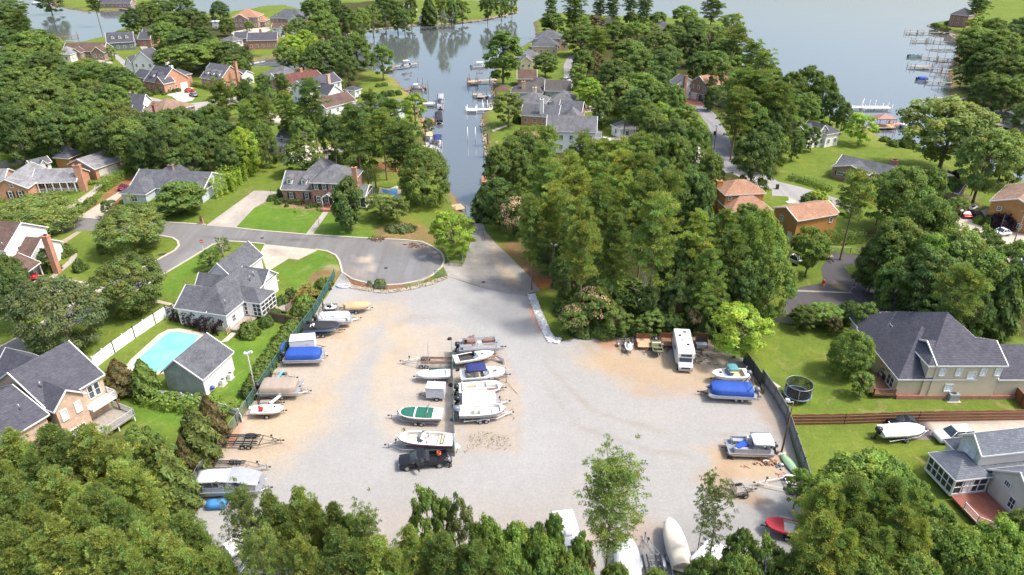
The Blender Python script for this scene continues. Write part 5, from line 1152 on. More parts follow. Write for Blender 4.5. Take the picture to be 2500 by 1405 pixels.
# ---- grey roofed house bottom right
H = House('cream_house', "cream sided house with grey shingles and screened porch, lower right corner", HOUSE, (2333,1175), (2412,1166), 3.0, shingle('blue_grey_shingle', (.15,.165,.195), .12), siding('ivory_siding', (.66,.65,.58), .2))
wm_ = WL(H, 3.4, 18, .6, 6.6, 3.0, 2.9, 'hip'); wp = WL(H, 0, 4.6, 0, 4.6, 3.05, 1.4, 'hip', nowall=True); wd2 = WL(H, 3.0, 11, .9, 4.6, 5.4, 1.6, base=3.0, roof='gable'); wf = WL(H, 4.4, 16, -6.2, .8, 3.4, 2.8)
H.wins(wd2, 'left', [.35, .65], 4.6, .9, 1.2, pane=PB); pw = dict(M=Matrix.Translation((.15, .15, 0)), L=4.2, D=4.2, over=.05, ang=0, a=V2(.1, .1)); H.screen(pw, 'left', .9, 2.8, 5, 2); H.screen(pw, 'near', .9, 2.8, 4, 2); slab(H, 'porch_floor', .1, 4.5, .1, 4.5, .6, .9, WHITE); H.door(pw, 'near', .45, .9, 1.9, TRIM, .9)
slab(H, 'deck', .2, 4.6, -5, .0, .55, .75, plain('red_deck', (.26,.09,.06), .8, .2)); rail(H, [(4.4, -5), (1.2, -5), (.2, -4), (.2, -2)], .75, WHITE, name='deck_railing'); H.wins(wf, 'left', [.55], 2.0, .9, 1.5); H.wins(wf, 'left', [.35], 3.6, .9, .8, pane=GLASS, mull=(3,1))
# ---- tall brick house with two dormers
H = House('tall_brick_house', "tall red brick house with grey hip roof and two white dormers", HOUSE, (687,463), (755,465), 3.2, SH_G, BRICK_R)
w1 = WL(H, -.3, 8, 0, 9, 3.2, 2.9); w2 = WL(H, 7.3, 17, -2.1, 6.9, 5.8, 2.8, 'hip'); w3 = WL(H, 3, 10, 4, 13.5, 4.6, 3.0, 'hip', 'across'); w4 = WL(H, 15.6, 19.8, -2.4, 5.2, 3.0, 1.4, nowall=True); w5 = WL(H, 10.2, 12.9, -3.6, -1.5, 2.9, .9, ridge='across', nowall=True)
for u in (.22, .62): H.dormer(w1, 'near', u, 4.0, 1.2, 1.2, 2.4)
H.wins(w1, 'near', [.25, .72], 1.7, .9, 1.5, shutters=True); H.wins(w2, 'near', [.12, .32], 4.8, .9, 1.4, shutters=True); H.wins(w2, 'near', [.14, .34], 1.8, .9, 1.5, shutters=True); H.wins(w2, 'near', [.58], 4.9, 1.4, 1.2, mull=(3,1)); H.wins(w2, 'near', [.85], 4.8, .9, 1.4, shutters=True)
H.door(w2, 'near', .46, 1.0, 2.1, z=.6); m = MB()
for x in (10.3, 12.8): m.cyl((x, -3.4, 1.7), .12, 2.3, 8)
m.build('portico_column', WHITE, H.root); slab(H, 'portico_step', 10.1, 13, -4.6, -1.9, 0, .6, BRICK_R); H.chimney(864, 408, 9, 1.0, .8, 9.0); pw = dict(M=Matrix.Translation((15.9, -2.2, 0)), L=3.7, D=7.2, over=.05, ang=0, a=V2(0, 0)); H.screen(pw, 'right', .4, 2.8, 5, 1); H.screen(pw, 'near', .4, 2.8, 3, 1)
# ---- slate ranch with three front gables
H = House('slate_ranch', "low ranch house with slate grey roof and small front gables", HOUSE, (291,472), (355,475), 2.8, SH_M, SID_B)
w1 = WL(H, -.3, 17.6, 4, 14.4, 2.8, 2.5); w2 = WL(H, -.2, 6.2, 0, 9, 2.75, 2.1, 'hip', 'across'); w3 = WL(H, 7.6, 11.6, 3.2, 8, 2.7, 1.7, ridge='across'); w4 = WL(H, 14, 17.8, 2.8, 8, 2.7, 1.7, ridge='across'); WL(H, 1, 9, 12, 19, 2.8, 2.3, 'hip')
H.wins(w2, 'near', [.5], 1.5, 1.6, 1.3); H.door(w3, 'near', .5, 1.0, 2.1); H.wins(w4, 'near', [.5], 1.5, 1.4, 1.3); H.wins(w1, 'near', [.45, .68], 1.5, 1.0, 1.3); H.chimney(416, 402, 6, 1.1, .8, 6.2, BRICK_D)
# ---- orange brick ranch with the long porch
H = House('porch_ranch', "orange brick ranch with long white railed front porch at far left", HOUSE, (72,448), (180,444), 2.8, SH_L, BRICK_O)
w1 = WL(H, 0, 10.2, 0, 7.6, 2.8, 2.1, nowall=True); m = MB(); m.loft([[(x, 1.9, 0), (x, 1.9, 3.1), (x, 3.8, 4.5), (x, 7.3, 2.7), (x, 7.3, 0)] for x in (.3, 9.9)], smooth=False); m.build('wall', BRICK_O, H.root)
w2 = WL(H, -7.2, 1.5, -4, 8.5, 3.0, 2.3, ridge='across'); w3 = WL(H, -18, -6, 1, 8, 2.9, 2.2)
pw = dict(M=Matrix.Translation((0, 1.9, 0)), L=10.2, D=5, over=.0, ang=0, a=V2(0, 0)); H.door(pw, 'near', .22, 1.2, 2.2, z=.4); H.wins(pw, 'near', [.38, .54, .72, .88], 1.6, 1.1, 1.4)
H.porch((72,448), (180,444), 1.9, 2.8, 6, z0=.4); H.wins(w2, 'near', [.52, .78], 1.5, .8, 1.6, mull=(1,2), shutters=True); H.wins(w2, 'near', [.62], 3.6, .7, .9, mull=(1,2)); H.chimney(186, 402, 6, 1.5, 1.0, 6.4)
H = House('brick_garage', "orange brick garage with two doors beside the porch ranch", 'garage', (180,405), (230,414), 3.0, SH_L, BRICK_O)
w1 = WL(H, -2.5, 7, 0, 7.8, 3.0, 1.9, ridge='across', frac=.44); H.door(w1, 'right', .3, 2.2, 2.2, plain('pale_garage_door', (.55,.53,.45), .6), name='garage_door'); H.door(w1, 'right', .68, 2.2, 2.2, plain('pale_garage_door', (.55,.53,.45), .6), name='garage_door'); WL(H, 2, 7.4, 7.9, 10.8, 2.9, .4, 'flat', nowall=True, roofm=WHITE)
for x in (2.2, 7.2): m = MB(); m.box((x, 10.6, 1.4), (.15, .15, 2.7)); m.build('post', WHITE, H.root)
H = House('wooden_outbuilding', "square cedar shed with steep slate hip roof behind porch ranch", 'shed', (128,385), (171,388), 2.8, SH_M, CEDAR); w1 = WL(H, 0, 4.6, 0, 4.8, 2.8, 2.6, 'hip', hipk=.75)
H = House('garden_shed', "small white garden shed with grey roof and tiny gable", 'shed', (92,404), (124,396), 2.4, SH_M, SID_W); w1 = WL(H, -1.5, 3.4, 0, 3.2, 2.4, 1.3); WL(H, .6, 2.0, -.3, 2, 2.6, .8, ridge='across'); H.door(w1, 'near', .7, .9, 1.9)
# ---- brown roofed house with carport, left
H = House('carport_house', "white house with brown roofs, tall brick chimney and carport at left", HOUSE, (0,612), (13,613), 5.5, SH_B, SID_W)
w1 = WL(H, -12, .9, 0, 10.6, 5.5, 3.2); w2 = H.wing((13,632), (87,625), 8.4, 3.2, 2.6, snap=True); w3 = H.wing((35,688), (100,640), 6.8, 2.8, 1.8, snap=False, nowall=True); w4 = H.wing((100,612), (154,598), 5, 3.0, 2.0, snap=True)
H.chimney(110, 575, 7.4, 1.1, .9, 7.5); w5 = H.wing((47,672), (95,637), 5.2, 2.6, .2, 'flat', snap=False, base=0, nowall=True, roofm=WHITE)
for q in ((40,700), (99,655), (60,640)): l_ = H.loc(q[0], q[1], 1.4); m = MB(); m.box((l_.x, l_.y, 1.3), (.2, .2, 2.6)); m.build('post', WHITE, H.root)
H.wins(w1, 'right', [.3], 4.2, .9, 1.3); H.vents([(5,596)], 7)
# ---- ochre cedar house and garage
H = House('ochre_house', "ochre sided house with tan hip roofs beside the ramp wood", HOUSE, (1770,477), (1869,472), 5.5, SH_T, CEDAR)
w1 = WL(H, 0, 9.2, 0, 7.4, 5.5, 2.0, 'hip'); w2 = H.wing((1783,518), (1893,519), 9.5, 3.0, 3.2, 'hip'); H.chimney(1757, 440, 7.4, 1.2, 1.0, 7.2, CEDAR); H.wins(w1, 'near', [.12], 4.6, .8, .9); H.wins(w2, 'near', [.2, .5, .8], 1.5, .9, 1.2)
H = House('ochre_garage', "ochre cedar garage with tan gable roof and white framed windows", 'garage', (1947,540), (2051,522), 5.2, SH_T, CEDAR)
w1 = WL(H, 0, 10.6, 0, 7.4, 5.2, 1.5); H.wins(w1, 'left', [.35], 3.9, .9, 1.3); H.wins(w1, 'left', [.35], 1.4, .9, 1.2); H.wins(w1, 'near', [.85], 4.0, .9, 1.1, mull=(1,2)); H.door(w1, 'left', .8, .9, 2.0, WHITE)
H = House('brick_ranch', "red brick ranch with red door and shuttered windows on right lawn", HOUSE, (2029,407), (2120,428), 2.8, SH_M, brick('rose_brick', (.26,.12,.09), (.34,.17,.12)))
w1 = WL(H, -.1, 9, 0, 6, 2.8, 1.4, ridge='across'); w2 = WL(H, -.1, 22, 2.8, 9, 2.8, 1.7); WL(H, 22, 28, 1.5, 8, 2.8, 1.5); H.wins(w1, 'near', [.25, .7], 1.6, 1.6, .8, shutters=True, mull=(4,1)); H.chimney(2185, 391, 6, 1.5, .9, 5.4, BRICK_R); H.door(w2, 'near', .47, 1.8, 2.1, plain('red_door', (.33,.03,.03), .5)); H.wins(w2, 'near', [.62, .8], 1.6, 1.2, 1.1)
H = House('brick_garage', "grey roofed brick garage wing nearest the large oak at right", 'garage', (2265,440), (2312,445), 2.8, SH_M, BRICK_D); w1 = WL(H, 0, 6.2, 0, 6, 2.8, 1.6, 'hip'); H.door(w1, 'right', .5, 2.2, 2.1, WHITE, name='garage_door')
H = House('log_house', "two storey amber log house at the right photo edge", HOUSE, (2415,491), (2515,514), 5.2, SH_R, LOG); w1 = WL(H, 0, 9.4, 0, 14, 5.2, 1.8, ridge='across'); H.wins(w1, 'near', [.2, .75], 4.0, .8, .9); H.wins(w1, 'near', [.7], 1.4, .9, 1.1)

# ---- the houses farther away: (label, near-left eave px, near-right eave px, wings...)
def far_house(label, A, B, h, roofm, wallm, wings, name='lakeside_house', chim=None, dorm=None, doors=None, cat=HOUSE):
    H = House(name, label, cat, A, B, h, roofm, wallm); first = None
    for k, wv in enumerate(wings):
        kind = wv[0]
        if isinstance(kind, str): x0, x1, y0, y1, hh, rise, roof, ridge = wv[1:9]; W = WL(H, x0, x1, y0, y1, hh, rise, roof, ridge, **(wv[9] if len(wv) > 9 else {})); side = kind
        else: A_, B_, D, hh, rise, roof, ridge = wv[:7]; W = H.wing(A_, B_, D, hh, rise, roof, ridge, **(wv[7] if len(wv) > 7 else {})); side = 'n'
        L = W['L'] if True else 0; n = max(1, int(L/2.6)); us = [(i+.5)/n for i in range(n)]
        lv = [1.6] if hh < 4.6 else [1.6, 4.3]
        for z in lv: H.wins(W, 'near', us, z+W.get('base', 0), .95, 1.3)
        D = W['D']; n = max(1, int(D/3.2))
        for z in lv: H.wins(W, 'right', [(i+.5)/n for i in range(n)], z, .9, 1.2); H.wins(W, 'left', [(i+.5)/n for i in range(n)], z, .9, 1.2)
        if first is None: first = W
    if dorm:
        for u in dorm[0]: H.dormer(first, dorm[1], u, dorm[2], 1.3, 1.2, 2.6, roofm=roofm)
    if chim: H.chimney(chim[0], chim[1], chim[2], 1.1, .9, chim[2], chim[3])
    if doors:
        for side, u, wd, mt in doors: H.door(first, side, u, wd, 2.2, mt, name='garage_door')
    return H
def W_(A, B, D, h, rise, roof='gable', ridge='along', **k): return (A, B, D, h, rise, roof, ridge, k)
far_house("brown roofed brick ranch with open double carport by the pond", (150,126), (252,125), 3.0, SH_B, BRICK_D, [W_((150,126), (252,125), 10, 3, 2.8), W_((168,130), (195,130), 5, 3, 2.0, ridge='across'), W_((220,130), (256,128), 6, 3, 2.6, ridge='across')], doors=[('near', .78, 2.6, METAL_D), ('near', .9, 2.6, METAL_D)])
far_house("dark slate cottage with three dormers facing the upper left street", (259,106), (328,102), 3.6, SH_D, SID_D, [W_((259,106), (328,102), 11, 3.6, 3.8)], dorm=([.25, .5, .75], 'near', 4.9))
far_house("charcoal roofed brick cottage with single dormer beside the neck wood", (343,92), (368,92), 3.4, SH_D, BRICK_R, [W_((343,92), (372,92), 8, 3.4, 3.6), W_((366,96), (386,90), 6, 3.4, 2.6, ridge='across'), W_((318,96), (343,96), 6, 3.0, .6, wall=SID_W)], dorm=([.45], 'near', 4.6))
far_house("tall white gabled house with charcoal roof behind slate brick house", (320,152), (374,153), 5.6, SH_D, SID_W, [W_((320,152), (374,153), 9, 5.6, 4.2, ridge='across'), W_((303,160), (322,161), 6, 4.2, 3.0, ridge='across'), W_((366,150), (391,152), 6, 3.4, 1.4)])
far_house("slate roofed orange brick house with two dormers and porch stairs", (350,197), (396,205), 3.6, SH_D, BRICK_O, [W_((350,197), (397,204), 11.5, 3.6, 4.4), W_((376,202), (398,206), 5, 3.6, 2.4, ridge='across'), W_((405,182), (440,186), 6, 4.2, 2.0, 'hip'), W_((440,186), (474,184), 5, 3.4, 1.2, 'hip'), W_((322,187), (350,193), 7, 3.2, 2.2)], dorm=([.33, .68], 'near', 4.9), chim=(417,160,8.5,SID_W), doors=[('right', .8, 2.6, WHITE)])
far_house("orange brick house with three white dormers and tall side chimney", (487,190), (537,198), 3.4, SH_M, BRICK_O, [W_((487,190), (537,198), 11.5, 3.4, 4.4), W_((560,182), (592,186), 6, 3.4, 1.6, wall=SID_W)], dorm=([.22, .5, .78], 'near', 4.6), chim=(573,151,9.4,BRICK_O))
far_house("light grey hip roofed house with white roof hatch beside the cove", (632,183), (684,194), 3.2, SH_G, SID_W, [W_((632,183), (690,195), 12, 3.2, 3.2, 'hip'), W_((650,190), (672,196), 6, 3.1, 2.0, ridge='across')])
far_house("low house with long maroon brown roof and brick gable end", (697,210), (780,190), 3.2, shingle('maroon_shingle', (.14,.06,.05), .25), BRICK_R, [W_((697,210), (790,187), 9, 3.2, 2.6)], chim=(733,166,7,BRICK_O))
far_house("white two storey house with navy roof and front garage gable", (746,219), (836,197), 5.4, SH_D, SID_W, [W_((746,219), (836,197), 8, 5.4, 2.4), ('n', 4.0, 11, -6, 2, 3.4, 2.8, 'gable', 'across')], chim=(800,181,9.2,BRICK_T))
far_house("brown roofed low house left of the hip roofed channel house", (800,263), (866,246), 3.0, SH_B, SID_W, [W_((795,265), (870,245), 9, 3.0, 2.4)])
far_house("blue grey hip roofed house nearest the channel with pale deck", (828,273), (944,285), 3.0, SH_G, SID_B, [W_((828,273), (944,285), 12, 3.0, 3.0, 'hip'), W_((880,281), (912,284), 6, 2.9, 1.6, 'hip', 'across')])
far_house("small pale gazebo with dark hip roof on the channel lawn", (838,218), (866,222), 2.6, SH_D, WHITE, [W_((838,218), (866,222), 4, 2.6, 1.0, 'hip')], name='gazebo', cat='gazebo')
far_house("white house with dark roof half hidden among the channel pines", (655,340), (715,352), 3.2, SH_D, SID_W, [W_((672,334), (716,346), 7, 4.6, 2.2), W_((652,350), (690,358), 5, 3.0, .8, roofm=METAL_L)])
far_house("white gabled house with black roof beyond the left tree belt", (300,262), (346,262), 3.4, SH_D, SID_W, [W_((302,264), (350,256), 8, 3.4, 3.4), W_((318,274), (350,272), 5, 3.0, 1.6)])
far_house("tan roofed brick house with one chimney beyond the left tree belt", (346,268), (394,278), 5.0, SH_R, BRICK_D, [W_((346,268), (394,278), 12, 5.0, 2.8, 'hip'), W_((392,280), (440,266), 7, 4.0, 2.6, ridge='across', snap=False), W_((338,285), (368,290), 4, 2.8, .8)], chim=(375,255,8.2,BRICK_R))
far_house("long dark roofed low house below the tan roofed brick house", (405,298), (470,282), 3.0, SH_D, SID_W, [W_((400,300), (474,281), 7, 3.0, 1.6)])
far_house("large brown brick mansion with tan hip roof facing the lake", (570,42), (628,42), 5.8, SH_T, BRICK_D, [W_((566,42), (628,42), 12, 5.8, 3.4, 'hip'), W_((566,47), (592,50), 8, 5.0, 2.4, ridge='across'), W_((626,53), (646,53), 9, 3.0, 2.8, 'hip')])
far_house("large red brick mansion with grey hips and white gable", (657,44), (735,47), 5.6, SH_M, BRICK_R, [W_((657,44), (735,47), 13, 5.6, 4.0, 'hip'), W_((700,50), (736,49), 8, 5.2, 2.8, ridge='across', wall=SID_W), W_((735,41), (751,40), 8, 5.2, 2.2, 'hip'), W_((667,45), (684,46), 4, 5.2, 1.8, ridge='across')])
far_house("long navy roofed red brick house with garage door and side chimney", (602,100), (675,98), 4.0, SH_D, BRICK_R, [W_((602,100), (677,98), 10, 4.0, 2.8), W_((570,95), (606,94), 8, 3.4, 2.4)], chim=(635,72,7.6,BRICK_O))
far_house("small white house with brown roof and brick chimney stack", (661,70), (720,70), 4.6, SH_B, SID_W, [W_((661,70), (720,70), 7, 4.6, 2.2), W_((678,73), (692,73), 4, 4.4, 1.8, ridge='across')], chim=(700,58,7,BRICK_O))
far_house("tiny white raised boathouse at the edge of the neck wood", (514,52), (535,52), 4.6, WHITE, SID_W, [W_((514,53), (535,53), 4, 4.6, .3, 'hip', base=1.6)], name='boathouse', cat='boathouse')
far_house("small grey hip roofed garage left of the navy roofed house", (538,98), (566,102), 2.8, SH_G, SID_W, [W_((538,98), (567,102), 7, 2.8, 1.8, 'hip')], name='detached_garage', cat='garage')
far_house("grey roofed low house on the upper peninsula beside the conifer", (1067,39), (1112,39), 2.8, SH_M, SID_W, [W_((1067,39), (1112,39), 9, 2.8, 2.4)])
far_house("pale grey roofed house in the trees of the upper peninsula", (935,22), (1010,24), 3.2, SH_L, SID_W, [W_((935,24), (1008,24), 12, 3.2, 2.6, 'hip')])
far_house("pale garage with open front on the upper peninsula lawn", (1022,46), (1044,46), 2.6, SH_L, SID_W, [W_((1022,46), (1044,46), 7, 2.6, 1.4)], name='detached_garage', cat='garage')
far_house("long dark low house on the strip across the pond", (236,8), (318,8), 3.0, SH_D, BRICK_D, [W_((236,8), (318,8), 9, 3, 2.0)])
far_house("navy roofed house at the far left photo edge", (-20,135), (36,142), 3.4, SH_D, SID_D, [W_((-20,135), (38,142), 10, 3.4, 3.0)])
far_house("grey roofed cottage with white porch left of the brown ranch", (132,134), (170,134), 3.2, SH_L, SID_W, [W_((128,134), (171,134), 10, 3.2, 2.6, 'hip')])
far_house("cream brick house with slate hips near the middle peninsula tip", (1305,93), (1376,94), 5.4, SH_M, BRICK_T, [W_((1305,94), (1374,95), 11, 5.4, 3.0, 'hip'), W_((1296,114), (1362,114), 10, 3.6, 3.8, 'hip'), W_((1368,100), (1388,99), 8, 4.4, 2.4, 'hip')])
far_house("blue grey roofed cream house second from the peninsula tip", (1262,145), (1318,145), 3.6, SH_G, SID_Y, [W_((1262,143), (1318,145), 10, 3.6, 3.0, 'hip'), W_((1268,152), (1300,154), 7, 3.2, 2.2, ridge='across', wall=SID_Y)])
far_house("dark brown roofed brick house right of the big willow oak", (1265,193), (1310,193), 3.0, SH_B, BRICK_R, [W_((1262,193), (1312,193), 8, 3.0, 2.6)])
far_house("brownish grey roofed house with two skylights on middle peninsula", (1246,226), (1330,228), 3.0, shingle('dusky_shingle', (.10,.09,.088), .25), SID_G, [W_((1246,226), (1326,228), 9, 3.0, 2.4, 'hip'), W_((1328,222), (1388,230), 8, 3.4, 2.8), W_((1285,212), (1348,214), 9, 3.4, 2.6, 'hip')], chim=(1278,198,6.5,BRICK_T))
far_house("grey roofed house with tan chimney between two darker roofs", (1262,252), (1330,256), 3.0, SH_G, SID_G, [W_((1262,250), (1330,256), 9, 3.0, 2.6, 'hip'), W_((1340,248), (1400,250), 9, 3.2, 2.8, 'hip')], chim=(1305,213,6.8,SID_Y))
far_house("slate roofed orange brick house with white chimney by the channel", (1269,282), (1363,288), 3.0, SH_M, BRICK_O, [W_((1269,282), (1363,288), 9, 3.0, 2.7), W_((1360,282), (1420,283), 10, 3.4, 3.4), W_((1325,276), (1365,279), 12, 3.4, 3.6, 'hip', 'across')], chim=(1323,242,8,WHITE))
far_house("tall white two storey house with weathered grey roof, black windows", (1330,319), (1458,323), 6.0, SH_G, plain('white_render', (.78,.79,.79), .7, .03), [W_((1332,320), (1458,323), 8.5, 6.0, 3.2), W_((1366,300), (1425,303), 9, 6.0, 3.2, 'hip', 'across'), W_((1452,336), (1468,338), 6, 3.0, 1.0, 'hip')])
far_house("white garage with grey hip roof and amber door behind a palm", (1490,305), (1513,315), 3.0, SH_G, SID_W, [W_((1490,304), (1514,315), 7, 3.0, 1.8, 'hip'), W_((1512,315), (1552,316), 7, 2.9, 1.4, 'hip', snap=False)], name='white_garage', cat='garage')
far_house("white house with grey roof and brick chimney beside brick gable", (1636,197), (1660,207), 5.0, SH_M, SID_W, [W_((1632,200), (1660,207), 8, 5.0, 2.4)], chim=(1675,184,8.2,BRICK_R))
far_house("dark brick gabled house with tan roof and white garage door", (1682,201), (1728,212), 5.4, SH_T, BRICK_D, [W_((1682,201), (1728,212), 14, 5.4, 2.8, ridge='across'), W_((1728,228), (1790,240), 8, 3.2, 2.2)], doors=[('near', .28, 2.4, WHITE), ('near', .72, 2.4, METAL_D)])
far_house("navy roofed house glimpsed behind the tall pines at the tip", (1466,60), (1520,60), 3.4, SH_D, SID_W, [W_((1464,60), (1520,60), 10, 3.4, 3.0, 'hip')])
far_house("dark hip roofed house glimpsed right of the tip pines", (1604,66), (1640,66), 3.4, SH_D, SID_W, [W_((1602,68), (1642,68), 10, 3.4, 2.8, 'hip')])
far_house("white house with navy roof on brick base beside the lake lawn", (2019,329), (2052,323), 3.8, SH_D, SID_W, [W_((2019,329), (2053,322), 8, 3.8, 1.8, 'hip'), W_((1975,332), (2022,330), 8, 3.8, 2.0), W_((2002,322), (2022,318), 6, 4.6, 1.6, ridge='across')])
far_house("red brick two storey house with navy roof above the far docks", (2319,35), (2362,39), 6.2, SH_D, BRICK_R, [W_((2319,35), (2364,40), 12, 6.2, 3.4, 'hip')])
# ================================================================ BOATS AND TRAILERS   (local: x forward, z up, origin on the ground under the middle)
NAVY = plain('navy_canvas', (.02,.03,.14), .8, .1, 3); ROYAL = plain('royal_blue_canvas', (.015,.07,.34), .75, .12, 3); TANC = plain('tan_canvas', (.52,.35,.19), .85, .1, 3)
KHAKI = plain('khaki_canvas', (.33,.27,.22), .85, .1, 2); BLACKC = plain('black_canvas', (.018,.018,.022), .7, .15, 3); GREYC = plain('grey_canvas', (.30,.32,.35), .8, .12, 2); WHITEC = plain('white_canvas', (.70,.71,.73), .8, .06, 2)
GREENC = plain('green_canvas', (.01,.115,.075), .75, .12, 3); TEALC = plain('teal_canvas', (.08,.25,.27), .8); LBLUE = gel('light_blue_gelcoat', (.12,.26,.50)); DBLUE = gel('dark_blue_gelcoat', (.02,.035,.10)); GREYGEL = gel('grey_gelcoat', (.36,.38,.42))
CREAM = plain('cream_vinyl', (.60,.54,.38), .6); BROWNV = plain('brown_vinyl', (.22,.12,.09), .6); REDP = plain('red_gelcoat', (.40,.02,.03), .3, .1); CAMO = plain('camouflage_paint', (.13,.14,.07), .7, .5, 2); PALEGRN = plain('pale_green_hull', (.30,.46,.27), .5, .12); TARPB = plain('bright_blue_tarp', (.05,.22,.55), .7); OBLK = gel('black_cowling', (.03,.03,.035), .25); OGRY = gel('silver_cowling', (.16,.18,.21), .25)
STRIPE = gel('maroon_stripe', (.16,.03,.06))

def hull_shape(L, B, H, z0, full=.5, n=13, stern=.9):
    st = []
    for i in range(n):
        t = i/(n-1); t = t if t < .5 else .5+(t-.5)
        k = 1.0 if t < full else math.sqrt(max(0, 1-((t-full)/(1-full))**2.3))
        b = B/2*(stern+(1-stern)*min(1, t/.35))*k
        zk = z0+H*.75*max(0, (t-.62)/.38)**1.8; zs = z0+H*(1+.14*t*t)
        st.append((-L/2+L*t, max(b, .015), zk, zs))
    return st
def make_hull(root, L, B, H, z0, mat, deckmat=None, cock=(.05, .62), full=.5, floor=VINYL, stripe=None, stern=.9, name='hull', bow_cock=None):
    st = hull_shape(L, B, H, z0, full, stern=stern); m = MB(); deckmat = deckmat or mat
    secs = []
    for x, b, zk, zs in st:
        zc = zk+(zs-zk)*.38
        secs.append([(x, b, zs), (x, b*.985, zk+(zs-zk)*.72), (x, b*.86, zc), (x, 0, zk), (x, -b*.86, zc), (x, -b*.985, zk+(zs-zk)*.72), (x, -b, zs)])
    n0 = len(m.v); m.loft(secs, 0, True, False, False); m.add(secs[0], [tuple(range(7))], 0)
    if stripe:
        for k in range(len(m.f)):
            pass
    # deck with cockpit openings
    def cw(t, b):
        for c in (cock, bow_cock):
            if c and c[0]-1e-6 <= t <= c[1]+1e-6: return max(b-.17, .02)
        return 0
    pts = []
    for i, (x, b, zk, zs) in enumerate(st): pts.append(((x+L/2)/L, x, b, zs))
    extra = []
    for c in (cock, bow_cock):
        if not c: continue
        for tt in c:
            for (t0, x0, b0, z0_), (t1, x1, b1, z1_) in zip(pts, pts[1:]):
                if t0 <= tt < t1: u = (tt-t0)/(t1-t0); extra.append((tt, x0+(x1-x0)*u, b0+(b1-b0)*u, z0_+(z1_-z0_)*u)); break
    allp = sorted(pts+extra, key=lambda q: q[0]); rows = []
    for t, x, b, zs in allp:
        c = cw(t, b); edge = any(cc and (abs(t-cc[0]) < 1e-6 or abs(t-cc[1]) < 1e-6) for cc in (cock, bow_cock))
        if edge:
            first = any(cc and abs(t-cc[0]) < 1e-6 for cc in (cock, bow_cock)); seq = [0, c] if first else [c, 0]
            for cv in seq: rows.append((x, b, zs, cv))
        else: rows.append((x, b, zs, c))
    zf = z0+H*.42; inn = MB()
    for (x0, b0, s0, c0), (x1, b1, s1, c1) in zip(rows, rows[1:]):
        if abs(x1-x0) < 1e-6:
            c = max(c0, c1); inn.add([(x0, -c, s0), (x0, c, s0), (x0, c, zf), (x0, -c, zf)], [(0,1,2,3)]); continue
        for sg in (1, -1):
            cr0 = .06 if c0 == 0 else 0; cr1 = .06 if c1 == 0 else 0
            m.add([(x0, sg*b0, s0), (x1, sg*b1, s1), (x1, sg*c1, s1+cr1), (x0, sg*c0, s0+cr0)], [(0,1,2,3)], 1, True)
            if c0 > 0 and c1 > 0: inn.add([(x0, sg*c0, s0), (x1, sg*c1, s1), (x1, sg*c1, zf), (x0, sg*c0, zf)], [(0,1,2,3)])
        if c0 > 0 and c1 > 0: inn.add([(x0, -c0, zf), (x1, -c1, zf), (x1, c1, zf), (x0, c0, zf)], [(0,1,2,3)])
    me = m.mesh(name, [mat, deckmat]); h = link(name, me, root)
    if inn.v: inn.build('cockpit', floor, h)
    if stripe:
        s_ = MB()
        for sg in (1, -1):
            r = []
            for x, b, zk, zs in st[:-1]: r.append([(x, sg*(b+.012), zk+(zs-zk)*.80), (x, sg*(b+.012), zk+(zs-zk)*.62)])
            s_.loft(r, 0, True, False, False)
        s_.build('stripe', stripe, h)
    return st
def cover(root, st, mat, peak=.45, t0=0.0, t1=1.0, drop=.14, name='cover', ridge=.35, lump=.05):
    L = st[-1][0]-st[0][0]; m = MB(); secs = []; rs = np.random.RandomState(int(L*100) % 97)
    for x, b, zk, zs in st:
        t = (x-st[0][0])/L
        if t < t0-1e-6 or t > t1+1e-6: continue
        u = (t-t0)/(t1-t0); p = peak*(1-abs(u-ridge)/max(ridge, 1-ridge))**.8*(.9 if u < .02 else 1); p = max(p, .05)+rs.uniform(-lump, lump)*.5
        e = b+.03; secs.append([(x, e, zs-drop), (x, e*.97, zs+.03), (x, e*.6, zs+p*.6), (x, 0, zs+p), (x, -e*.6, zs+p*.6), (x, -e*.97, zs+.03), (x, -e, zs-drop)])
    m.loft(secs, 0, True, False, False); m.add(secs[0], [tuple(range(7))]); m.add(secs[-1], [tuple(range(7))]); return m.build(name, mat, root)
def outboard(root, x, z, mat, s=1.0, tilt=.25, y=0):
    m = MB(); m.loft([[(-.32*s, -.2*s, 0), (.25*s, -.2*s, 0), (.25*s, .2*s, 0), (-.32*s, .2*s, 0)], [(-.38*s, -.24*s, .22*s), (.28*s, -.24*s, .22*s), (.28*s, .24*s, .22*s), (-.38*s, .24*s, .22*s)], [(-.3*s, -.18*s, .5*s), (.2*s, -.18*s, .55*s), (.2*s, .18*s, .55*s), (-.3*s, .18*s, .5*s)]])
    m.box((0, 0, -.45*s), (.22*s, .12*s, .95*s)); m.box((-.02*s, 0, -.95*s), (.55*s, .1*s, .12*s)); m.box((.25*s, 0, -.15*s), (.3*s, .3*s, .3*s)); m.cyl((-.32*s, 0, -.95*s), .16*s, .04*s, 6, axis='x')
    m.xform(Matrix.Translation((x, y, z)) @ Matrix.Rotation(tilt, 4, 'Y')); m.build('outboard_motor', mat, root)
def seat(root, x, y, z, wd, dp, mat=VINYL, back=0, name='seat'):
    m = MB(); m.box((x, y, z+.2), (dp, wd, .4))
    if back: m.box((x+back*dp*.42, y, z+.55), (dp*.18, wd, .5))
    m.build(name, mat, root)
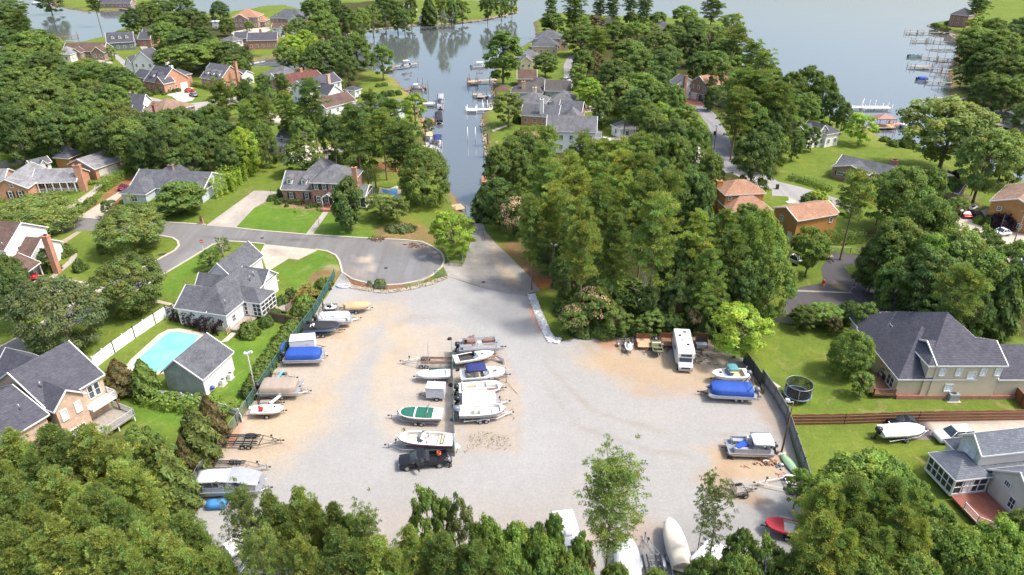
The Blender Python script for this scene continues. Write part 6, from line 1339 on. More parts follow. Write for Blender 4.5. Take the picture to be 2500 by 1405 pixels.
def bimini(root, x0, x1, w, z, mat, zb, arch=.12):
    m = MB(); secs = []
    for i in range(6):
        t = i/5; x = x0+(x1-x0)*t; zz = z+arch*math.sin(math.pi*t); secs.append([(x, -w/2, zz-.1), (x, -w*.3, zz), (x, 0, zz+.05), (x, w*.3, zz), (x, w/2, zz-.1), (x, 0, zz-.02)])
    m.loft(secs); b = m.build('bimini_top', mat, root); f = MB()
    for sg in (-1, 1):
        xm = (x0+x1)/2
        for xx in (x0+.05, xm, x1-.05): f.tube([(xx, sg*w/2*.97, z-.1), (xm*.6+xx*.4, sg*w/2, zb)], .022, 5)
    f.build('frame', METAL_L, b)
def windshield(root, x, w, z, h=.42, rake=.35, mat=None):
    m = MB(); a, c = w/2, .35
    lo = [(x-c*1.6, -a, z), (x, -a*.75, z), (x+c*.5, 0, z), (x, a*.75, z), (x-c*1.6, a, z)]; hi = [(p[0]-rake, p[1]*.92, z+h) for p in lo]
    m.loft([lo, hi], 0, True, False, False); m.build('windshield', mat or glassy('tinted_glass', (.10,.13,.15), .05), root)
def wheel(root, x, y, r=.34, w=.22, name='wheel', z=None, rimmat=None):
    z = r if z is None else z; h = bpy.data.objects.new(name, None); COL.objects.link(h); h.parent = root; h.location = (x, y, z); h.empty_display_size = .2
    t = MB(); t.tube([(0, -w/2, 0), (0, -w*.38, 0), (0, w*.38, 0), (0, w/2, 0)], [r*.86, r, r, r*.86], 16); t.build('tyre', RUBBER, h)
    q = MB(); q.cyl((0, 0, 0), r*.58, w+.02, 12, axis='y'); q.build('rim', rimmat or METAL_L, h)
def trailer(px0, px1, label, W=2.2, mat=METAL_L, axles=1, zf=.55, tongue=1.5, bunks=True, back=.0, group=None, fender=None, bunkmat=None, name='boat_trailer', nb=2, zg=0.0, wheelx=-.12, bow_post=True):
    """px0 rear end, px1 hitch tip (photo pixels on the ground)"""
    a, b = G(*px0, .4), G(*px1, .4); d = b-a; L = d.length; c = (a+b)/2; ang = math.atan2(d.y, d.x)
    root = empty(name, (c.x, c.y, 0), ang, label, 'trailer', group); m = MB(); xh = L/2; xr = -L/2; xt = xh-tongue-.6; w = W/2-.25
    for sg in (-1, 1): m.tube([(xr, sg*w, zf), (xt-.2, sg*w, zf), (xh-.5, sg*.06, zf-.02)], .055, 4, smooth=False)
    m.tube([(xh-1.6, 0, zf), (xh, 0, zf-.03)], .06, 4, smooth=False)
    for t in np.linspace(xr+.15, xt-.2, 5): m.box((t, 0, zf-.03), (.09, 2*w, .07))
    m.build('frame', mat, root)
    if bunks:
        bm_ = MB(); L2 = (xt-xr)
        ys = [.45, w-.1] if nb == 4 else [.5]
        for y in ys:
            for sg in (-1, 1): bm_.box((xr+L2*.45, sg*y, zf+.16), (L2*.9, .14, .10))
        bm_.build('bunk', bunkmat or BLACKC, root)
    hitch = MB(); hitch.box((xh-.05, 0, zf-.02), (.25, .14, .14)); hitch.tube([(xh-.45, .12, zf+.25), (xh-.45, .12, .1)], .03, 5); hitch.build('hitch', METAL_D, root)
    if bow_post: p = MB(); p.tube([(xh-1.25, 0, zf), (xh-1.4, 0, zf+.75)], .04, 5); p.box((xh-1.4, 0, zf+.75), (.22, .22, .16)); p.build('winch_post', METAL_D, root)
    xw = xr+L*(.5+wheelx)
    for k in range(axles):
        for sg in (-1, 1): wheel(root, xw+(k-(axles-1)/2)*.78, sg*(W/2-.08), .33, .2)
    fl = .9 if axles == 1 else 1.7; f = MB()
    for sg in (-1, 1): f.loft([[(xw+fl/2*math.cos(a_), sg*(W/2-.08)-.13, .36+.36*math.sin(a_)), (xw+fl/2*math.cos(a_), sg*(W/2-.08)+.13, .36+.36*math.sin(a_))] for a_ in np.linspace(.05, math.pi-.05, 9)], 0, True, False, False)
    f.build('fender', fender or mat, root); return root, ang, L
def boat_root(pxs, pxb, z, name, label, cat='boat', group=None):
    a, b = G(*pxs, z+.28), G(*pxb, z+.28); d = b-a; c = (a+b)/2; return empty(name, (c.x, c.y, 0), math.atan2(d.y, d.x), label, cat, group), d.length
def pontoon(pxs, pxb, label, z0=.62, W=2.5, covermat=None, canopy=None, seats=True, motor=OBLK, rails=VINYL, tube=ALU, decor=None, group='pontoon boats on trailers', L=None, cover_style='round', furn=VINYL, gz=0.0, name='pontoon_boat', ceil=1.9):
    root, L = boat_root(pxs, pxb, z0+.5+gz, name, label, group=group); root.location.z = gz; r = .31; zc = z0+r; zd = z0+2*r+.06; x0, x1 = -L/2, L/2
    for sg in (-1, 1): m = MB(); m.tube([(x0+.1, sg*W*.36, zc), (x0+.3, sg*W*.36, zc), (x1-.8, sg*W*.36, zc), (x1-.35, sg*W*.36, zc+.06), (x1, sg*W*.36, zc+.18)], [r*.7, r, r, r*.7, .05], 12); m.build('pontoon', tube, root)
    m = MB(); m.b2((x0+.15, -W/2, zd-.08), (x1-.12, W/2, zd)); m.build('deck', DECKG, root); m = MB()
    for sg in (-1, 1): m.b2((x0+.13, sg*W/2-.02, zd-.1), (x1-.1, sg*W/2+.02, zd+.02))
    m.build('deck_trim', tube, root)
    fx0, fx1 = x0+.7, x1-.75
    if covermat is None or cover_style == 'low':
        p = MB(); f = MB()
        def run(a, b):
            (ax, ay), (bx, by) = a, b; Lr = math.hypot(bx-ax, by-ay); an = math.atan2(by-ay, bx-ax); c = ((ax+bx)/2, (ay+by)/2); p.box((c[0], c[1], zd+.31), (Lr-.1, .035, .5), an)
            for zz in (.05, .62): f.box((c[0], c[1], zd+zz), (Lr, .05, .04), an)
            k = max(2, int(Lr/1.1))
            for i in range(k+1): f.box((ax+(bx-ax)*i/k, ay+(by-ay)*i/k, zd+.33), (.05, .05, .6), an)
        hw = W/2-.12; run((fx0, hw), (fx1, hw)); run((fx0, -hw), (fx1, -hw)); run((fx1, -hw), (fx1, -.4)); run((fx1, .4), (fx1, hw)); run((fx0, -hw), (fx0, -.4)); run((fx0, .4), (fx0, hw))
        p.build('fence_panel', rails, root); f.build('rail', tube, root)
        if seats:
            seat(root, fx0+1.1, hw-.4, zd, .6, 1.7, furn); seat(root, fx0+.5, hw-.4, zd, .6, .4, furn, -1); seat(root, fx1-1.0, hw-.38, zd, .58, 1.6, furn); seat(root, fx1-1.0, -hw+.38, zd, .58, 1.6, furn)
            m = MB(); m.box((0, -hw+.45, zd+.5), (.7, .7, 1.0), taper=.8); m.build('console', VINYL, root); seat(root, -.9, -hw+.45, zd+.15, .55, .5, furn, -1, 'helm_seat')
    if covermat:
        m = MB(); hc = .95 if cover_style == 'round' else .72; secs = []
        for i in range(11):
            t = i/10; x = fx0-.1+(fx1-fx0+.3)*t; e = min(1, .80+.9*min(t, 1-t)*2.2); k = math.sqrt(max(.18, 1-max(0, (t-.8)/.2)**2*.55)); w = (W/2-.02)*k; h = hc*e+.03*math.sin(i*2.1)
            secs.append([(x, w, zd-.02), (x, w, zd+h*.72), (x, w*.8, zd+h*.94), (x, 0, zd+h*1.04), (x, -w*.8, zd+h*.94), (x, -w, zd+h*.72), (x, -w, zd-.02)])
        m.loft(secs, 0, True, False, False); m.add(secs[0], [tuple(range(7))]); m.add(secs[-1], [tuple(range(7))]); cv = m.build('cover', covermat, root)
    if canopy:
        cm, cx0, cx1 = canopy[:3]; bimini(root, x0+L*cx0, x0+L*cx1, W-.1, zd+ceil, cm, zd+.6, .05)
    if motor: outboard(root, x0-.12, zd+.15, motor, 1.1, .3)
    return root, zd, L
GB = 'boats parked on the gravel lot'; GT = 'trailers on the gravel lot'
def on_trailer(st_px, hitch_px, what, **kw): return trailer((st_px[0], st_px[1]-4), (hitch_px[0], hitch_px[1]-4), what, group=GT, **kw)

# ---------- left row, sterns to the fence
on_trailer((845,762), (910,757), "small galvanised trailer under the tan covered runabout", W=1.9); r_, L = boat_root((845,748), (905,745), .9, 'runabout', "small runabout under a tan canvas cover near the upper left", group=GB)
st = make_hull(r_, L, 2.0, .75, .62, GEL_C, cock=(.06,.7)); cover(r_, st, TANC, .55, ridge=.35); outboard(r_, -L/2-.2, 1.2, TANC, .9)
def utility(px0, px1, label, W=1.7, mat=METAL_D, gate=True, wall=.45, floor=WOOD_G, cargo=None, gateh=1.1, mesh=True):
    root, ang, L = trailer(px0, px1, label, W=W, mat=mat, zf=.45, tongue=1.0, bunks=False, group=GT, name='utility_trailer', bow_post=False, wheelx=-.1); xr, xt = -L/2, L/2-1.5; m = MB(); m.b2((xr, -W/2+.2, .46), (xt, W/2-.2, .5)); m.build('bed', floor, root)
    m = MB()
    for sg in (-1, 1):
        y = sg*(W/2-.2); m.box(((xr+xt)/2, y, .5+wall), (xt-xr, .05, .05)); m.box(((xr+xt)/2, y, .5+wall*.5), (xt-xr, .03, .03))
        for t in np.linspace(xr, xt, 6): m.box((t, y, .5+wall/2), (.05, .05, wall))
    m.box((xt, 0, .5+wall), (.05, W-.4, .05)); m.build('side_rail', mat, root)
    if gate:
        g = MB(); 
        for y in np.linspace(-W/2+.25, W/2-.25, 9): g.box((xr-.05, y, .5+gateh/2), (.03, .03, gateh))
        for z in (.5, .5+gateh*.5, .5+gateh): g.box((xr-.05, 0, z), (.04, W-.4, .04))
        g.build('ramp_gate', mat, root)
    return root, L
r0, L0 = utility((790,755), (845,752), "small black utility trailer carrying a white jet ski by the fence")
def jetski(px0, px1, z, label, mat=GEL_W, group=None):
    root, L = boat_root(px0, px1, z+.4, 'jet_ski', label, 'jet ski', group); root.location.z = z; st = make_hull(root, L, 1.1, .45, 0, mat, cock=None, full=.45); m = MB(); m.loft([[(-L*.4, -.2, .45), (-L*.4, .2, .45), (-L*.4, .15, .75), (-L*.4, -.15, .75)], [(L*.02, -.22, .45), (L*.02, .22, .45), (L*.02, .16, .8), (L*.02, -.16, .8)]]); m.build('saddle', BLACKC, root)
    m = MB(); m.loft([[(L*.02, -.3, .45), (L*.02, .3, .45), (L*.02, .22, .95), (L*.02, -.22, .95)], [(L*.33, -.12, .5), (L*.33, .12, .5), (L*.33, .1, .62), (L*.33, -.1, .62)]]); m.box((L*.04, 0, 1.0), (.06, .75, .06)); m.build('handlebar', mat, root); return root
jetski((795,748), (822,746), .5, "white jet ski on the black utility trailer by the left fence"); jetski((792,754), (818,753), .15, "black jet ski hull beside the white one at the fence", BLACKC)
on_trailer((780,788), (882,782), "aluminium trailer under the white covered pontoon boat", W=2.4, axles=2, bunks=True); r_, zd, L = pontoon((770,778), (862,774), "pontoon boat under a pale grey cover with an arch, left row", covermat=plain('pale_grey_cover', (.56,.56,.60), .7, .05), rails=GREYC, cover_style='low')
m = MB(); m.tube([(-1.6, -1.15, 2.0), (-2.1, -1.1, 2.9), (-2.1, 1.1, 2.9), (-1.6, 1.15, 2.0)], .05, 6); m.build('arch', METAL_D, r_)
on_trailer((748,818), (842,811), "black tandem trailer under the black covered wake boat", W=2.4, mat=METAL_D, axles=2); r_, L = boat_root((743,800), (830,797), 1.0, 'wake_boat', "blue hulled wake boat under a black cover with white letters", group=GB)
st = make_hull(r_, L, 2.4, .95, .6, LBLUE, cock=(.06,.8), full=.55); cv = cover(r_, st, BLACKC, .8, ridge=.35); m = MB(); m.tube([(-.6, -1.15, 1.6), (-1.5, -1.0, 2.35), (-1.5, 1.0, 2.35), (-.6, 1.15, 1.6)], .06, 6); m.tube([(-1.5, 0, 2.35), (-2.2, 0, 2.2)], .25, 6); m.build('tower', BLACKC, r_)
def text_on(parent, txt, size, loc, rot, mat, name='lettering', extrude=.01):
    c = bpy.data.curves.new(name, 'FONT'); c.body = txt; c.size = size; c.extrude = extrude; c.align_x = 'CENTER'; c.align_y = 'CENTER'; c.offset = .012; o = bpy.data.objects.new(name, c); COL.objects.link(o); dg = bpy.context.evaluated_depsgraph_get(); me = bpy.data.meshes.new_from_object(o.evaluated_get(dg)); bpy.data.objects.remove(o); me.materials.clear(); me.materials.append(mat)
    return link(name, me, parent, loc, rot)
text_on(cv, "AR", .72, (-1.25, -.72, 2.08), (R(38), 0, R(25)), plain('white_lettering', (.8,.8,.8), .6))
def box_trailer(px0, px1, label, W=2.0, h=1.9, nose=0, mat=None, hitch=None):
    a, b = G(*px0, .4), G(*px1, .4); d = b-a; L = d.length; c = (a+b)/2; root = empty('cargo_trailer', (c.x, c.y, 0), math.atan2(d.y, d.x), label, 'trailer', GT); mat = mat or WHITE; m = MB(); m.loft([[(-L/2, -W/2, .5), (-L/2, W/2, .5), (-L/2, W/2, .5+h-.08), (-L/2, W/2-.12, .5+h), (-L/2, -W/2+.12, .5+h), (-L/2, -W/2, .5+h-.08)], [(L/2, -W/2, .5), (L/2, W/2, .5), (L/2, W/2, .5+h-.08), (L/2, W/2-.12, .5+h), (L/2, -W/2+.12, .5+h), (L/2, -W/2, .5+h-.08)]], smooth=False); m.build('box_body', mat, root)
    m = MB(); m.box((L*.25, -W/2-.01, 1.25), (.7, .03, 1.3)); m.build('side_door', plain('off_white_panel', (.62,.63,.65), .5), root); m = MB(); m.box((-L/2-.01, 0, 1.35), (.03, W-.2, h-.3)); m.build('rear_door', plain('off_white_panel', (.62,.63,.65), .5), root)
    m = MB()
    for z in (.5, .5+h-.04):
        for sg in (-1, 1): m.box((0, sg*(W/2+.01), z), (L, .04, .07))
    m.build('edge_trim', METAL_L, root); m = MB()
    for sg in (-1, 1): m.tube([(L/2-.1, sg*.6, .45), (L/2+1.2, 0, .42)], .05, 4)
    m.tube([(L/2+.9, 0, .42), (L/2+1.5, 0, .42)], .05, 4); m.build('hitch', METAL_D, root); wheel(root, -.2, W/2+.02); wheel(root, -.2, -W/2-.02); m = MB(); m.b2((-.7, -W/2-.2, .74), (.3, -W/2+.01, .8)); m.b2((-.7, W/2-.01, .74), (.3, W/2+.2, .8)); m.build('fender', METAL_L, root); m = MB(); m.box((-L*.15, 0, .5+h+.05), (.4, .4, .1)); m.build('roof_vent', WHITE, root)
box_trailer((712,853), (772,848), "large white enclosed cargo trailer behind the blue covered pontoon", 2.1, 1.9)
on_trailer((700,878), (800,875), "trailer under the royal blue covered pontoon, left row", W=2.3); r_, zd, L = pontoon((692,868), (793,866), "pontoon boat under a royal blue cover in the left row", covermat=ROYAL, rails=GEL_W)
m = MB(); m.tube([(-2.6, -1, 2.0), (-2.9, -1.0, 3.0), (-2.9, 1.0, 3.0), (-2.6, 1, 2.0)], .05, 5); m.box((-2.9, 0, 3.0), (.25, 2.0, .2)); m.build('folded_bimini', ROYAL, r_)
utility((663,927), (727,922), "black utility trailer with raised gate left of the tan pontoon", 1.8); p = G(682, 918, 1.3); m = MB(); m.loft([[(t*1.3, .22*math.cos(a)*math.sin(math.pi*(t*.5+.5))+.02, .1*math.sin(a)) for a in np.linspace(0, 6.28, 9)[:-1]] for t in np.linspace(-.95, .95, 9)]); tag(m.build('paddle_board', plain('sky_blue_board', (.10,.38,.62), .5), None, (p.x, p.y, 1.35), (0, R(-8), R(70))), "sky blue board lying across the black trailer near the fence", 'paddle board')
on_trailer((640,965), (760,960), "galvanised trailer under the big khaki covered pontoon", W=2.4, axles=2); r_, zd, L = pontoon((630,945), (737,944), "largest khaki covered pontoon boat in the left row", W=2.8, covermat=KHAKI, rails=KHAKI)
utility((634,986), (694,983), "rusty mesh trailer holding a white plank left of the small skiff", 1.7, mat=plain('brownish_black_metal', (.05,.04,.035), .7)); p = G(672, 975, 1.1); m = MB(); m.box((0,0,0), (1.9, .4, .16)); tag(m.build('white_bench_box', WHITE, None, (p.x, p.y, 1.05), (0, 0, R(65))), "long white box laid diagonally on the rusty mesh trailer", 'box')
on_trailer((625,1015), (700,1008), "rusty single axle trailer under the small white skiff", W=1.8, mat=RUSTY); r_, L = boat_root((615,1000), (693,998), .85, 'skiff', "small white skiff with a red seat in the left row", group=GB); st = make_hull(r_, L, 1.8, .55, .62, GEL_W, cock=(.1,.62), floor=GEL_W, full=.6); seat(r_, -.9, 0, .9, .5, .45, plain('red_vinyl', (.38,.02,.03), .5), -1); outboard(r_, -L/2-.15, 1.15, GEL_W, .8); m = MB(); m.box((0, 0, 1.1), (.5, .9, .35)); m.build('console', GEL_W, r_)
def bunk_trailer(p0, p1, label, mat=METAL_D, axles=2, W=2.3, **kw): return trailer(p0, p1, label, W=W, mat=mat, axles=axles, group=GT, nb=4, tongue=2.0, zf=.6, bunkmat=kw.pop('bunkmat', METAL_D), **kw)
bunk_trailer((553,1078), (693,1078), "empty black pontoon trailer, upper of two at lower left"); bunk_trailer((508,1143), (660,1143), "empty black pontoon trailer just above the canopied pontoon", mat=METAL_L)
on_trailer((500,1205), (665,1196), "trailer under the grey canopied pontoon at lower left", W=2.4, axles=2); r_, zd, L = pontoon((487,1185), (645,1178), "long pontoon boat with a grey and white canopy at lower left", canopy=(WHITEC, .02, .52), rails=GREYC, ceil=1.5)
m = MB(); w_ = 1.25; m.loft([[(x, w_*k, z-.08), (x, w_*.5*k, z), (x, 0, z+.05), (x, -w_*.5*k, z), (x, -w_*k, z-.08)] for x, z, k in ((-.1, zd+1.52, 1), (1.0, zd+1.5, 1), (2.2, zd+1.05, 1), (L/2-.4, zd+.75, .85))], 0, True, False, False); m.build('bow_cover', GREYC, r_)
p = G(528, 1226, .8); m = MB(); m.loft([[(x, .55, .2), (x, .6, .7), (x, .3, .95), (x, -.3, .95), (x, -.6, .7), (x, -.55, .2)] for x in (-1.0, -.4, .4, 1.0)]); tag(m.build('tarped_cart', TARPB, None, (p.x, p.y, 0), (0, 0, .05)), "low cart under a bright blue tarp at the lot's lower left", 'tarped load')

# ---------- centre, left column (bows to the left)
bunk_trailer((1102,886), (977,884), "long empty aluminium pontoon trailer in the centre left column", mat=METAL_L, wheelx=.02, bunkmat=WOOD_B)
on_trailer((1095,925), (1010,925), "thin trailer under the sailboat", W=1.7); r_, L = boat_root((1100,912), (1017,915), .9, 'sailboat', "white sailboat with tall mast and green sail cover", group=GB); st = make_hull(r_, L, 1.9, .7, .6, GEL_W, cock=(.12,.5), full=.4, floor=GEL_W); m = MB(); m.tube([(.6, 0, 1.3), (.55, 0, 6.6)], .045, 6); m.build('mast', METAL_L, r_); m = MB(); m.tube([(.55, 0, 2.0), (-1.9, 0, 2.1)], [.14, .06], 6); m.build('sail_cover', GREENC, r_)
m = MB(); m.box((.9, 0, 1.42), (1.3, 1.0, .25), taper=.8); m.build('cabin', GEL_W, r_)
box_trailer((1087,966), (1043,964), "small white cargo trailer in the centre left column", 1.7, 1.6, mat=plain('grey_white_panel', (.60,.61,.66), .5))
on_trailer((1075,1030), (948,1020), "tandem trailer under the green covered bowrider", W=2.3, axles=2); r_, L = boat_root((1080,1012), (972,1008), 1.0, 'bowrider', "white bowrider with two dark green canvas covers", group=GB); st = make_hull(r_, L, 2.4, .8, .62, GEL_W, cock=(.22,.58), full=.5, stripe=BROWNV, bow_cock=(.64,.9), floor=GREENC)
for t0, t1, k in ((.18,.6,1), (.62,.93,2)):
    m = MB(); secs = []
    for x, b, zk, zs in hull_shape(L, 2.4, .8, .62, .5, 25):
        t = (x+L/2)/L
        if t0 <= t <= t1: e = max(b-.12, .02)*(.75 if t > .88 else 1); secs.append([(x, e, zs+.06), (x, e*.5, zs+.2), (x, 0, zs+.24), (x, -e*.5, zs+.2), (x, -e, zs+.06)])
    m.loft(secs, 0, True, False, False); m.build('cover', GREENC, r_)
m = MB(); m.tube([(-.6, -1, 1.5), (-1.1, -.9, 2.2), (-1.1, .9, 2.2), (-.6, 1, 1.5)], .035, 5); m.build('arch', METAL_L, r_)
on_trailer((1100,1092), (940,1092), "silver trailer under the large open white bowrider", W=2.4, axles=2); r_, L = boat_root((1108,1078), (970,1070), 1.0, 'bowrider', "large open white bowrider with maroon stripe above the pickup", group=GB); st = make_hull(r_, L, 2.5, .9, .65, GREYGEL, GEL_W, cock=(.16,.52), full=.52, stripe=STRIPE, bow_cock=(.58,.86)); windshield(r_, .9, 2.0, 1.62, .4); seat(r_, -.2, .6, 1.0, .5, .5, VINYL, -1); seat(r_, -.2, -.6, 1.0, .5, .5, VINYL, -1); seat(r_, -1.9, 0, 1.0, 1.9, .6, CREAM, -1, 'bench_seat'); seat(r_, 1.7, 0, 1.0, 1.3, .9, CREAM, 0, 'bow_cushion')

# ---------- centre, right column (sterns to the fence)
on_trailer((1128,858), (1235,852), "trailer under the open brown railed pontoon", W=2.3, mat=METAL_D); pontoon((1118,845), (1222,838), "open pontoon boat with brown railings, top of centre right column", furn=BROWNV)
on_trailer((1130,893), (1215,876), "rusty trailer under the slim white speedboat", W=2.0, mat=RUSTY); r_, L = boat_root((1108,878), (1206,862), 1.0, 'speedboat', "slim pointed white speedboat with dark open cockpit", group=GB); st = make_hull(r_, L, 2.1, .7, .65, GEL_W, cock=(.12,.52), full=.4, floor=plain('dark_carpet', (.06,.055,.05), .9)); windshield(r_, .5, 1.7, 1.4, .3); m = MB(); m.box((L*.2, 0, 1.45), (.45, .4, .06)); m.build('hatch', plain('smoked_hatch', (.12,.12,.13), .3), r_)
on_trailer((1135,928), (1246,920), "black trailer under the white cruiser with navy top", W=2.4, mat=METAL_D, axles=2); r_, L = boat_root((1124,918), (1236,908), 1.2, 'cabin_cruiser', "white cabin cruiser with a navy blue bimini top", group=GB); st = make_hull(r_, L, 2.5, 1.05, .65, GEL_W, cock=(.1,.5), full=.45, floor=CREAM); windshield(r_, .7, 2.1, 1.8, .45); bimini(r_, -L*.38, L*.05, 2.3, 2.75, NAVY, 1.8, .1); m = MB(); m.box((L*.25, 0, 1.86), (.5, .5, .06)); m.build('hatch', plain('smoked_hatch', (.12,.12,.13), .3), r_); m = MB(); m.tube([(-1.3, -1.1, 1.8), (-1.6, -1.0, 3.3)], .04, 5); m.build('antenna_pole', METAL_D, r_)
for k in (.1, .22): m = MB(); m.box((L*k, -1.2, 1.45), (.25, .06, .12)); m.build('porthole', GLASS, r_)
on_trailer((1130,960), (1236,952), "trailer under the white deck boat", W=2.3, mat=METAL_D); r_, L = boat_root((1120,948), (1226,942), 1.1, 'deck_boat', "white deck boat with cream seats and brown sunpad", group=GB); st = make_hull(r_, L, 2.5, .8, .62, GEL_W, cock=(.1,.9), full=.72); seat(r_, -2.2, .0, 1.0, 2.0, .6, CREAM, -1); seat(r_, -1.2, .75, 1.0, .6, 1.4, CREAM); seat(r_, 1.6, .7, 1.0, .6, 1.6, VINYL); seat(r_, 1.6, -.7, 1.0, .6, 1.6, BROWNV); m = MB(); m.box((.1, -.6, 1.4), (.6, .8, .8), taper=.75); m.build('console', VINYL, r_); outboard(r_, -L/2-.3, 1.35, OBLK, 1.1)
on_trailer((1125,995), (1245,985), "trailer under the bulky white covered pontoon", W=2.4, axles=2); pontoon((1118,978), (1219,975), "bulky pontoon boat under a white cover, centre right column", covermat=plain('bright_white_cover', (.82,.82,.82), .7, .03), rails=WHITEC)
on_trailer((1130,1025), (1254,1012), "white tandem trailer under the centre console boat", W=2.4, mat=WHITE, axles=2); r_, L = boat_root((1121,1006), (1234,1000), 1.1, 'centre_console_boat', "white centre console boat with grey hull and silver outboard", group=GB); st = make_hull(r_, L, 2.5, .95, .65, GREYGEL, GEL_W, cock=(.08,.88), full=.52, floor=GEL_W); m = MB(); m.box((.1, 0, 1.65), (.9, .9, 1.1), taper=.8); m.build('console', GEL_W, r_); seat(r_, -.9, 0, 1.1, 1.0, .5, CREAM, -1, 'leaning_post'); seat(r_, 1.7, 0, 1.05, .9, .9, VINYL); outboard(r_, -L/2-.35, 1.5, OGRY, 1.5)
p = G(1222, 890, .9); m = MB(); m.add([(-.2,0,.9), (1.2,-.25,.35), (1.35,-1.3,.15), (.5,-.6,.7), (-.2,0,.86), (1.2,-.25,.31), (1.35,-1.3,.11), (.5,-.6,.66)], [(0,1,2,3), (7,6,5,4), (0,4,5,1), (1,5,6,2), (2,6,7,3), (3,7,4,0)]); tag(m.build('fallen_tarp', plain('slate_tarp', (.10,.12,.15), .7), None, (G(1210,880).x, G(1210,880).y, .1)), "slate coloured tarp hanging loose between cruiser and speedboat", 'tarp')
p = G(1236, 935); m = MB(); m.tube([(0,0,0), (-.1,.4,2.4)], .05, 5); m.tube([(0,0,.3), (1.5,-2.6,.05)], .03, 4); tag(m.build('rusty_post', RUSTY, None, (p.x, p.y, 0)), "leaning rusty post at the end of the centre right column", 'post')

# ---------- right side
on_trailer((1822,928), (1735,930), "trailer under the cuddy boat with teal top", W=2.3); r_, L = boat_root((1826,913), (1738,915), 1.1, 'cuddy_boat', "white cuddy boat with a small teal bimini by the right fence", group=GB); st = make_hull(r_, L, 2.3, .95, .62, GEL_W, cock=(.12,.5), full=.42, floor=CREAM); windshield(r_, .6, 1.8, 1.7, .4); bimini(r_, -.9, .5, 1.9, 2.6, TEALC, 1.65); outboard(r_, -L/2-.2, 1.35, OGRY, 1.0); m = MB(); m.box((L*.27, 0, 1.75), (.4, .4, .06)); m.build('hatch', GLASS, r_); m = MB(); m.tube([(-1.6, .9, 1.6), (-1.8, .95, 3.4)], .025, 5); m.build('antenna', GEL_W, r_)
on_trailer((1840,972), (1703,962), "black tandem trailer under the right hand blue pontoon", W=2.4, mat=METAL_D, axles=2, wheelx=-.22); r_, zd, L = pontoon((1847,956), (1726,950), "pontoon boat under a royal blue cover by the right fence", covermat=ROYAL, rails=VINYL, motor=OGRY, W=2.6); m = MB(); m.tube([(-1.6, -1.15, 1.7), (-2.4, -1.1, 3.2), (-2.4, 1.1, 3.2), (-1.6, 1.15, 1.7)], .05, 6); m.build('arch', METAL_D, r_)
on_trailer((1880,1105), (1762,1098), "low trailer under the open pontoon with white canopy", W=2.3, mat=RUSTY); r_, zd, L = pontoon((1888,1092), (1772,1088), "open grey pontoon boat with square white canopy by right fence", z0=.35, canopy=(plain('bright_white_cover', (.82,.82,.82), .7, .03), .05, .48), rails=GREYGEL, motor=OBLK, W=2.6, furn=GREYC, ceil=1.35); m = MB(); m.box((1.0, .2, zd+.35), (1.6, .7, .3), .5); m.box((.7, -.4, zd+.3), (1.2, .5, .25), .5); m.build('blue_floats', plain('blue_vinyl_float', (.02,.08,.42), .4), r_)
p = G(1932, 1130, .7); root = empty('upturned_canoe', (p.x, p.y, 0), R(-78), "pale green upturned boat leaning on the right fence", 'boat'); m = MB(); secs = []
for t in np.linspace(-1, 1, 11): k = math.sqrt(max(.002, 1-abs(t)**2.2)); secs.append([(t*2.1, -.62*k, .1), (t*2.1, -.5*k, .45*k+.1), (t*2.1, 0, .62*k+.1), (t*2.1, .5*k, .45*k+.1), (t*2.1, .62*k, .1)])
m.loft(secs, 0, True, False, False); m.build('hull', PALEGRN, root, rot=(R(-18), 0, 0)); m = MB(); m.add([(.7,-.3,.62), (1.5,-.12,.52), (1.35,.35,.55), (.8,.3,.62)], [(0,1,2,3)]); m.build('dark_patch', BLACKC, root, rot=(R(-18), 0, 0))
utility((1790,1202), (1846,1194), "low mesh trailer with tall gate at the orange sand patch", 1.8, mat=plain('brownish_black_metal', (.05,.04,.035), .7), wall=.4)
trailer((1950,1184), (1840,1180), "white V shaped boat trailer beside the mesh trailer", W=2.5, mat=WHITE, axles=2, group=GT, tongue=3.0, nb=4, wheelx=-.36)
# far side row under the wood
trailer((1520,828), (1524,862), "small empty grey trailer under the mimosa", W=1.6, group=GT, bunks=False); jetski((1533,833), (1537,853), .35, "white jet ski on the small trailer under the wood edge"); trailer((1532,828), (1538,864), "jet ski trailer under the white jet ski at the wood", W=1.3, group=GT, bunks=True)
def flatbed(p0, p1, label, W=1.9, mat=WOOD_T): root, ang, L = trailer(p0, p1, label, W=W, mat=RUSTY, zf=.5, tongue=.9, bunks=False, group=GT, name='flatbed_trailer', bow_post=False); m = MB(); m.b2((-L/2, -W/2, .56), (L/2-1.2, W/2, .64)); m.build('plank_bed', mat, root); m = MB(); [m.b2((-L/2, sg*W/2-.03, .64), (L/2-1.2, sg*W/2+.03, .8)) for sg in (-1, 1)]; m.b2((-L/2-.02, -W/2, .64), (-L/2+.04, W/2, 1.5)); m.build('rail', RUSTY, root); return root
flatbed((1570,830), (1577,862), "tan plank flatbed trailer left of the camouflage boat", 2.2); flatbed((1624,828), (1630,858), "dark plank flatbed trailer just left of the motorhome", 1.9, WOOD_B)
trailer((1604,826), (1610,868), "small trailer under the camouflage jon boat", W=1.5, group=GT); r_, L = boat_root((1601,832), (1608,862), .8, 'jon_boat', "camouflage painted jon boat between two flatbed trailers", group=GB); st = make_hull(r_, L, 1.6, .5, .6, CAMO, cock=(.08,.85), full=.8, floor=CAMO, stern=1.0); seat(r_, -.9, 0, .85, 1.3, .35, CREAM); seat(r_, .5, 0, .85, 1.3, .35, CAMO); outboard(r_, -L/2-.1, 1.1, OGRY, .8)
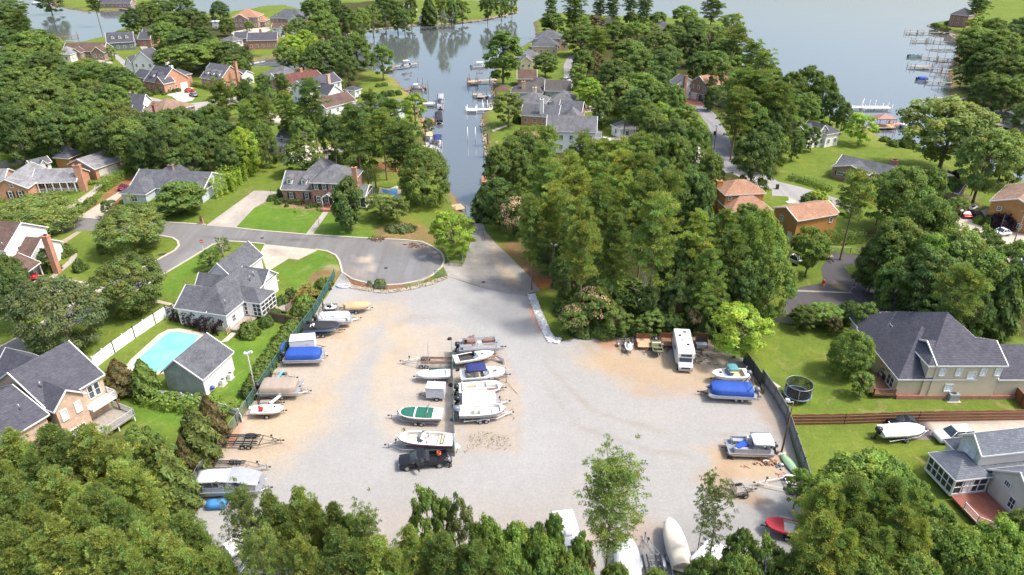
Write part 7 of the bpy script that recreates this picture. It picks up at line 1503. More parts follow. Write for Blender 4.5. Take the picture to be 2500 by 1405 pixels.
p = G(1712, 846, .6); m = MB(); m.box((0, 0, .75), (1.5, .8, .55)); m.box((0, 0, 1.05), (1.56, .86, .08)); tag(m.build('dock_box', GREYGEL, None, (p.x, p.y, 0)), "pale grey dock box under the tree right of the motorhome", 'box'); flatbed((1712,828), (1712,862), "shaded dark trailer right of the motorhome under the tree", 1.8, METAL_D)
# bottom of the lot, half hidden by pines
r_, L = boat_root((1668,1385), (1633,1268), 1.1, 'runabout', "long boat under a cream cover at the bottom between trees", group=GB); st = make_hull(r_, L, 2.2, .9, .65, GEL_C, cock=None, full=.35); cover(r_, st, plain('cream_cover', (.58,.53,.44), .85, .06), .75, ridge=.3, drop=.5); trailer((1668,1415), (1630,1270), "trailer under the long cream covered boat", W=2.3, group=GT, axles=2)
r_, L = boat_root((1540,1420), (1525,1310), 1.3, 'runabout', "boat wrapped in a white cover right of the large sparse pine", group=GB); st = make_hull(r_, L, 2.5, .9, .65, GEL_W, cock=None, full=.55); cover(r_, st, WHITEC, .7, ridge=.6, drop=.6, lump=.25); bunk_trailer((1603,1420), (1575,1305), "empty bunk trailer between two covered boats at the bottom", mat=METAL_L, W=2.5)
r_, L = boat_root((1960,1292), (1868,1275), 1.0, 'runabout', "red runabout half hidden by trees at lower right", group=GB); st = make_hull(r_, L, 2.1, .7, .62, REDP, cock=(.1,.5), full=.45); trailer((1960,1308), (1858,1284), "black trailer under the red runabout", W=2.0, mat=METAL_D, group=GT)
for k, (a, b, lb) in enumerate([((560,1405), (640,1310), "silver bunk trailer in the bottom left pines, left"), ((690,1405), (735,1310), "silver bunk trailer in the bottom pines, right")]): bunk_trailer(a, b, lb, mat=METAL_L, bunkmat=METAL_L)
r_, L = boat_root((555,1345), (650,1290), 1.0, 'speedboat', "white boat glimpsed through the pines at the bottom left", group=GB); make_hull(r_, L, 2.2, .8, .6, GEL_W); pontoon((1700,1400), (1760,1330), "white boat glimpsed behind the wispy bare tree", covermat=WHITEC)

# ---------- boats on the water and docks
GD = 'wooden docks along the shore'; DZ = WATER_Z+.75
def dock(pts, wd, label, mat=WOOD_G, z=DZ, posts=True, platform=None, rails=False, roof=None, group=GD, lift=None):
    W = [G(x, y, z) for x, y in pts]; o = W[0]; root = empty('dock', (o.x, o.y, 0), 0, label, 'dock', group); m = MB(); ps = MB(); rl = MB()
    for a, b in zip(W, W[1:]):
        d = b-a; L = d.length; an = math.atan2(d.y, d.x); c = (a+b)/2-o; m.box((c.x, c.y, z), (L+.1, wd, .14), an); nn = Vector((-math.sin(an), math.cos(an), 0)); k = max(1, int(L/3))
        for i in range(k+1):
            q = a+d*(i/k)-o
            for sg in (-1, 1):
                r_ = q+nn*sg*(wd/2+.02); ps.tube([(r_.x, r_.y, -2.6), (r_.x, r_.y, z+(1.0 if rails or i in (0, k) else .15))], .1, 6)
        if rails:
            for sg in (-1, 1): q = c+nn*sg*(wd/2+.02); rl.box((q.x, q.y, z+.95), (L, .07, .06), an); rl.box((q.x, q.y, z+.5), (L, .05, .05), an)
    if platform:
        (x, y), w_, d_ = platform; q = G(x, y, z)-o; m.box((q.x, q.y, z+.01), (w_, d_, .16))
        for sx in (-1, 1):
            for sy in (-1, 1): ps.tube([(q.x+sx*w_/2, q.y+sy*d_/2, -2.6), (q.x+sx*w_/2, q.y+sy*d_/2, z+1.3)], .1, 6)
    if lift:
        for (x, y) in lift: q = G(x, y, z)-o; ps.tube([(q.x, q.y, -2.6), (q.x, q.y, z+2.4)], .11, 6)
    m.build('walkway', mat, root); ps.build('posts', WOOD_B if mat is not WHITE else WHITE, root)
    if rl.v: rl.build('railing', mat, root)
    if roof:
        (x, y), w_, d_, h_, rm, solid = roof; q = G(x, y, z)-o; r = MB()
        if solid: r.add([(q.x-w_/2, q.y-d_/2, z+h_), (q.x+w_/2, q.y-d_/2, z+h_), (q.x+w_/2, q.y+d_/2, z+h_), (q.x-w_/2, q.y+d_/2, z+h_), (q.x, q.y, z+h_+1.2), (q.x-w_/2, q.y-d_/2, z+h_-.15), (q.x+w_/2, q.y-d_/2, z+h_-.15), (q.x+w_/2, q.y+d_/2, z+h_-.15), (q.x-w_/2, q.y+d_/2, z+h_-.15)], [(0,1,4), (1,2,4), (2,3,4), (3,0,4), (0,5,6,1), (1,6,7,2), (2,7,8,3), (3,8,5,0), (8,7,6,5)]); r.build('roof', rm, root)
        f = MB()
        for sx in (-1, 0, 1):
            for sy in (-1, 1): f.tube([(q.x+sx*w_/2*.95, q.y+sy*d_/2*.95, -2.6), (q.x+sx*w_/2*.95, q.y+sy*d_/2*.95, z+h_)], .09, 5)
        for sy in (-1, 0, 1): f.box((q.x, q.y+sy*d_/2*.95, z+h_-.2), (w_*.96, .14, .14))
        for sx in (-1, 0, 1): f.box((q.x+sx*w_/2*.95, q.y, z+h_-.21), (.13, d_*.95, .13))
        f.build('boathouse_frame', WOOD_B, root)
    return root
dock([(2222,78), (2240,79), (2300,80), (2330,79)], 1.4, "farthest dock on the right shore below the brick house", platform=((2232,79), 9, 2.4)); dock([(2236,99), (2262,99), (2335,104)], 1.4, "second farthest right shore dock with open boathouse frame", platform=((2249,99), 9, 2), roof=((2303,103), 13, 6, 2.8, None, False))
dock([(2250,138), (2290,143), (2340,146)], 1.3, "right shore dock serving the aqua pontoon boats", roof=((2318,141), 16, 7, 3.0, None, False)); dock([(2234,163), (2300,170), (2340,172)], 1.4, "right shore dock with beige platform", platform=((2246,162), 9, 3), roof=((2305,166), 8, 5, 2.6, None, False)); dock([(2260,198), (2325,203)], 1.3, "right shore dock behind the blue pontoon boat", roof=((2312,198), 8, 5, 2.4, None, False)); dock([(2284,239), (2400,243)], 1.8, "long low grey dock above the large oak")
dock([(2076,262), (2160,262)], 2.4, "white floating dock with lift frame off the middle peninsula", WHITE, platform=((2140,263), 9, 2.6), lift=[(2103,262), (2121,262), (2135,262), (2106,258)]); dock([(2110,312), (2134,312)], 1.5, "short walkway to the red roofed dock pavilion", WOOD_T, roof=((2154,308), 6, 4, 2.6, plain('reddish_tin', (.28,.14,.12), .6), True), platform=((2154,308), 6.4, 4.4)); dock([(2172,306), (2210,303)], 1.5, "terracotta coloured floating dock beside the pavilion", plain('terracotta_deck', (.48,.24,.15), .85), platform=((2196,303), 5, 2))
dock([(2392,296), (2430,302), (2475,314), (2500,316)], 2.2, "grey railed pier at the right photo edge", rails=True, platform=((2405,296), 6, 4), roof=((2490,300), 7, 6, 2.8, SH_G, True))
dock([(935,172), (962,163), (1018,155)], 2.0, "long wooden dock with white boat lift on upper left channel", WOOD_G, platform=((948,170), 4, 4)); dock([(985,222), (1005,216), (1040,214)], 1.6, "dock with tall lift posts beside the brown pontoon", WOOD_B, lift=[(1045,212), (1030,222), (1045,222), (1020,205), (1032,206)])
dock([(1030,252), (1062,253)], 3.4, "white dock beside the black topped wake boat", CONC); dock([(1030,294), (1066,294)], 3.6, "reddish brown dock beside the lower black boat", plain('reddish_deck', (.34,.17,.10), .8, .2)); dock([(1034,362), (1058,362)], 4.6, "pale dock with sun shade beside two moored boats", plain('pale_deck', (.50,.47,.42), .8))
dock([(1138,269), (1162,268), (1202,267)], 1.6, "white angled floating dock with thin poles", WHITE, platform=((1152,268), 3.2, 3.2), rails=False, lift=[(1178,262), (1190,262), (1180,270), (1194,270)]); dock([(1148,198), (1196,196), (1215,196)], 1.7, "pale dock ending in a boat lift above the gazebo", WOOD_T, lift=[(1143,205), (1162,205), (1146,196), (1165,196)], platform=((1154,200), 4, 3)); dock([(1165,236), (1205,236)], 2.6, "grey dock with covered boat below the gazebo", WOOD_G, platform=((1167,231), 3.6, 3), lift=[(1188,228), (1202,228)])
dock([(1176,438), (1196,438)], 4.4, "reddish brown dock at the foot of the ramp wood", plain('reddish_deck', (.34,.17,.10), .8, .2), posts=False); dock([(1186,380), (1226,374)], 3.0, "small tan dock below the middle peninsula palms", WOOD_T); dock([(1112,500), (1124,512)], 2.4, "small tan dock mostly hidden by the round tree", WOOD_T)
dock([(122,92), (190,88)], 1.0, "thin dark dock with lift frames on the upper left pond", WOOD_B, lift=[(136,97), (155,97), (174,90), (189,89), (137,92), (153,92)]); dock([(280,20), (338,26)], 2.0, "grey dock across the upper pond", WOOD_G)
H = House('dock_gazebo', "dark hip roofed gazebo at the channel edge of middle peninsula", 'gazebo', (1208,222), (1238,222), 2.6, SH_B, WOOD_B, WOOD_B); WL(H, 0, 5.2, 0, 4.6, 2.6, 1.5, 'hip', nowall=True)
for x in (.3, 4.9):
    for y in (.3, 4.3): m = MB(); m.box((x, y, 1.2), (.18, .18, 2.4)); m.build('post', WOOD_B, H.root)
for i, (x, y) in enumerate([(1142,345), (1161,345)]): p = G(x, y, -1); m = MB(); m.cyl((0,0,.6), .12, 5, 8); tag(m.build('white_piling', WHITE, None, (p.x, p.y, 0)), ["left white piling standing in the channel", "right white piling standing in the channel"][i], 'piling', 'white pilings in the channel')
WZ = WATER_Z-.32
pontoon((1075,265), (1077,240), "black topped boat moored at the white dock", z0=.1, gz=WZ, canopy=(GREYC, .45, .95), group='boats moored in the channel', W=2.4); pontoon((1072,300), (1070,276), "boat under a black cover at the reddish dock", z0=.1, gz=WZ, covermat=BLACKC, group='boats moored in the channel', W=2.4); pontoon((1069,371), (1069,343), "black and white pontoon with dark bimini at the pale dock", z0=.1, gz=WZ, canopy=(NAVY, .5, .98), group='boats moored in the channel'); pontoon((1048,360), (1048,335), "pontoon with an orange and white shade at the pale dock", z0=.1, gz=WZ, canopy=(plain('orange_trim_canvas', (.72,.42,.22), .7), .5, .95), group='boats moored in the channel', W=2.2)
pontoon((1150,163), (1192,162), "large white and teal pontoon beside the willow oak", z0=.1, gz=WZ, canopy=(WHITEC, .3, .7), group='boats moored in the channel', W=2.8); pontoon((1000,158), (980,160), "white boat raised on the lift of the long dock", z0=.1, gz=.2, canopy=(WHITEC, .1, .8), group='boats moored in the channel'); pontoon((1038,219), (1003,217), "brown pontoon boat with white bow beside tall lift posts", z0=.1, gz=WZ, rails=BROWNV, canopy=(WHITEC, .5, .8), group='boats moored in the channel'); pontoon((1188,240), (1208,238), "grey boat on the dock below the gazebo", z0=.1, gz=WZ, covermat=GREYC, group='boats moored in the channel')
pontoon((895,101), (872,102), "white pontoon boat on the upper cove", z0=.1, gz=WZ, canopy=(NAVY, .2, .6), group='boats moored on the lake'); pontoon((2217,137), (2248,137), "aqua pontoon boat at the end of a right shore dock", z0=.1, gz=WZ, rails=plain('aqua_panel', (.22,.48,.50), .5), furn=TEALC, group='boats moored on the lake'); pontoon((2238,193), (2268,194), "pontoon boat under a blue cover at a right shore dock", z0=.1, gz=WZ, covermat=ROYAL, rails=BROWNV, group='boats moored on the lake'); pontoon((2200,311), (2216,308), "white boat beside the terracotta dock", z0=.1, gz=WZ, covermat=WHITEC, group='boats moored on the lake'); pontoon((80,8), (104,10), "white boat on the far side of the upper pond", z0=.1, gz=WZ, covermat=WHITEC, group='boats on the pond'); pontoon((120,12), (150,9), "red trimmed boat on the far side of the upper pond", z0=.1, gz=WZ, rails=REDP, group='boats on the pond')
r_, L = boat_root((620,152), (644,148), -.4, 'runabout', "small boat in the narrow cove beside the grey hip roofed house", group='boats moored on the lake'); r_.location.z = -1.3; make_hull(r_, 6, 2.1, .8, 0, GREYGEL)
# ================================================================ VEHICLES
PAINT = {}
def carpaint(n, c): return gel(n, c, .22)
def car(pr, pf, label, paint, kind='sedan', cat='car', W=1.85, group=None, L=None):
    a, b = G(*pr, .6), G(*pf, .6); d = b-a; c = (a+b)/2; L = L or d.length; root = empty('parked_'+kind, (c.x, c.y, .02), math.atan2(d.y, d.x), label, cat, group)
    P_ = dict(sedan=([(-.5,.35),(-.5,.78),(-.42,.92),(-.22,.95),(.2,.95),(.42,.82),(.5,.68),(.5,.35)], [(-.40,.93),(-.24,1.38),(.04,1.42),(.22,.94)]),
              suv=([(-.5,.4),(-.5,1.0),(-.46,1.08),(.2,1.08),(.44,1.0),(.5,.8),(.5,.4)], [(-.485,1.06),(-.44,1.75),(.06,1.78),(.22,1.06)]),
              coupe=([(-.5,.32),(-.5,.72),(-.45,.85),(.12,.84),(.44,.7),(.5,.55),(.5,.32)], [(-.44,.84),(-.2,1.2),(0,1.24),(.2,.83)]))[kind]
    lo, gh = P_; m = MB(); prof = [(x*L, z) for x, z in lo]
    secs = []
    for y, sh in ((-W/2, .93), (-W/2+.06, 1.0), (-W*.25, 1.015), (W*.25, 1.015), (W/2-.06, 1.0), (W/2, .93)): secs.append([(x*(1 if abs(y) < W/2-.01 else .985), y, .35+(z-.35)*sh if z > .4 else z) for x, z in prof])
    m.loft(secs); m.build('body', paint, root); g = MB(); q = [(x*L, z) for x, z in gh]
    g.loft([[(q[0][0], y, q[0][1]), (q[1][0], y*.8, q[1][1]), (q[2][0], y*.8, q[2][1]), (q[3][0], y, q[3][1])] for y in (-W/2+.08, W/2-.08)], smooth=False); g.build('windows', GLASS, root); r = MB(); r.loft([[(q[1][0]+.1, y, q[1][1]+.005), (q[2][0]-.1, y, q[2][1]+.005), (q[2][0]-.12, y, q[2][1]+.05), (q[1][0]+.12, y, q[1][1]+.05)] for y in (-W*.38, W*.38)], smooth=False)
    for t in ((0, 1), (3, 2)):
        for sg in (-1, 1): r.tube([(q[t[0]][0], sg*(W/2-.07), q[t[0]][1]), (q[t[1]][0], sg*(W/2-.07)*.81, q[t[1]][1]+.02)], .045, 4)
    if kind != 'coupe':
        for sg in (-1, 1): xm = (q[1][0]+q[2][0])/2; r.tube([(xm, sg*(W/2-.075), q[0][1]), (xm, sg*(W/2-.08)*.81, q[1][1])], .05, 4)
    r.build('roof', paint, root)
    for sx in (-.31, .32):
        for sg in (-1, 1): wheel(root, sx*L, sg*(W/2-.1), .33, .22)
    for sg in (-1, 1):
        h = MB(); h.box((L/2-.06, sg*W*.33, .66), (.14, .38, .15)); h.build('headlight', plain('lamp_glass', (.6,.62,.62), .15), root); h = MB(); h.box((-L/2+.05, sg*W*.36, .76), (.12, .3, .15)); h.build('tail_light', plain('tail_lamp_red', (.3,.02,.02), .3), root); k = MB(); k.box((.12*L, sg*(W/2+.06), q[3][1]+.06), (.14, .2, .13)); k.build('mirror', paint, root)
    return root
CW = carpaint('white_car_paint', (.78,.78,.77)); CR = carpaint('red_car_paint', (.42,.012,.02)); CB = carpaint('black_car_paint', (.012,.013,.016)); CG = carpaint('grey_car_paint', (.13,.14,.16)); CM = carpaint('maroon_car_paint', (.20,.015,.05)); CS = carpaint('silver_car_paint', (.5,.51,.53))
car((2368,1062), (2285,1068), "white SUV with roof rack parked beside the blue grey house", CW, 'suv'); car((2240,1030), (2165,1026), "black sports coupe nose left below the red wood fence", CB, 'coupe')
r_, L = boat_root((2150,1052), (2256,1046), 1.1, 'runabout', "white covered boat on a trailer beside the black coupe"); st = make_hull(r_, L, 2.3, .85, .6, GEL_W, cock=None, full=.5); cover(r_, st, plain('bright_white_cover', (.82,.82,.82), .7, .03), .4, ridge=.4); outboard(r_, -L/2-.25, 1.3, OBLK, 1.2); trailer((2160,1070), (2270,1053), "aluminium trailer under the covered boat on the driveway", W=2.2)
car((50,684), (92,671), "red sedan nosing out of the white carport", CR); car((311,456), (291,463), "maroon hatchback beside the slate ranch's hedge", CM); car((2350,517), (2366,530), "red sports car left of the black one near the log house", CR, 'coupe'); car((2376,520), (2396,534), "black car right of the red one near the log house", CB)
car((2462,566), (2428,570), "white sedan parked below the log house", CW); car((452,223), (474,219), "red sedan in front of the slate brick house's garage", CR); car((478,234), (466,229), "dark grey car below the red sedan on the upper street", CG); car((606,224), (632,222), "black car near the palm on the upper street", CB); car((190,209), (208,211), "silver car at the left of a pair under street trees", CS); car((214,212), (234,214), "white car at the right of a pair under street trees", CW)
car((975,53), (992,54), "black car on the upper peninsula lane", CB); car((2478,640), (2500,650), "white car at the right photo edge below the log house", CW); car((1936,640), (1950,634), "white car half hidden behind the light green yard tree", CW, 'suv'); car((1376,197), (1392,199), "white SUV on the middle peninsula lane", CW, 'suv'); car((1478,345), (1470,350), "small white utility cart beside the white two storey house", CW, 'suv', cat='cart', L=2.6, W=1.3)
car((650,233), (668,236), "silver car among the pines left of the channel", CS); car((985,352), (975,362), "grey car by the pines near the channel bank", CG); car((438,206), (448,208), "white car inside the slate brick house's garage apron", CW); jetski((2372,506), (2386,500), .3, "blue and white watercraft beside the red sports car", GEL_W)
# pickup truck with its door open
a, b = G(1086,1117,.8), G(980,1127,.8); d = b-a; c = (a+b)/2; L = 5.7; TR = empty('pickup_truck', (c.x, c.y, .012), math.atan2(d.y, d.x), "black pickup truck with an open door and loaded bed", 'pickup truck'); W = 1.95; m = MB()
prof = [(-.02,.5),(-.02,1.12),(.27,1.14),(.44,1.08),(.5,.95),(.5,.5)]; prof = [(x*L, z) for x, z in prof]
m.loft([[(x, y, .5+(z-.5)*k) for x, z in prof] for y, k in ((-W/2, .93), (-W/2+.08, 1), (W/2-.08, 1), (W/2, .93))]); m.b2((-L*.5, -W/2, .62), (-.02*L, -W/2+.09, 1.18)); m.b2((-L*.5, W/2-.09, .62), (-.02*L, W/2, 1.18)); m.b2((-L*.5, -W/2+.09, .55), (-.02*L, W/2-.09, .72)); m.b2((-.06*L, -W/2+.09, .72), (-.02*L, W/2-.09, 1.18)); m.build('body', CB, TR)
m = MB(); q = [(-.05*L, 1.12), (-.02*L, 1.78), (.12*L, 1.82), (.27*L, 1.12)]; m.loft([[(q[0][0], y, q[0][1]), (q[1][0], y*.84, q[1][1]), (q[2][0], y*.84, q[2][1]), (q[3][0], y, q[3][1])] for y in (-W/2+.07, W/2-.07)], smooth=False); m.build('windows', GLASS, TR); m = MB(); m.b2((-.03*L, -W*.41, 1.8), (.125*L, W*.41, 1.87)); m.build('cab_roof', CB, TR)
m = MB()
for t in ((0,1), (3,2)):
    for sg in (-1, 1): m.tube([(q[t[0]][0], sg*(W/2-.06), q[t[0]][1]), (q[t[1]][0], sg*(W/2-.06)*.85, q[t[1]][1]+.02)], .05, 4)
for sg in (-1, 1): m.tube([(.06*L, sg*(W/2-.06), 1.12), (.06*L, sg*(W/2-.06)*.85, 1.8)], .05, 4)
m.build('pillar', CB, TR); m = MB(); m.box((-.22, .45, .85), (.05, .02, .02)); m.b2((-.5*L-.55, -W/2+.12, .66), (-.5*L, W/2-.12, .72)); m.build('tailgate', METAL_D, TR)
m = MB(); m.b2((-.13*L, -W/2+.1, .74), (-.05*L, W/2-.1, 1.3)); m.build('tool_box', METAL_D, TR); m = MB(); m.tube([(-1.9+.22*math.cos(t), -.45+.22*math.sin(t), .95+.03*t) for t in np.linspace(0, 14, 40)], .05, 5); m.build('orange_cord', plain('orange_red_plastic', (.65,.10,.03), .5), TR)
dr = MB(); dr.box((-.5, 0, .95), (1.05, .07, .72)); dr.tube([(-1.0, 0, 1.3), (-.75, 0, 1.78), (-.1, 0, 1.3)], .03, 4); dr.build('door', CB, TR, (.17*L, W/2, -.02), (0, 0, R(-62)))
for sx in (-.33, .34):
    for sg in (-1, 1): wheel(TR, sx*L, sg*(W/2-.1), .4, .26)
for sg in (-1, 1): m = MB(); m.box((L/2-.03, sg*W*.36, .85), (.1, .35, .2)); m.build('headlight', plain('lamp_glass', (.6,.62,.62), .15), TR)
m = MB(); m.box((L/2+.02, 0, .55), (.14, W*.95, .2)); m.build('bumper', METAL_L, TR); m = MB(); m.box((L/2, 0, .85), (.05, W*.5, .26)); m.build('grille', METAL_D, TR)
# motorhomes
def motorhome(pr, pf, label, L=None, cab=True):
    a, b = G(*pr, 1.2), G(*pf, 1.2); d = b-a; L = d.length if L is None else L; c = (a+b)/2; W = 2.4; root = empty('motorhome', (c.x, c.y, .012), math.atan2(d.y, d.x), label, 'motorhome'); m = MB(); xe = L/2-1.1 if cab else L/2
    pr_ = [(-L/2,.55),(-L/2,3.0),(-L/2+.12,3.12),(xe-.25,3.12),(xe+.35,2.85),(xe+.42,2.15),(xe-.5,2.0),(xe-.5,.55)]; m.loft([[(x, y, z if z < 3 else z-k) for x, z in pr_] for y, k in ((-W/2, .08), (-W/2+.1, 0), (W/2-.1, 0), (W/2, .08))], smooth=False); m.build('body', plain('motorhome_shell', (.74,.73,.70), .4, .08, .8), root)
    if cab: m = MB(); pc = [(xe-.52,.5),(xe-.52,1.98),(xe-.1,1.95),(xe+.35,1.35),(xe+1.0,1.15),(xe+1.1,.95),(xe+1.1,.5)]; m.loft([[(x, y, z) for x, z in pc] for y in (-1.0, 1.0)], smooth=False); m.build('cab', WHITE, root); m = MB(); m.add([(xe-.08,-.85,1.93), (xe+.33,-.9,1.40), (xe+.33,.9,1.40), (xe-.08,.85,1.93)], [(0,1,2,3)]); m.xform(Matrix.Translation((.02,0,.02))); m.build('windscreen', GLASS, root); m = MB(); m.box((xe+1.12, 0, .85), (.04, 1.2, .25)); m.build('grille', METAL_D, root); m = MB(); m.box((xe+1.15, 0, .55), (.12, 1.95, .2)); m.build('bumper', METAL_L, root)
    m = MB(); m.box((xe+.40, 0, 2.55), (.06, 1.5, .36), ry=-.1); m.build('overcab_window', GLASS, root)
    for x, y in ((-L*.36,.3), (-L*.22,-.5), (L*.12,.4)): m = MB(); m.box((x, y, 3.15), (.38, .38, .08)); m.build('roof_hatch', METAL_D, root)
    m = MB(); m.box((-L*.05, 0, 3.22), (.8, .7, .22), taper=.85); m.build('roof_air_unit', WHITE, root)
    for sg in (-1, 1): m = MB(); m.box((-L*.05, sg*(W/2+.005), 1.9), (1.1, .03, .6)); m.box((-L*.33, sg*(W/2+.005), 1.9), (.8, .03, .55)); m.build('side_window', GLASS, root)
    for sx in (-L*.27, xe+.25 if cab else L*.3):
        for sg in (-1, 1): wheel(root, sx, sg*(W/2-.2), .4, .26)
    for sg in (-1, 1): m = MB(); m.box((xe+1.12 if cab else L/2, sg*.78, .9), (.06, .3, .2)); m.build('headlight', plain('lamp_glass', (.6,.62,.62), .15), root)
motorhome((1661,829), (1675,895), "white motorhome parked nose out under the wood edge"); motorhome((1400,1385), (1370,1280), "white camper half hidden by green trees at the bottom", cab=False)
# ================================================================ PERSON beside the truck
def person(px, py, label, face=R(100)):
    p = G(px, py); root = empty('person', (p.x, p.y, .012), face, label, 'person')
    # skeleton: leaning a little forward, arms reaching into the bed (local +x = facing)
    V = [(0,0,.93),(.02,0,1.12),(.10,0,1.36),(.13,0,1.47),(.17,0,1.60),(.18,0,1.70), (.10,.19,1.38),(.26,.24,1.16),(.46,.19,1.14), (.10,-.19,1.38),(.24,-.25,1.14),(.44,-.20,1.10), (0,.10,.90),(.03,.12,.50),(-.03,.13,.09),(.11,.14,.04), (0,-.10,.90),(-.05,-.12,.50),(-.12,-.13,.09),(.02,-.14,.04)]
    E = [(0,1),(1,2),(2,3),(3,4),(4,5),(2,6),(6,7),(7,8),(2,9),(9,10),(10,11),(0,12),(12,13),(13,14),(14,15),(0,16),(16,17),(17,18),(18,19)]
    Rr = [.15,.15,.16,.06,.10,.09,.07,.045,.035,.07,.045,.035,.11,.075,.05,.045,.11,.075,.05,.045]
    def skin(name, idx, grow, mat, parent):
        me = bpy.data.meshes.new(name); mp = {k: i for i, k in enumerate(idx)}; me.from_pydata([V[i] for i in idx], [(mp[a], mp[b]) for a, b in E if a in mp and b in mp], []); o = link(name, me, parent); md = o.modifiers.new('s', 'SKIN')
        for i, k in enumerate(idx): me.skin_vertices[0].data[i].radius = (Rr[k]*grow, Rr[k]*grow*(.75 if k in (0,1,2) else 1)); 
        me.skin_vertices[0].data[0].use_root = True; s2 = o.modifiers.new('u', 'SUBSURF'); s2.levels = s2.render_levels = 1
        dg = bpy.context.evaluated_depsgraph_get(); me2 = bpy.data.meshes.new_from_object(o.evaluated_get(dg)); o.modifiers.clear(); o.data = me2; me2.materials.clear(); me2.materials.append(mat)
        for pl in me2.polygons: pl.use_smooth = True
        return o
    skinm = plain('skin', (.42,.25,.17), .55, .06); b = skin('body', list(range(20)), 1.0, skinm, root)
    skin('shirt', [0,1,2,6,7,9,10], 1.16, plain('light_blue_shirt', (.16,.28,.62), .8), root); skin('trousers', [0,12,13,14,16,17,18], 1.18, plain('black_trousers', (.02,.02,.025), .8), root)
    m = MB()
    for y, x in ((.14, .06), (-.14, -.03)): m.loft([[(x-.14, y-.05, 0), (x-.14, y+.05, 0), (x-.14, y+.05, .09), (x-.14, y-.05, .09)], [(x+.02, y-.055, 0), (x+.02, y+.055, 0), (x+.02, y+.05, .11), (x+.02, y-.05, .11)], [(x+.16, y-.04, 0), (x+.16, y+.04, 0), (x+.16, y+.035, .05), (x+.16, y-.035, .05)]])
    m.build('shoes', METAL_D, root); h = MB(); h.loft([[(.17+r*math.cos(a)-.01, r*math.sin(a)*.9, z) for a in np.linspace(0, 6.28, 11)[:-1]] for r, z in ((.112,1.66),(.118,1.72),(.10,1.79),(.05,1.83))]); h.build('hair', plain('grey_hair', (.14,.13,.12), .9), root)
    f = MB(); f.box((.285, 0, 1.655), (.03, .03, .04)); f.box((.27, 0, 1.605), (.012, .05, .012)); [f.box((.27, s*.035, 1.675), (.012, .022, .012)) for s in (-1, 1)]; [f.box((.18, s*.108, 1.665), (.04, .02, .055)) for s in (-1, 1)]; f.build('face_features', plain('face_shade', (.30,.17,.12), .6), b)
    hd = MB()
    for s, (x, y, z) in ((1, V[8]), (-1, V[11])):
        hd.box((x+.05, y, z), (.09, .075, .03))
        for k in range(4): yy = y+(k-1.5)*.02; ln = (.065,.08,.075,.06)[k]; hd.tube([(x+.09, yy, z), (x+.09+ln*.6, yy, z-.008), (x+.09+ln, yy, z-.03)], .0085, 5)
        hd.tube([(x+.03, y-s*.035, z), (x+.07, y-s*.065, z-.005), (x+.1, y-s*.065, z-.02)], .01, 5)
    hd.build('hands', skinm, b); return root
person(1099, 1141, "person in light blue shirt and black trousers beside the pickup", R(160))
# ================================================================ FENCES
def net_material(name, col, alpha=.5, pitch=.05):
    m, n, b = _new(name); b.inputs['Base Color'].default_value = (*col, 1); b.inputs['Roughness'].default_value = .8; tc = N(n, 'ShaderNodeTexCoord'); f = noise(n, tc.outputs['Object'], 1.2, 4); r = ramp(n, [(.35, (max(0, alpha-.18),)*3), (.65, (min(1, alpha+.18),)*3)], f)
    n.links.new(r.outputs[0], b.inputs['Alpha']); c = ramp(n, [(.3, setc(col, .8)), (.7, setc(col, 1.2))], f); n.links.new(c.outputs[0], b.inputs['Base Color']); return m
NET = net_material('chain_link', (.25,.27,.27), .22); GNET = net_material('green_privacy_net', (.045,.13,.115), .62); DNET = net_material('dark_screen', (.02,.025,.028), .78)
def fence(pts, h, label, panelm, postm, name='fence', sp=2.4, thick=.03, top=None, cat='fence', postw=.09, z0=.0, rails=None, scallop=0, capm=None, post_extra=.08):
    W = [G(x, y) for x, y in pts]; o = W[0]; root = empty(name, (o.x, o.y, 0), 0, label, cat); pn = MB(); rl = MB(); np_ = 0; posts = []
    for a, b in zip(W, W[1:]):
        d = b-a; L = d.length; an = math.atan2(d.y, d.x); k = max(1, round(L/sp))
        for i in range(k):
            s, e = a+d*(i/k)-o, a+d*((i+1)/k)-o; c = (s+e)/2; l = L/k
            if scallop: 
                n_ = 8; ux = d.normalized(); nn = Vector((-ux.y, ux.x, 0))*thick/2; secs = []
                for j in range(n_+1): q = s+(e-s)*(j/n_); zt = h+scallop*math.sin(math.pi*j/n_); secs.append([tuple(q+nn+Vector((0,0,z0))), tuple(q-nn+Vector((0,0,z0))), tuple(q-nn+Vector((0,0,zt))), tuple(q+nn+Vector((0,0,zt)))])
                pn.loft(secs, smooth=False)
            else: pn.box((c.x, c.y, (h+z0)/2), (l-.02, thick, h-z0), an)
            for zz in (rails or []): nn = Vector((math.sin(an), -math.cos(an), 0))*(thick/2+.03); rl.box((c.x+nn.x, c.y+nn.y, zz), (l, .05, .09), an)
            if top: rl.tube([(s.x, s.y, h), (e.x, e.y, h)], top, 5, cap=False)
        for i in range(k+1): posts.append(a+d*(i/k)-o)
    pn.build('panel', panelm, root)
    if rl.v: rl.build('rail', postm, root)
    for q in posts[:99]: m = MB(); m.box((0, 0, (h+post_extra)/2), (postw, postw, h+post_extra)); m.build('post', postm, root, (q.x, q.y, 0))
    return root
GPOST = plain('green_grey_post', (.12,.20,.19), .6)
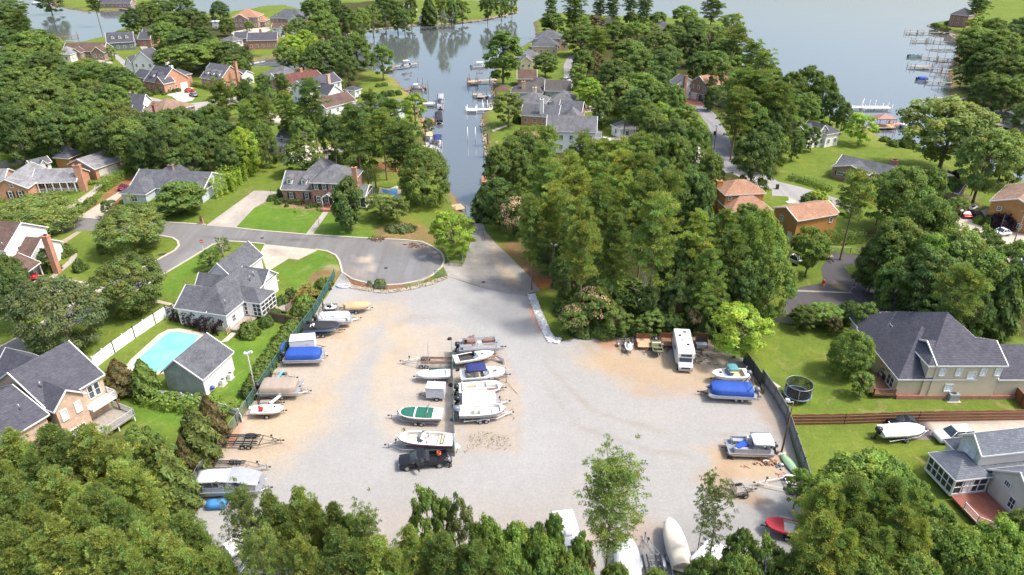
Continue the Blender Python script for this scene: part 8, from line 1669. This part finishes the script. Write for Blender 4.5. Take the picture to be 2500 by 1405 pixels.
fence(poly("818,676 808,700 790,730 766,775 742,805"), 1.8, "upper stretch of the chain link fence with teal mesh", GNET, GPOST, sp=3, top=.03, cat='fence', thick=.02, postw=.06); fence(poly("742,805 700,862 668,908 632,962 606,1002"), 1.8, "middle stretch of the left chain link fence behind boats", net_material('teal_net', (.06,.14,.12), .42), GPOST, sp=3, top=.03, thick=.02, postw=.06); fence(poly("606,1002 580,1040 552,1080 520,1128 486,1170 462,1228 452,1242"), 1.8, "lower stretch of the left chain link fence beside cedars", NET, METAL_L, sp=3, top=.03, thick=.02, postw=.06)
fence(poly("1104,862 1106,930 1108,1000 1109,1060 1110,1115"), 1.9, "teal mesh fence down the middle of the boat rows", GNET, GPOST, sp=3, top=.03, thick=.02, postw=.07); fence(poly("1062,678 1085,680"), 1.5, "small green chain link gate between cul-de-sac and ramp", NET, GPOST, sp=2.5, top=.03, thick=.02, postw=.07, name='gate', cat='gate'); fence(poly("832,676 880,702 940,712 1000,704 1050,686"), 1.0, "thin low wire fence along the cul-de-sac bank", net_material('thin_wire', (.4,.38,.33), .10), METAL_L, sp=4, top=.015, thick=.012, postw=.04)
fence(poly("1090,628 1096,650 1128,652 1132,630"), 1.1, "low wire fence around the shrub beside the ramp", NET, METAL_L, sp=2.5, top=.025, thick=.015, postw=.05); fence(poly("1178,560 1184,590"), 1.2, "short wire fence at the head of the boat ramp", NET, METAL_L, sp=2, top=.025, thick=.015, postw=.05)
GWOOD = siding('grey_fence_board', (.25,.245,.225), .15, True, .4)
fence(poly("1814,884 1836,912 1856,942"), 2.0, "dark screened fence stretch behind the cuddy boat", plain('dark_fence_screen', (.05,.055,.06), .8, .3), METAL_D, sp=2.5, thick=.05); fence(poly("1858,930 1890,975 1918,1024 1940,1090 1960,1150 1972,1190"), 2.0, "long grey board fence along the lot's right side", GWOOD, plain('grey_post', (.14,.15,.15), .9), sp=2.6, thick=.05, rails=[.4, 1.6])
RW = siding('redwood_board', (.27,.10,.055), .14, True, .3)
fence(poly("1920,1038 2060,1036 2240,1030 2500,1026 2560,1026"), 1.6, "red brown scalloped board fence across the right yards", RW, plain('tan_fence_post', (.24,.17,.10), .9), sp=1.9, thick=.04, scallop=.12, rails=[.35, .85, 1.35]); fence(poly("2470,968 2490,990 2500,1000"), 1.8, "dark board fence end near the right photo edge", RW, WOOD_B, sp=2, thick=.05)
fence(poly("232,900 280,862 330,826 380,792 408,774 430,776"), 1.9, "tall solid white vinyl privacy fence above the pool", plain('white_vinyl_board', (.78,.79,.79), .45, .02), plain('white_vinyl_board', (.78,.79,.79), .45, .02), sp=2.4, thick=.06, postw=.14, post_extra=.2); fence(poly("322,966 420,974 500,988 585,1018"), 1.2, "white picket fence below the pool house", plain('grey_white_picket', (.58,.60,.60), .6), WHITE, sp=1.9, thick=.05, postw=.14, rails=[.3, .95], post_extra=.18); fence(poly("585,1018 592,1032"), 1.2, "short white fence return at the lot's left fence", WHITE, WHITE, sp=1.5, thick=.05)
fence(poly("658,782 700,792 740,800"), 1.7, "brown board fence between house garden and the lot", siding('brown_board', (.16,.11,.08), .14, True, .3), WOOD_B, sp=2.4, thick=.05, rails=[1.5]); fence(poly("0,412 60,400 66,392"), 1.8, "weathered grey board fence at far left", siding('weathered_board', (.34,.31,.27), .14, True, .3), WOOD_G, sp=2.4, thick=.05); fence(poly("1888,788 1950,792 2062,794"), 1.7, "weathered board fence behind the two rounded shrubs", siding('weathered_board', (.34,.31,.27), .14, True, .3), WOOD_G, sp=2.4, thick=.05); fence(poly("2020,618 2075,620 2110,626"), 1.3, "wire fence in front of the hedge by the asphalt yard", NET, METAL_L, sp=3, top=.025, thick=.015, postw=.06)
fence(poly("910,256 945,272"), 1.1, "white railing on the channel house's back deck", WHITE, WHITE, sp=2, thick=.04); fence(poly("970,250 984,252"), 1.0, "short white garden fence on the channel lawn", WHITE, WHITE, sp=2, thick=.04)
# ================================================================ POLES, SIGNS AND SMALL THINGS
def pole(px, py, h, label, mat, r=.12, name='light_pole', cat='light pole', lamps=(), lean=(0, 0), arm=None):
    p = G(px, py); root = empty(name, (p.x, p.y, 0), 0, label, cat); m = MB(); m.tube([(0,0,-.2), (lean[0], lean[1], h)], [r, r*.6], 8); m.build('pole', mat, root)
    for k, (dx, dy) in enumerate(lamps): q = MB(); q.box((lean[0]+dx, lean[1]+dy, h+.1), (.5, .35, .28), ry=.3*(1 if dx < 0 else -1)); q.box((lean[0]+dx*.4, lean[1]+dy*.4, h-.05), (abs(dx)+.1, .07, .07)); q.build('floodlight', plain('floodlight_white', (.66,.68,.70), .4), root)
    if arm: q = MB(); q.box((lean[0], lean[1], h-.6), (2.2, .1, .12)); [q.cyl((lean[0]+x, lean[1], h-.48), .05, .18, 6) for x in (-.9, 0, .9)]; q.build('crossarm', WOOD_B, root)
    return root
pole(627, 972, 7.2, "tall pale light pole with floodlights by the left fence", plain('weathered_pole', (.42,.38,.31), .8), lamps=((.3,.2), (-.15,-.1))); pole(1350, 692, 7.4, "tall pale light pole beside the ramp wood", plain('weathered_pole', (.42,.38,.31), .8), lamps=((-.35,0), (.35,-.1))); pole(1908, 1104, 7.6, "dark wooden pole with a white lamp by right fence", plain('dark_pole', (.13,.08,.05), .9), lamps=((-.6,.3),))
pole(1739, 392, 9, "dark utility pole beside the dead end road", METAL_D, name='utility_pole', cat='utility pole', lamps=((-.2,0),)); pole(2420, 618, 8, "dark slim pole left of the white sedan", METAL_D, name='utility_pole', cat='utility pole'); pole(2464, 622, 9.5, "grey utility pole with crossarm right of the white sedan", WOOD_G, name='utility_pole', cat='utility pole', arm=1); pole(2333, 562, 4.2, "short black lamp post beside the parking area", METAL_D, r=.07, lamps=((0,0),)); pole(2370, 478, 8, "thin dark pole beside the tall pine trunk at right", METAL_D, name='utility_pole', cat='utility pole'); pole(779, 551, 2.1, "small black lantern post beside the front walk", METAL_D, r=.05, name='lamp_post', cat='lamp post'); pole(663, 481, 2.2, "small black lantern post beside the tall brick house's driveway", METAL_D, r=.05, name='lamp_post', cat='lamp post'); pole(1380, 228, 9, "utility pole behind the houses of the middle peninsula", WOOD_G, name='utility_pole', cat='utility pole', arm=1); pole(548, 75, 7, "thin grey pole right of the raised boathouse", WOOD_G, r=.08, name='utility_pole', cat='utility pole')
p = G(497, 613); root = empty('stop_sign', (p.x, p.y, 0), R(20), "red stop sign with white post at the side road", 'sign'); m = MB(); m.box((0,0,.55), (.12,.12,1.1)); m.build('post', WHITE, root); m = MB(); m.tube([(0,0,1.1), (0,0,2.0)], .03, 5); m.build('upper_post', METAL_L, root)
m = MB(); m.cyl((0, 0, 0), .38, .03, 8, axis='y', smooth=False); s = m.build('sign_face', plain('sign_red', (.45,.02,.02), .5), root, (0, .0, 2.0), (0, R(22.5), 0)); text_on(root, "STOP", .26, (0, -.03, 2.0), (R(90), 0, 0), WHITE, 'lettering', .004)
p = G(494, 547); root = empty('brick_mailbox', (p.x, p.y, 0), 0, "brick mailbox pillar with a planter on top beside the road", 'mailbox'); m = MB(); m.b2((-.3,-.3,0), (.3,.3,1.3)); m.b2((-.36,-.36,1.3), (.36,.36,1.4)); m.build('pillar', BRICK_R, root); m = MB(); m.box((0,-.32,1.0), (.25,.06,.25)); m.build('mailbox_door', METAL_D, root); o = link('plant', SHM[0], root, (0,0,1.4), None, (.3,.3,.35)); o.color = (*BRO, 1)
p = G(251, 539); root = empty('brick_mailbox', (p.x, p.y, 0), 0, "small brick mailbox at the foot of the ranch driveway", 'mailbox'); m = MB(); m.b2((-.3,-.3,0), (.3,.3,1.2)); m.build('pillar', BRICK_D, root)
p = G(2009, 697); root = empty('fire_hydrant', (p.x, p.y, 0), 0, "orange red fire hydrant beside the dark asphalt yard", 'hydrant'); m = MB(); m.loft([[(math.cos(a*math.pi/5)*r, math.sin(a*math.pi/5)*r, z) for a in range(10)] for r, z in ((.3,0), (.3,.08), (.2,.1), (.2,.85), (.26,.88), (.26,.95), (.2,1.1), (.06,1.2))]); m.cyl((0,0,.6), .09, .7, 8, axis='x'); m.build('barrel', plain('hydrant_orange', (.62,.09,.03), .5), root)
p = G(2072, 716); root = empty('flag', (p.x, p.y, 0), 0, "small striped flag on an angled white pole by the asphalt yard", 'flag'); m = MB(); m.tube([(-.1,0,.0), (1.0,0,2.0)], .035, 6); m.build('flagpole', WHITE, root)
for k in range(7): m = MB(); z1 = 1.75-k*.13; m.loft([[(.55+.0, -.02, z1), (.55, -.02, z1-.12)], [(.8, .05, z1-.04), (.8, .05, z1-.16)], [(1.0, -.03, z1), (1.0, -.03, z1-.12)]], 0, True, False, False); m.build('red_stripe' if k % 2 == 0 else 'white_stripe', plain('flag_red', (.45,.03,.05), .8) if k % 2 == 0 else WHITE, root)
m = MB(); m.box((.64, -.035, 1.55), (.2, .02, .4)); m.build('blue_canton', NAVY, root)
# trampoline
p = G(1944, 973); root = empty('trampoline', (p.x, p.y, 0), .2, "round trampoline with black safety net on the right lawn", 'trampoline'); Rt = 1.85; m = MB(); m.cyl((0,0,.86), Rt*.86, .02, 28); m.build('mat', BLACKC, root); ring = [(math.cos(a)*Rt, math.sin(a)*Rt) for a in np.linspace(0, 2*math.pi, 33)]
m = MB(); m.loft([[(x*.86, y*.86, .9), (x, y, .9), (x, y, .84), (x*.86, y*.86, .84)] for x, y in ring], smooth=False, cap=False); m.build('edge_pad', plain('pale_blue_pad', (.18,.27,.36), .6), root); m = MB(); m.loft([[(x*.93, y*.93, .9), (x*.95, y*.95, 2.5)] for x, y in ring], 0, True, False, False); m.build('safety_net', DNET, root); m = MB(); m.tube([(x*.95, y*.95, 2.5) for x, y in ring], .03, 5)
for k in range(6): a = k*math.pi/3; m.tube([(math.cos(a)*Rt, math.sin(a)*Rt, 0), (math.cos(a)*Rt, math.sin(a)*Rt, .85), (math.cos(a)*Rt*.95, math.sin(a)*Rt*.95, 2.5)], .03, 5)
m.build('frame', METAL_L, root); p = G(1891, 940); m = MB(); m.box((0,0,.04), (1.6,.7,.08)); tag(m.build('stepping_slab', CONC, None, (p.x, p.y, 0), (0,0,-1.0)), "two pale concrete slabs on the lawn near trampoline", 'slab')
# rafts, dish, tyres, rubbish
p = G(838, 700); root = empty('inflatable_raft', (p.x, p.y, 0), -.15, "flattened red white and blue inflatable raft on the gravel", 'raft'); m = MB(); m.loft([[(math.cos(a)*1.15+math.cos(a)*math.cos(b_)*.2, (math.sin(a)*.6+math.sin(a)*math.cos(b_)*.2), .15+.13*math.sin(b_)) for b_ in np.linspace(0, 6.28, 9)[:-1]] for a in np.linspace(0, 2*math.pi, 25)], cap=False); m.build('tube_ring', plain('raft_blue_white', (.38,.50,.62), .5, .5, 1.5), root); m = MB(); m.box((0,0,.1), (1.7,.9,.08)); m.build('raft_floor', plain('raft_red_white', (.55,.36,.36), .6, .5, 2), root)
def tyre(px, py, label, r=.36, flat=True): p = G(px, py); m = MB(); m.loft([[((r*.72+.28*r*math.cos(b_))*math.cos(a), (r*.72+.28*r*math.cos(b_))*math.sin(a), .12+.11*math.sin(b_)) for b_ in np.linspace(0, 6.28, 9)[:-1]] for a in np.linspace(0, 2*math.pi, 17)], cap=False); tag(m.build('loose_tyre', RUBBER, None, (p.x, p.y, .01)), label, 'tyre')
tyre(1098, 829, "loose black tyre at the top of the centre fence"); tyre(1101, 942, "loose tyre with a white rim beside the centre fence"); tyre(806, 708, "black tyre lying against the upper left fence"); tyre(1118, 905, "loose wheel parts just right of the centre fence", .3)
p = G(1114, 1107); root = empty('satellite_dish', (p.x, p.y, 0), 0, "white satellite dish on a leaning red post by the centre fence", 'satellite dish'); m = MB(); m.tube([(0,0,0), (.25,0,1.1)], .04, 5); m.build('post', RUSTY, root); m = MB(); m.loft([[(math.cos(a)*r, math.sin(a)*r, z) for a in np.linspace(0, 6.28, 17)[:-1]] for r, z in ((.02,-.1), (.2,-.08), (.36,0))], cap=False); m.build('dish', WHITE, root, (.25,0,1.25), (R(55), 0, 0))
def debris(px, py, label, mats, n, s, seed, cat='debris', name='debris_pile', zc=.1):
    p = G(px, py); rs = np.random.RandomState(seed); m = MB()
    for i in range(n): m.box((rs.normal(0, s), rs.normal(0, s*.6), rs.uniform(.02, zc)), (rs.uniform(.1, .7), rs.uniform(.04, .3), rs.uniform(.03, .12)), rs.uniform(0, 3), mi=rs.randint(len(mats)))
    tag(m.build(name, mats, None, (p.x, p.y, .015)), label, cat)
debris(1872, 1128, "pile of broken boards and rags near the green canoe", [WOOD_B, WHITE, RUSTY, plain('pinkish_brick', (.42,.22,.17), .9)], 46, .75, 1, zc=.35); debris(1900, 1138, "dark crumpled tarp beside the debris pile", [plain('slate_tarp', (.10,.12,.15), .7)], 10, .4, 2, zc=.2); debris(1784, 1118, "thin black pole lying on the dirt below the canopied pontoon", [METAL_D], 5, .5, 3); debris(1900, 1160, "pinkish brick pieces near the white V trailer", [plain('pinkish_brick', (.42,.22,.17), .9)], 8, .4, 4); debris(1822, 1140, "two broken red bricks on the dirt", [plain('pinkish_brick', (.42,.22,.17), .9)], 4, .3, 5)
debris(1700, 880, "scattered rubble beside the motorhome under the yellow green tree", [WOOD_G, CONC, WOOD_B], 60, 1.4, 6, zc=.2); debris(1905, 1112, "white plastic bags at the foot of the dark pole", [WHITE], 8, .25, 7, zc=.4); debris(665, 685, "flat stones inside the edged dirt bed", [CONC], 5, .4, 8); debris(920, 585, "heap of brown leaf litter on the cul-de-sac edge", [plain('leaf_litter', (.12,.07,.04), .95)], 60, .9, 9, zc=.3); debris(1012, 600, "broken brown branches on the cul-de-sac", [plain('leaf_litter', (.12,.07,.04), .95)], 40, 1.0, 10); debris(1150, 825, "dark clump of twigs by the centre fence", [WOOD_B], 20, .3, 11)
debris(1210, 352, "colourful lawn toys on the middle peninsula bank", [PLASTIC_Y, TEALC, WHITE], 9, .8, 12, zc=.8, name='lawn_toys', cat='toys'); p = G(960, 268); m = MB(); m.loft([[(t*1.4, .35*math.cos(a)*math.sqrt(max(.01,1-t*t)), .2+.18*math.sin(a)*math.sqrt(max(.01,1-t*t))) for a in np.linspace(0, 6.28, 9)[:-1]] for t in np.linspace(-1, 1, 9)]); tag(m.build('yellow_kayak', PLASTIC_Y, None, (p.x, p.y, 0), (0,0,.3)), "yellow kayak on the lawn beside the channel house", 'kayak')
p = G(1341, 675); m = MB(); m.box((0,0,.9), (.25,.4,1.6), taper=.6); tag(m.build('folded_umbrella', plain('denim_blue_fabric', (.10,.17,.42), .8), None, (p.x, p.y, 0)), "folded blue umbrella standing beside the pale light pole", 'umbrella'); p = G(1905, 322); m = MB(); m.box((0,0,.9), (1.4,.8,1.0)); m.box((0,0,1.45), (1.5,.9,.1)); tag(m.build('utility_box', plain('mint_metal', (.40,.55,.50), .5), None, (G(1727,333).x, G(1727,333).y, 0)), "mint green utility box beside the dead end road", 'utility box')
for i, (x, y, l) in enumerate([(1745,330,"dark wheeled bin beside the dead end road"), (1897,462,"dark green wheeled bin at the right driveway"), (2452,432+90,"grey bin beside the log house")]): p = G(x, y); m = MB(); m.box((0,0,.5), (.55,.6,1.0), taper=1.08); m.box((0,0,1.03), (.62,.68,.08)); tag(m.build('wheeled_bin', METAL_D, None, (p.x, p.y, .02)), l, 'bin')
# flatbed truck glimpsed by the asphalt yard
root, ang, L = trailer((1995,612), (2035,640), "black gooseneck flatbed trailer at the top of the asphalt yard", W=2.3, mat=METAL_D, axles=2, bunks=False, name='flatbed_trailer'); m = MB(); m.b2((-L/2,-1.1,.62), (L/2-1.5,1.1,.7)); m.build('plank_bed', WOOD_T, root); p = G(2030, 568, 1.2); m = MB(); m.box((0,0,1.3), (2.4,.6,.3), .3, ry=.5); m.box((-1,.1,.8), (1.1,.6,.6)); tag(m.build('scrap_pile', [METAL_D], None, (G(2022,575).x, G(2022,575).y, 0)), "dark boards and boxes leaning behind the ochre garage", 'scrap')
# ---------------------------------------------------------------- rock edges nobody could count
ROCKM = plain('pale_riprap', (.58,.58,.58), .9, .3, 1.5, bump=.4); ROCKT = plain('tan_riprap', (.40,.34,.27), .9, .35, 1.5, bump=.4)
def rocks(name, pts, wd, n, size, mat, seed, z=.02, zf=0.0):
    W = [G(x, y, zf) for x, y in pts]; rs = np.random.RandomState(seed); segs = list(zip(W, W[1:])); Ls = np.array([(b-a).length for a, b in segs]); cs = np.cumsum(Ls)/Ls.sum(); base = [Vector(v).normalized() for v in ((1,0,0),(-1,0,0),(0,1,0),(0,-1,0),(0,0,1),(0,0,-1))]; F = [(0,2,4),(2,1,4),(1,3,4),(3,0,4),(2,0,5),(1,2,5),(3,1,5),(0,3,5)]; vs, fs = [], []
    for i in range(n):
        u = rs.rand(); k = int(np.searchsorted(cs, u)); a, b = segs[min(k, len(segs)-1)]; t = rs.rand(); d = (b-a).normalized(); nn = Vector((-d.y, d.x, 0)); o = a.lerp(b, t)+nn*rs.uniform(-.5, .5)*wd; s = size*rs.uniform(.5, 1.4); M = Matrix.Rotation(rs.uniform(0, 6), 3, Vector(rs.normal(size=3))); m0 = len(vs)
        zz = z+s*.25+max(0, .15*(1-abs(rs.normal())))
        for v in base: q = M @ (v*s*rs.uniform(.6, 1.1)); vs.append((o.x+q.x, o.y+q.y, zz+zf+q.z*.7))
        fs += [tuple(m0+j for j in f) for f in F]
    me = bpy.data.meshes.new(name); me.from_pydata(vs, [], fs); me.materials.append(mat); tag(link(name, me), kind='stuff')
rocks('riprap_drain', poly("1297,720 1306,745 1322,785 1336,815 1345,832"), 1.3, 1500, .16, ROCKM, 1); rocks('riprap_drain', poly("1340,830 1368,834"), 1.6, 320, .16, ROCKM, 2); rocks('riprap_edge', poly("845,694 865,703 900,709 940,714 1000,706 1050,694 1090,678"), 1.0, 950, .18, ROCKT, 3); rocks('shore_rocks', poly("845,86 902,75 1004,64 1107,59 1184,50 1260,32"), 2.0, 900, .55, ROCKT, 4, zf=-1); rocks('shore_rocks', poly("2265,62 2290,72 2321,80 2330,96"), 2.5, 300, .6, ROCKT, 5, zf=-1); rocks('shore_rocks', poly("1186,505 1192,470 1196,420 1188,360 1176,300 1200,262 1204,225 1206,195"), 1.4, 420, .35, ROCKT, 6, zf=-.9); rocks('shore_rocks', poly("1056,392 1048,356 1042,330 1034,298"), 1.4, 200, .3, ROCKT, 7, zf=-.9)
STN = plain('lot_stone', (.33,.325,.32), .9, .35)
rocks('gravel_stones', poly("700,840 760,900 690,960 800,1100 600,1180"), 14, 1800, .04, STN, 8, z=0); rocks('gravel_stones', poly("1100,720 1300,900 1400,1100 1500,1250"), 22, 2500, .04, STN, 9, z=0)

for i, (x, y, l) in enumerate([(640,582,"round iron cover in the road below the brick house"), (350,690,"round iron cover in the side road"), (942,655,"round iron cover in the cul-de-sac"), (1180,690,"round iron cover in the ramp apron")]): p = G(x, y); m = MB(); m.cyl((0,0,0), .36, .02, 16); tag(m.build('manhole_cover', METAL_D, None, (p.x, p.y, .055 if i == 3 else .015)), l, 'manhole cover')
p = G(395, 622); m = MB(); m.box((0,0,0), (1.3,.6,.03)); tag(m.build('storm_drain', METAL_D, None, (p.x, p.y, .03), (0,0,.6)), "dark storm drain grate at the kerb of the side road", 'drain')
finish_tree_labels(); finish_shrub_labels()
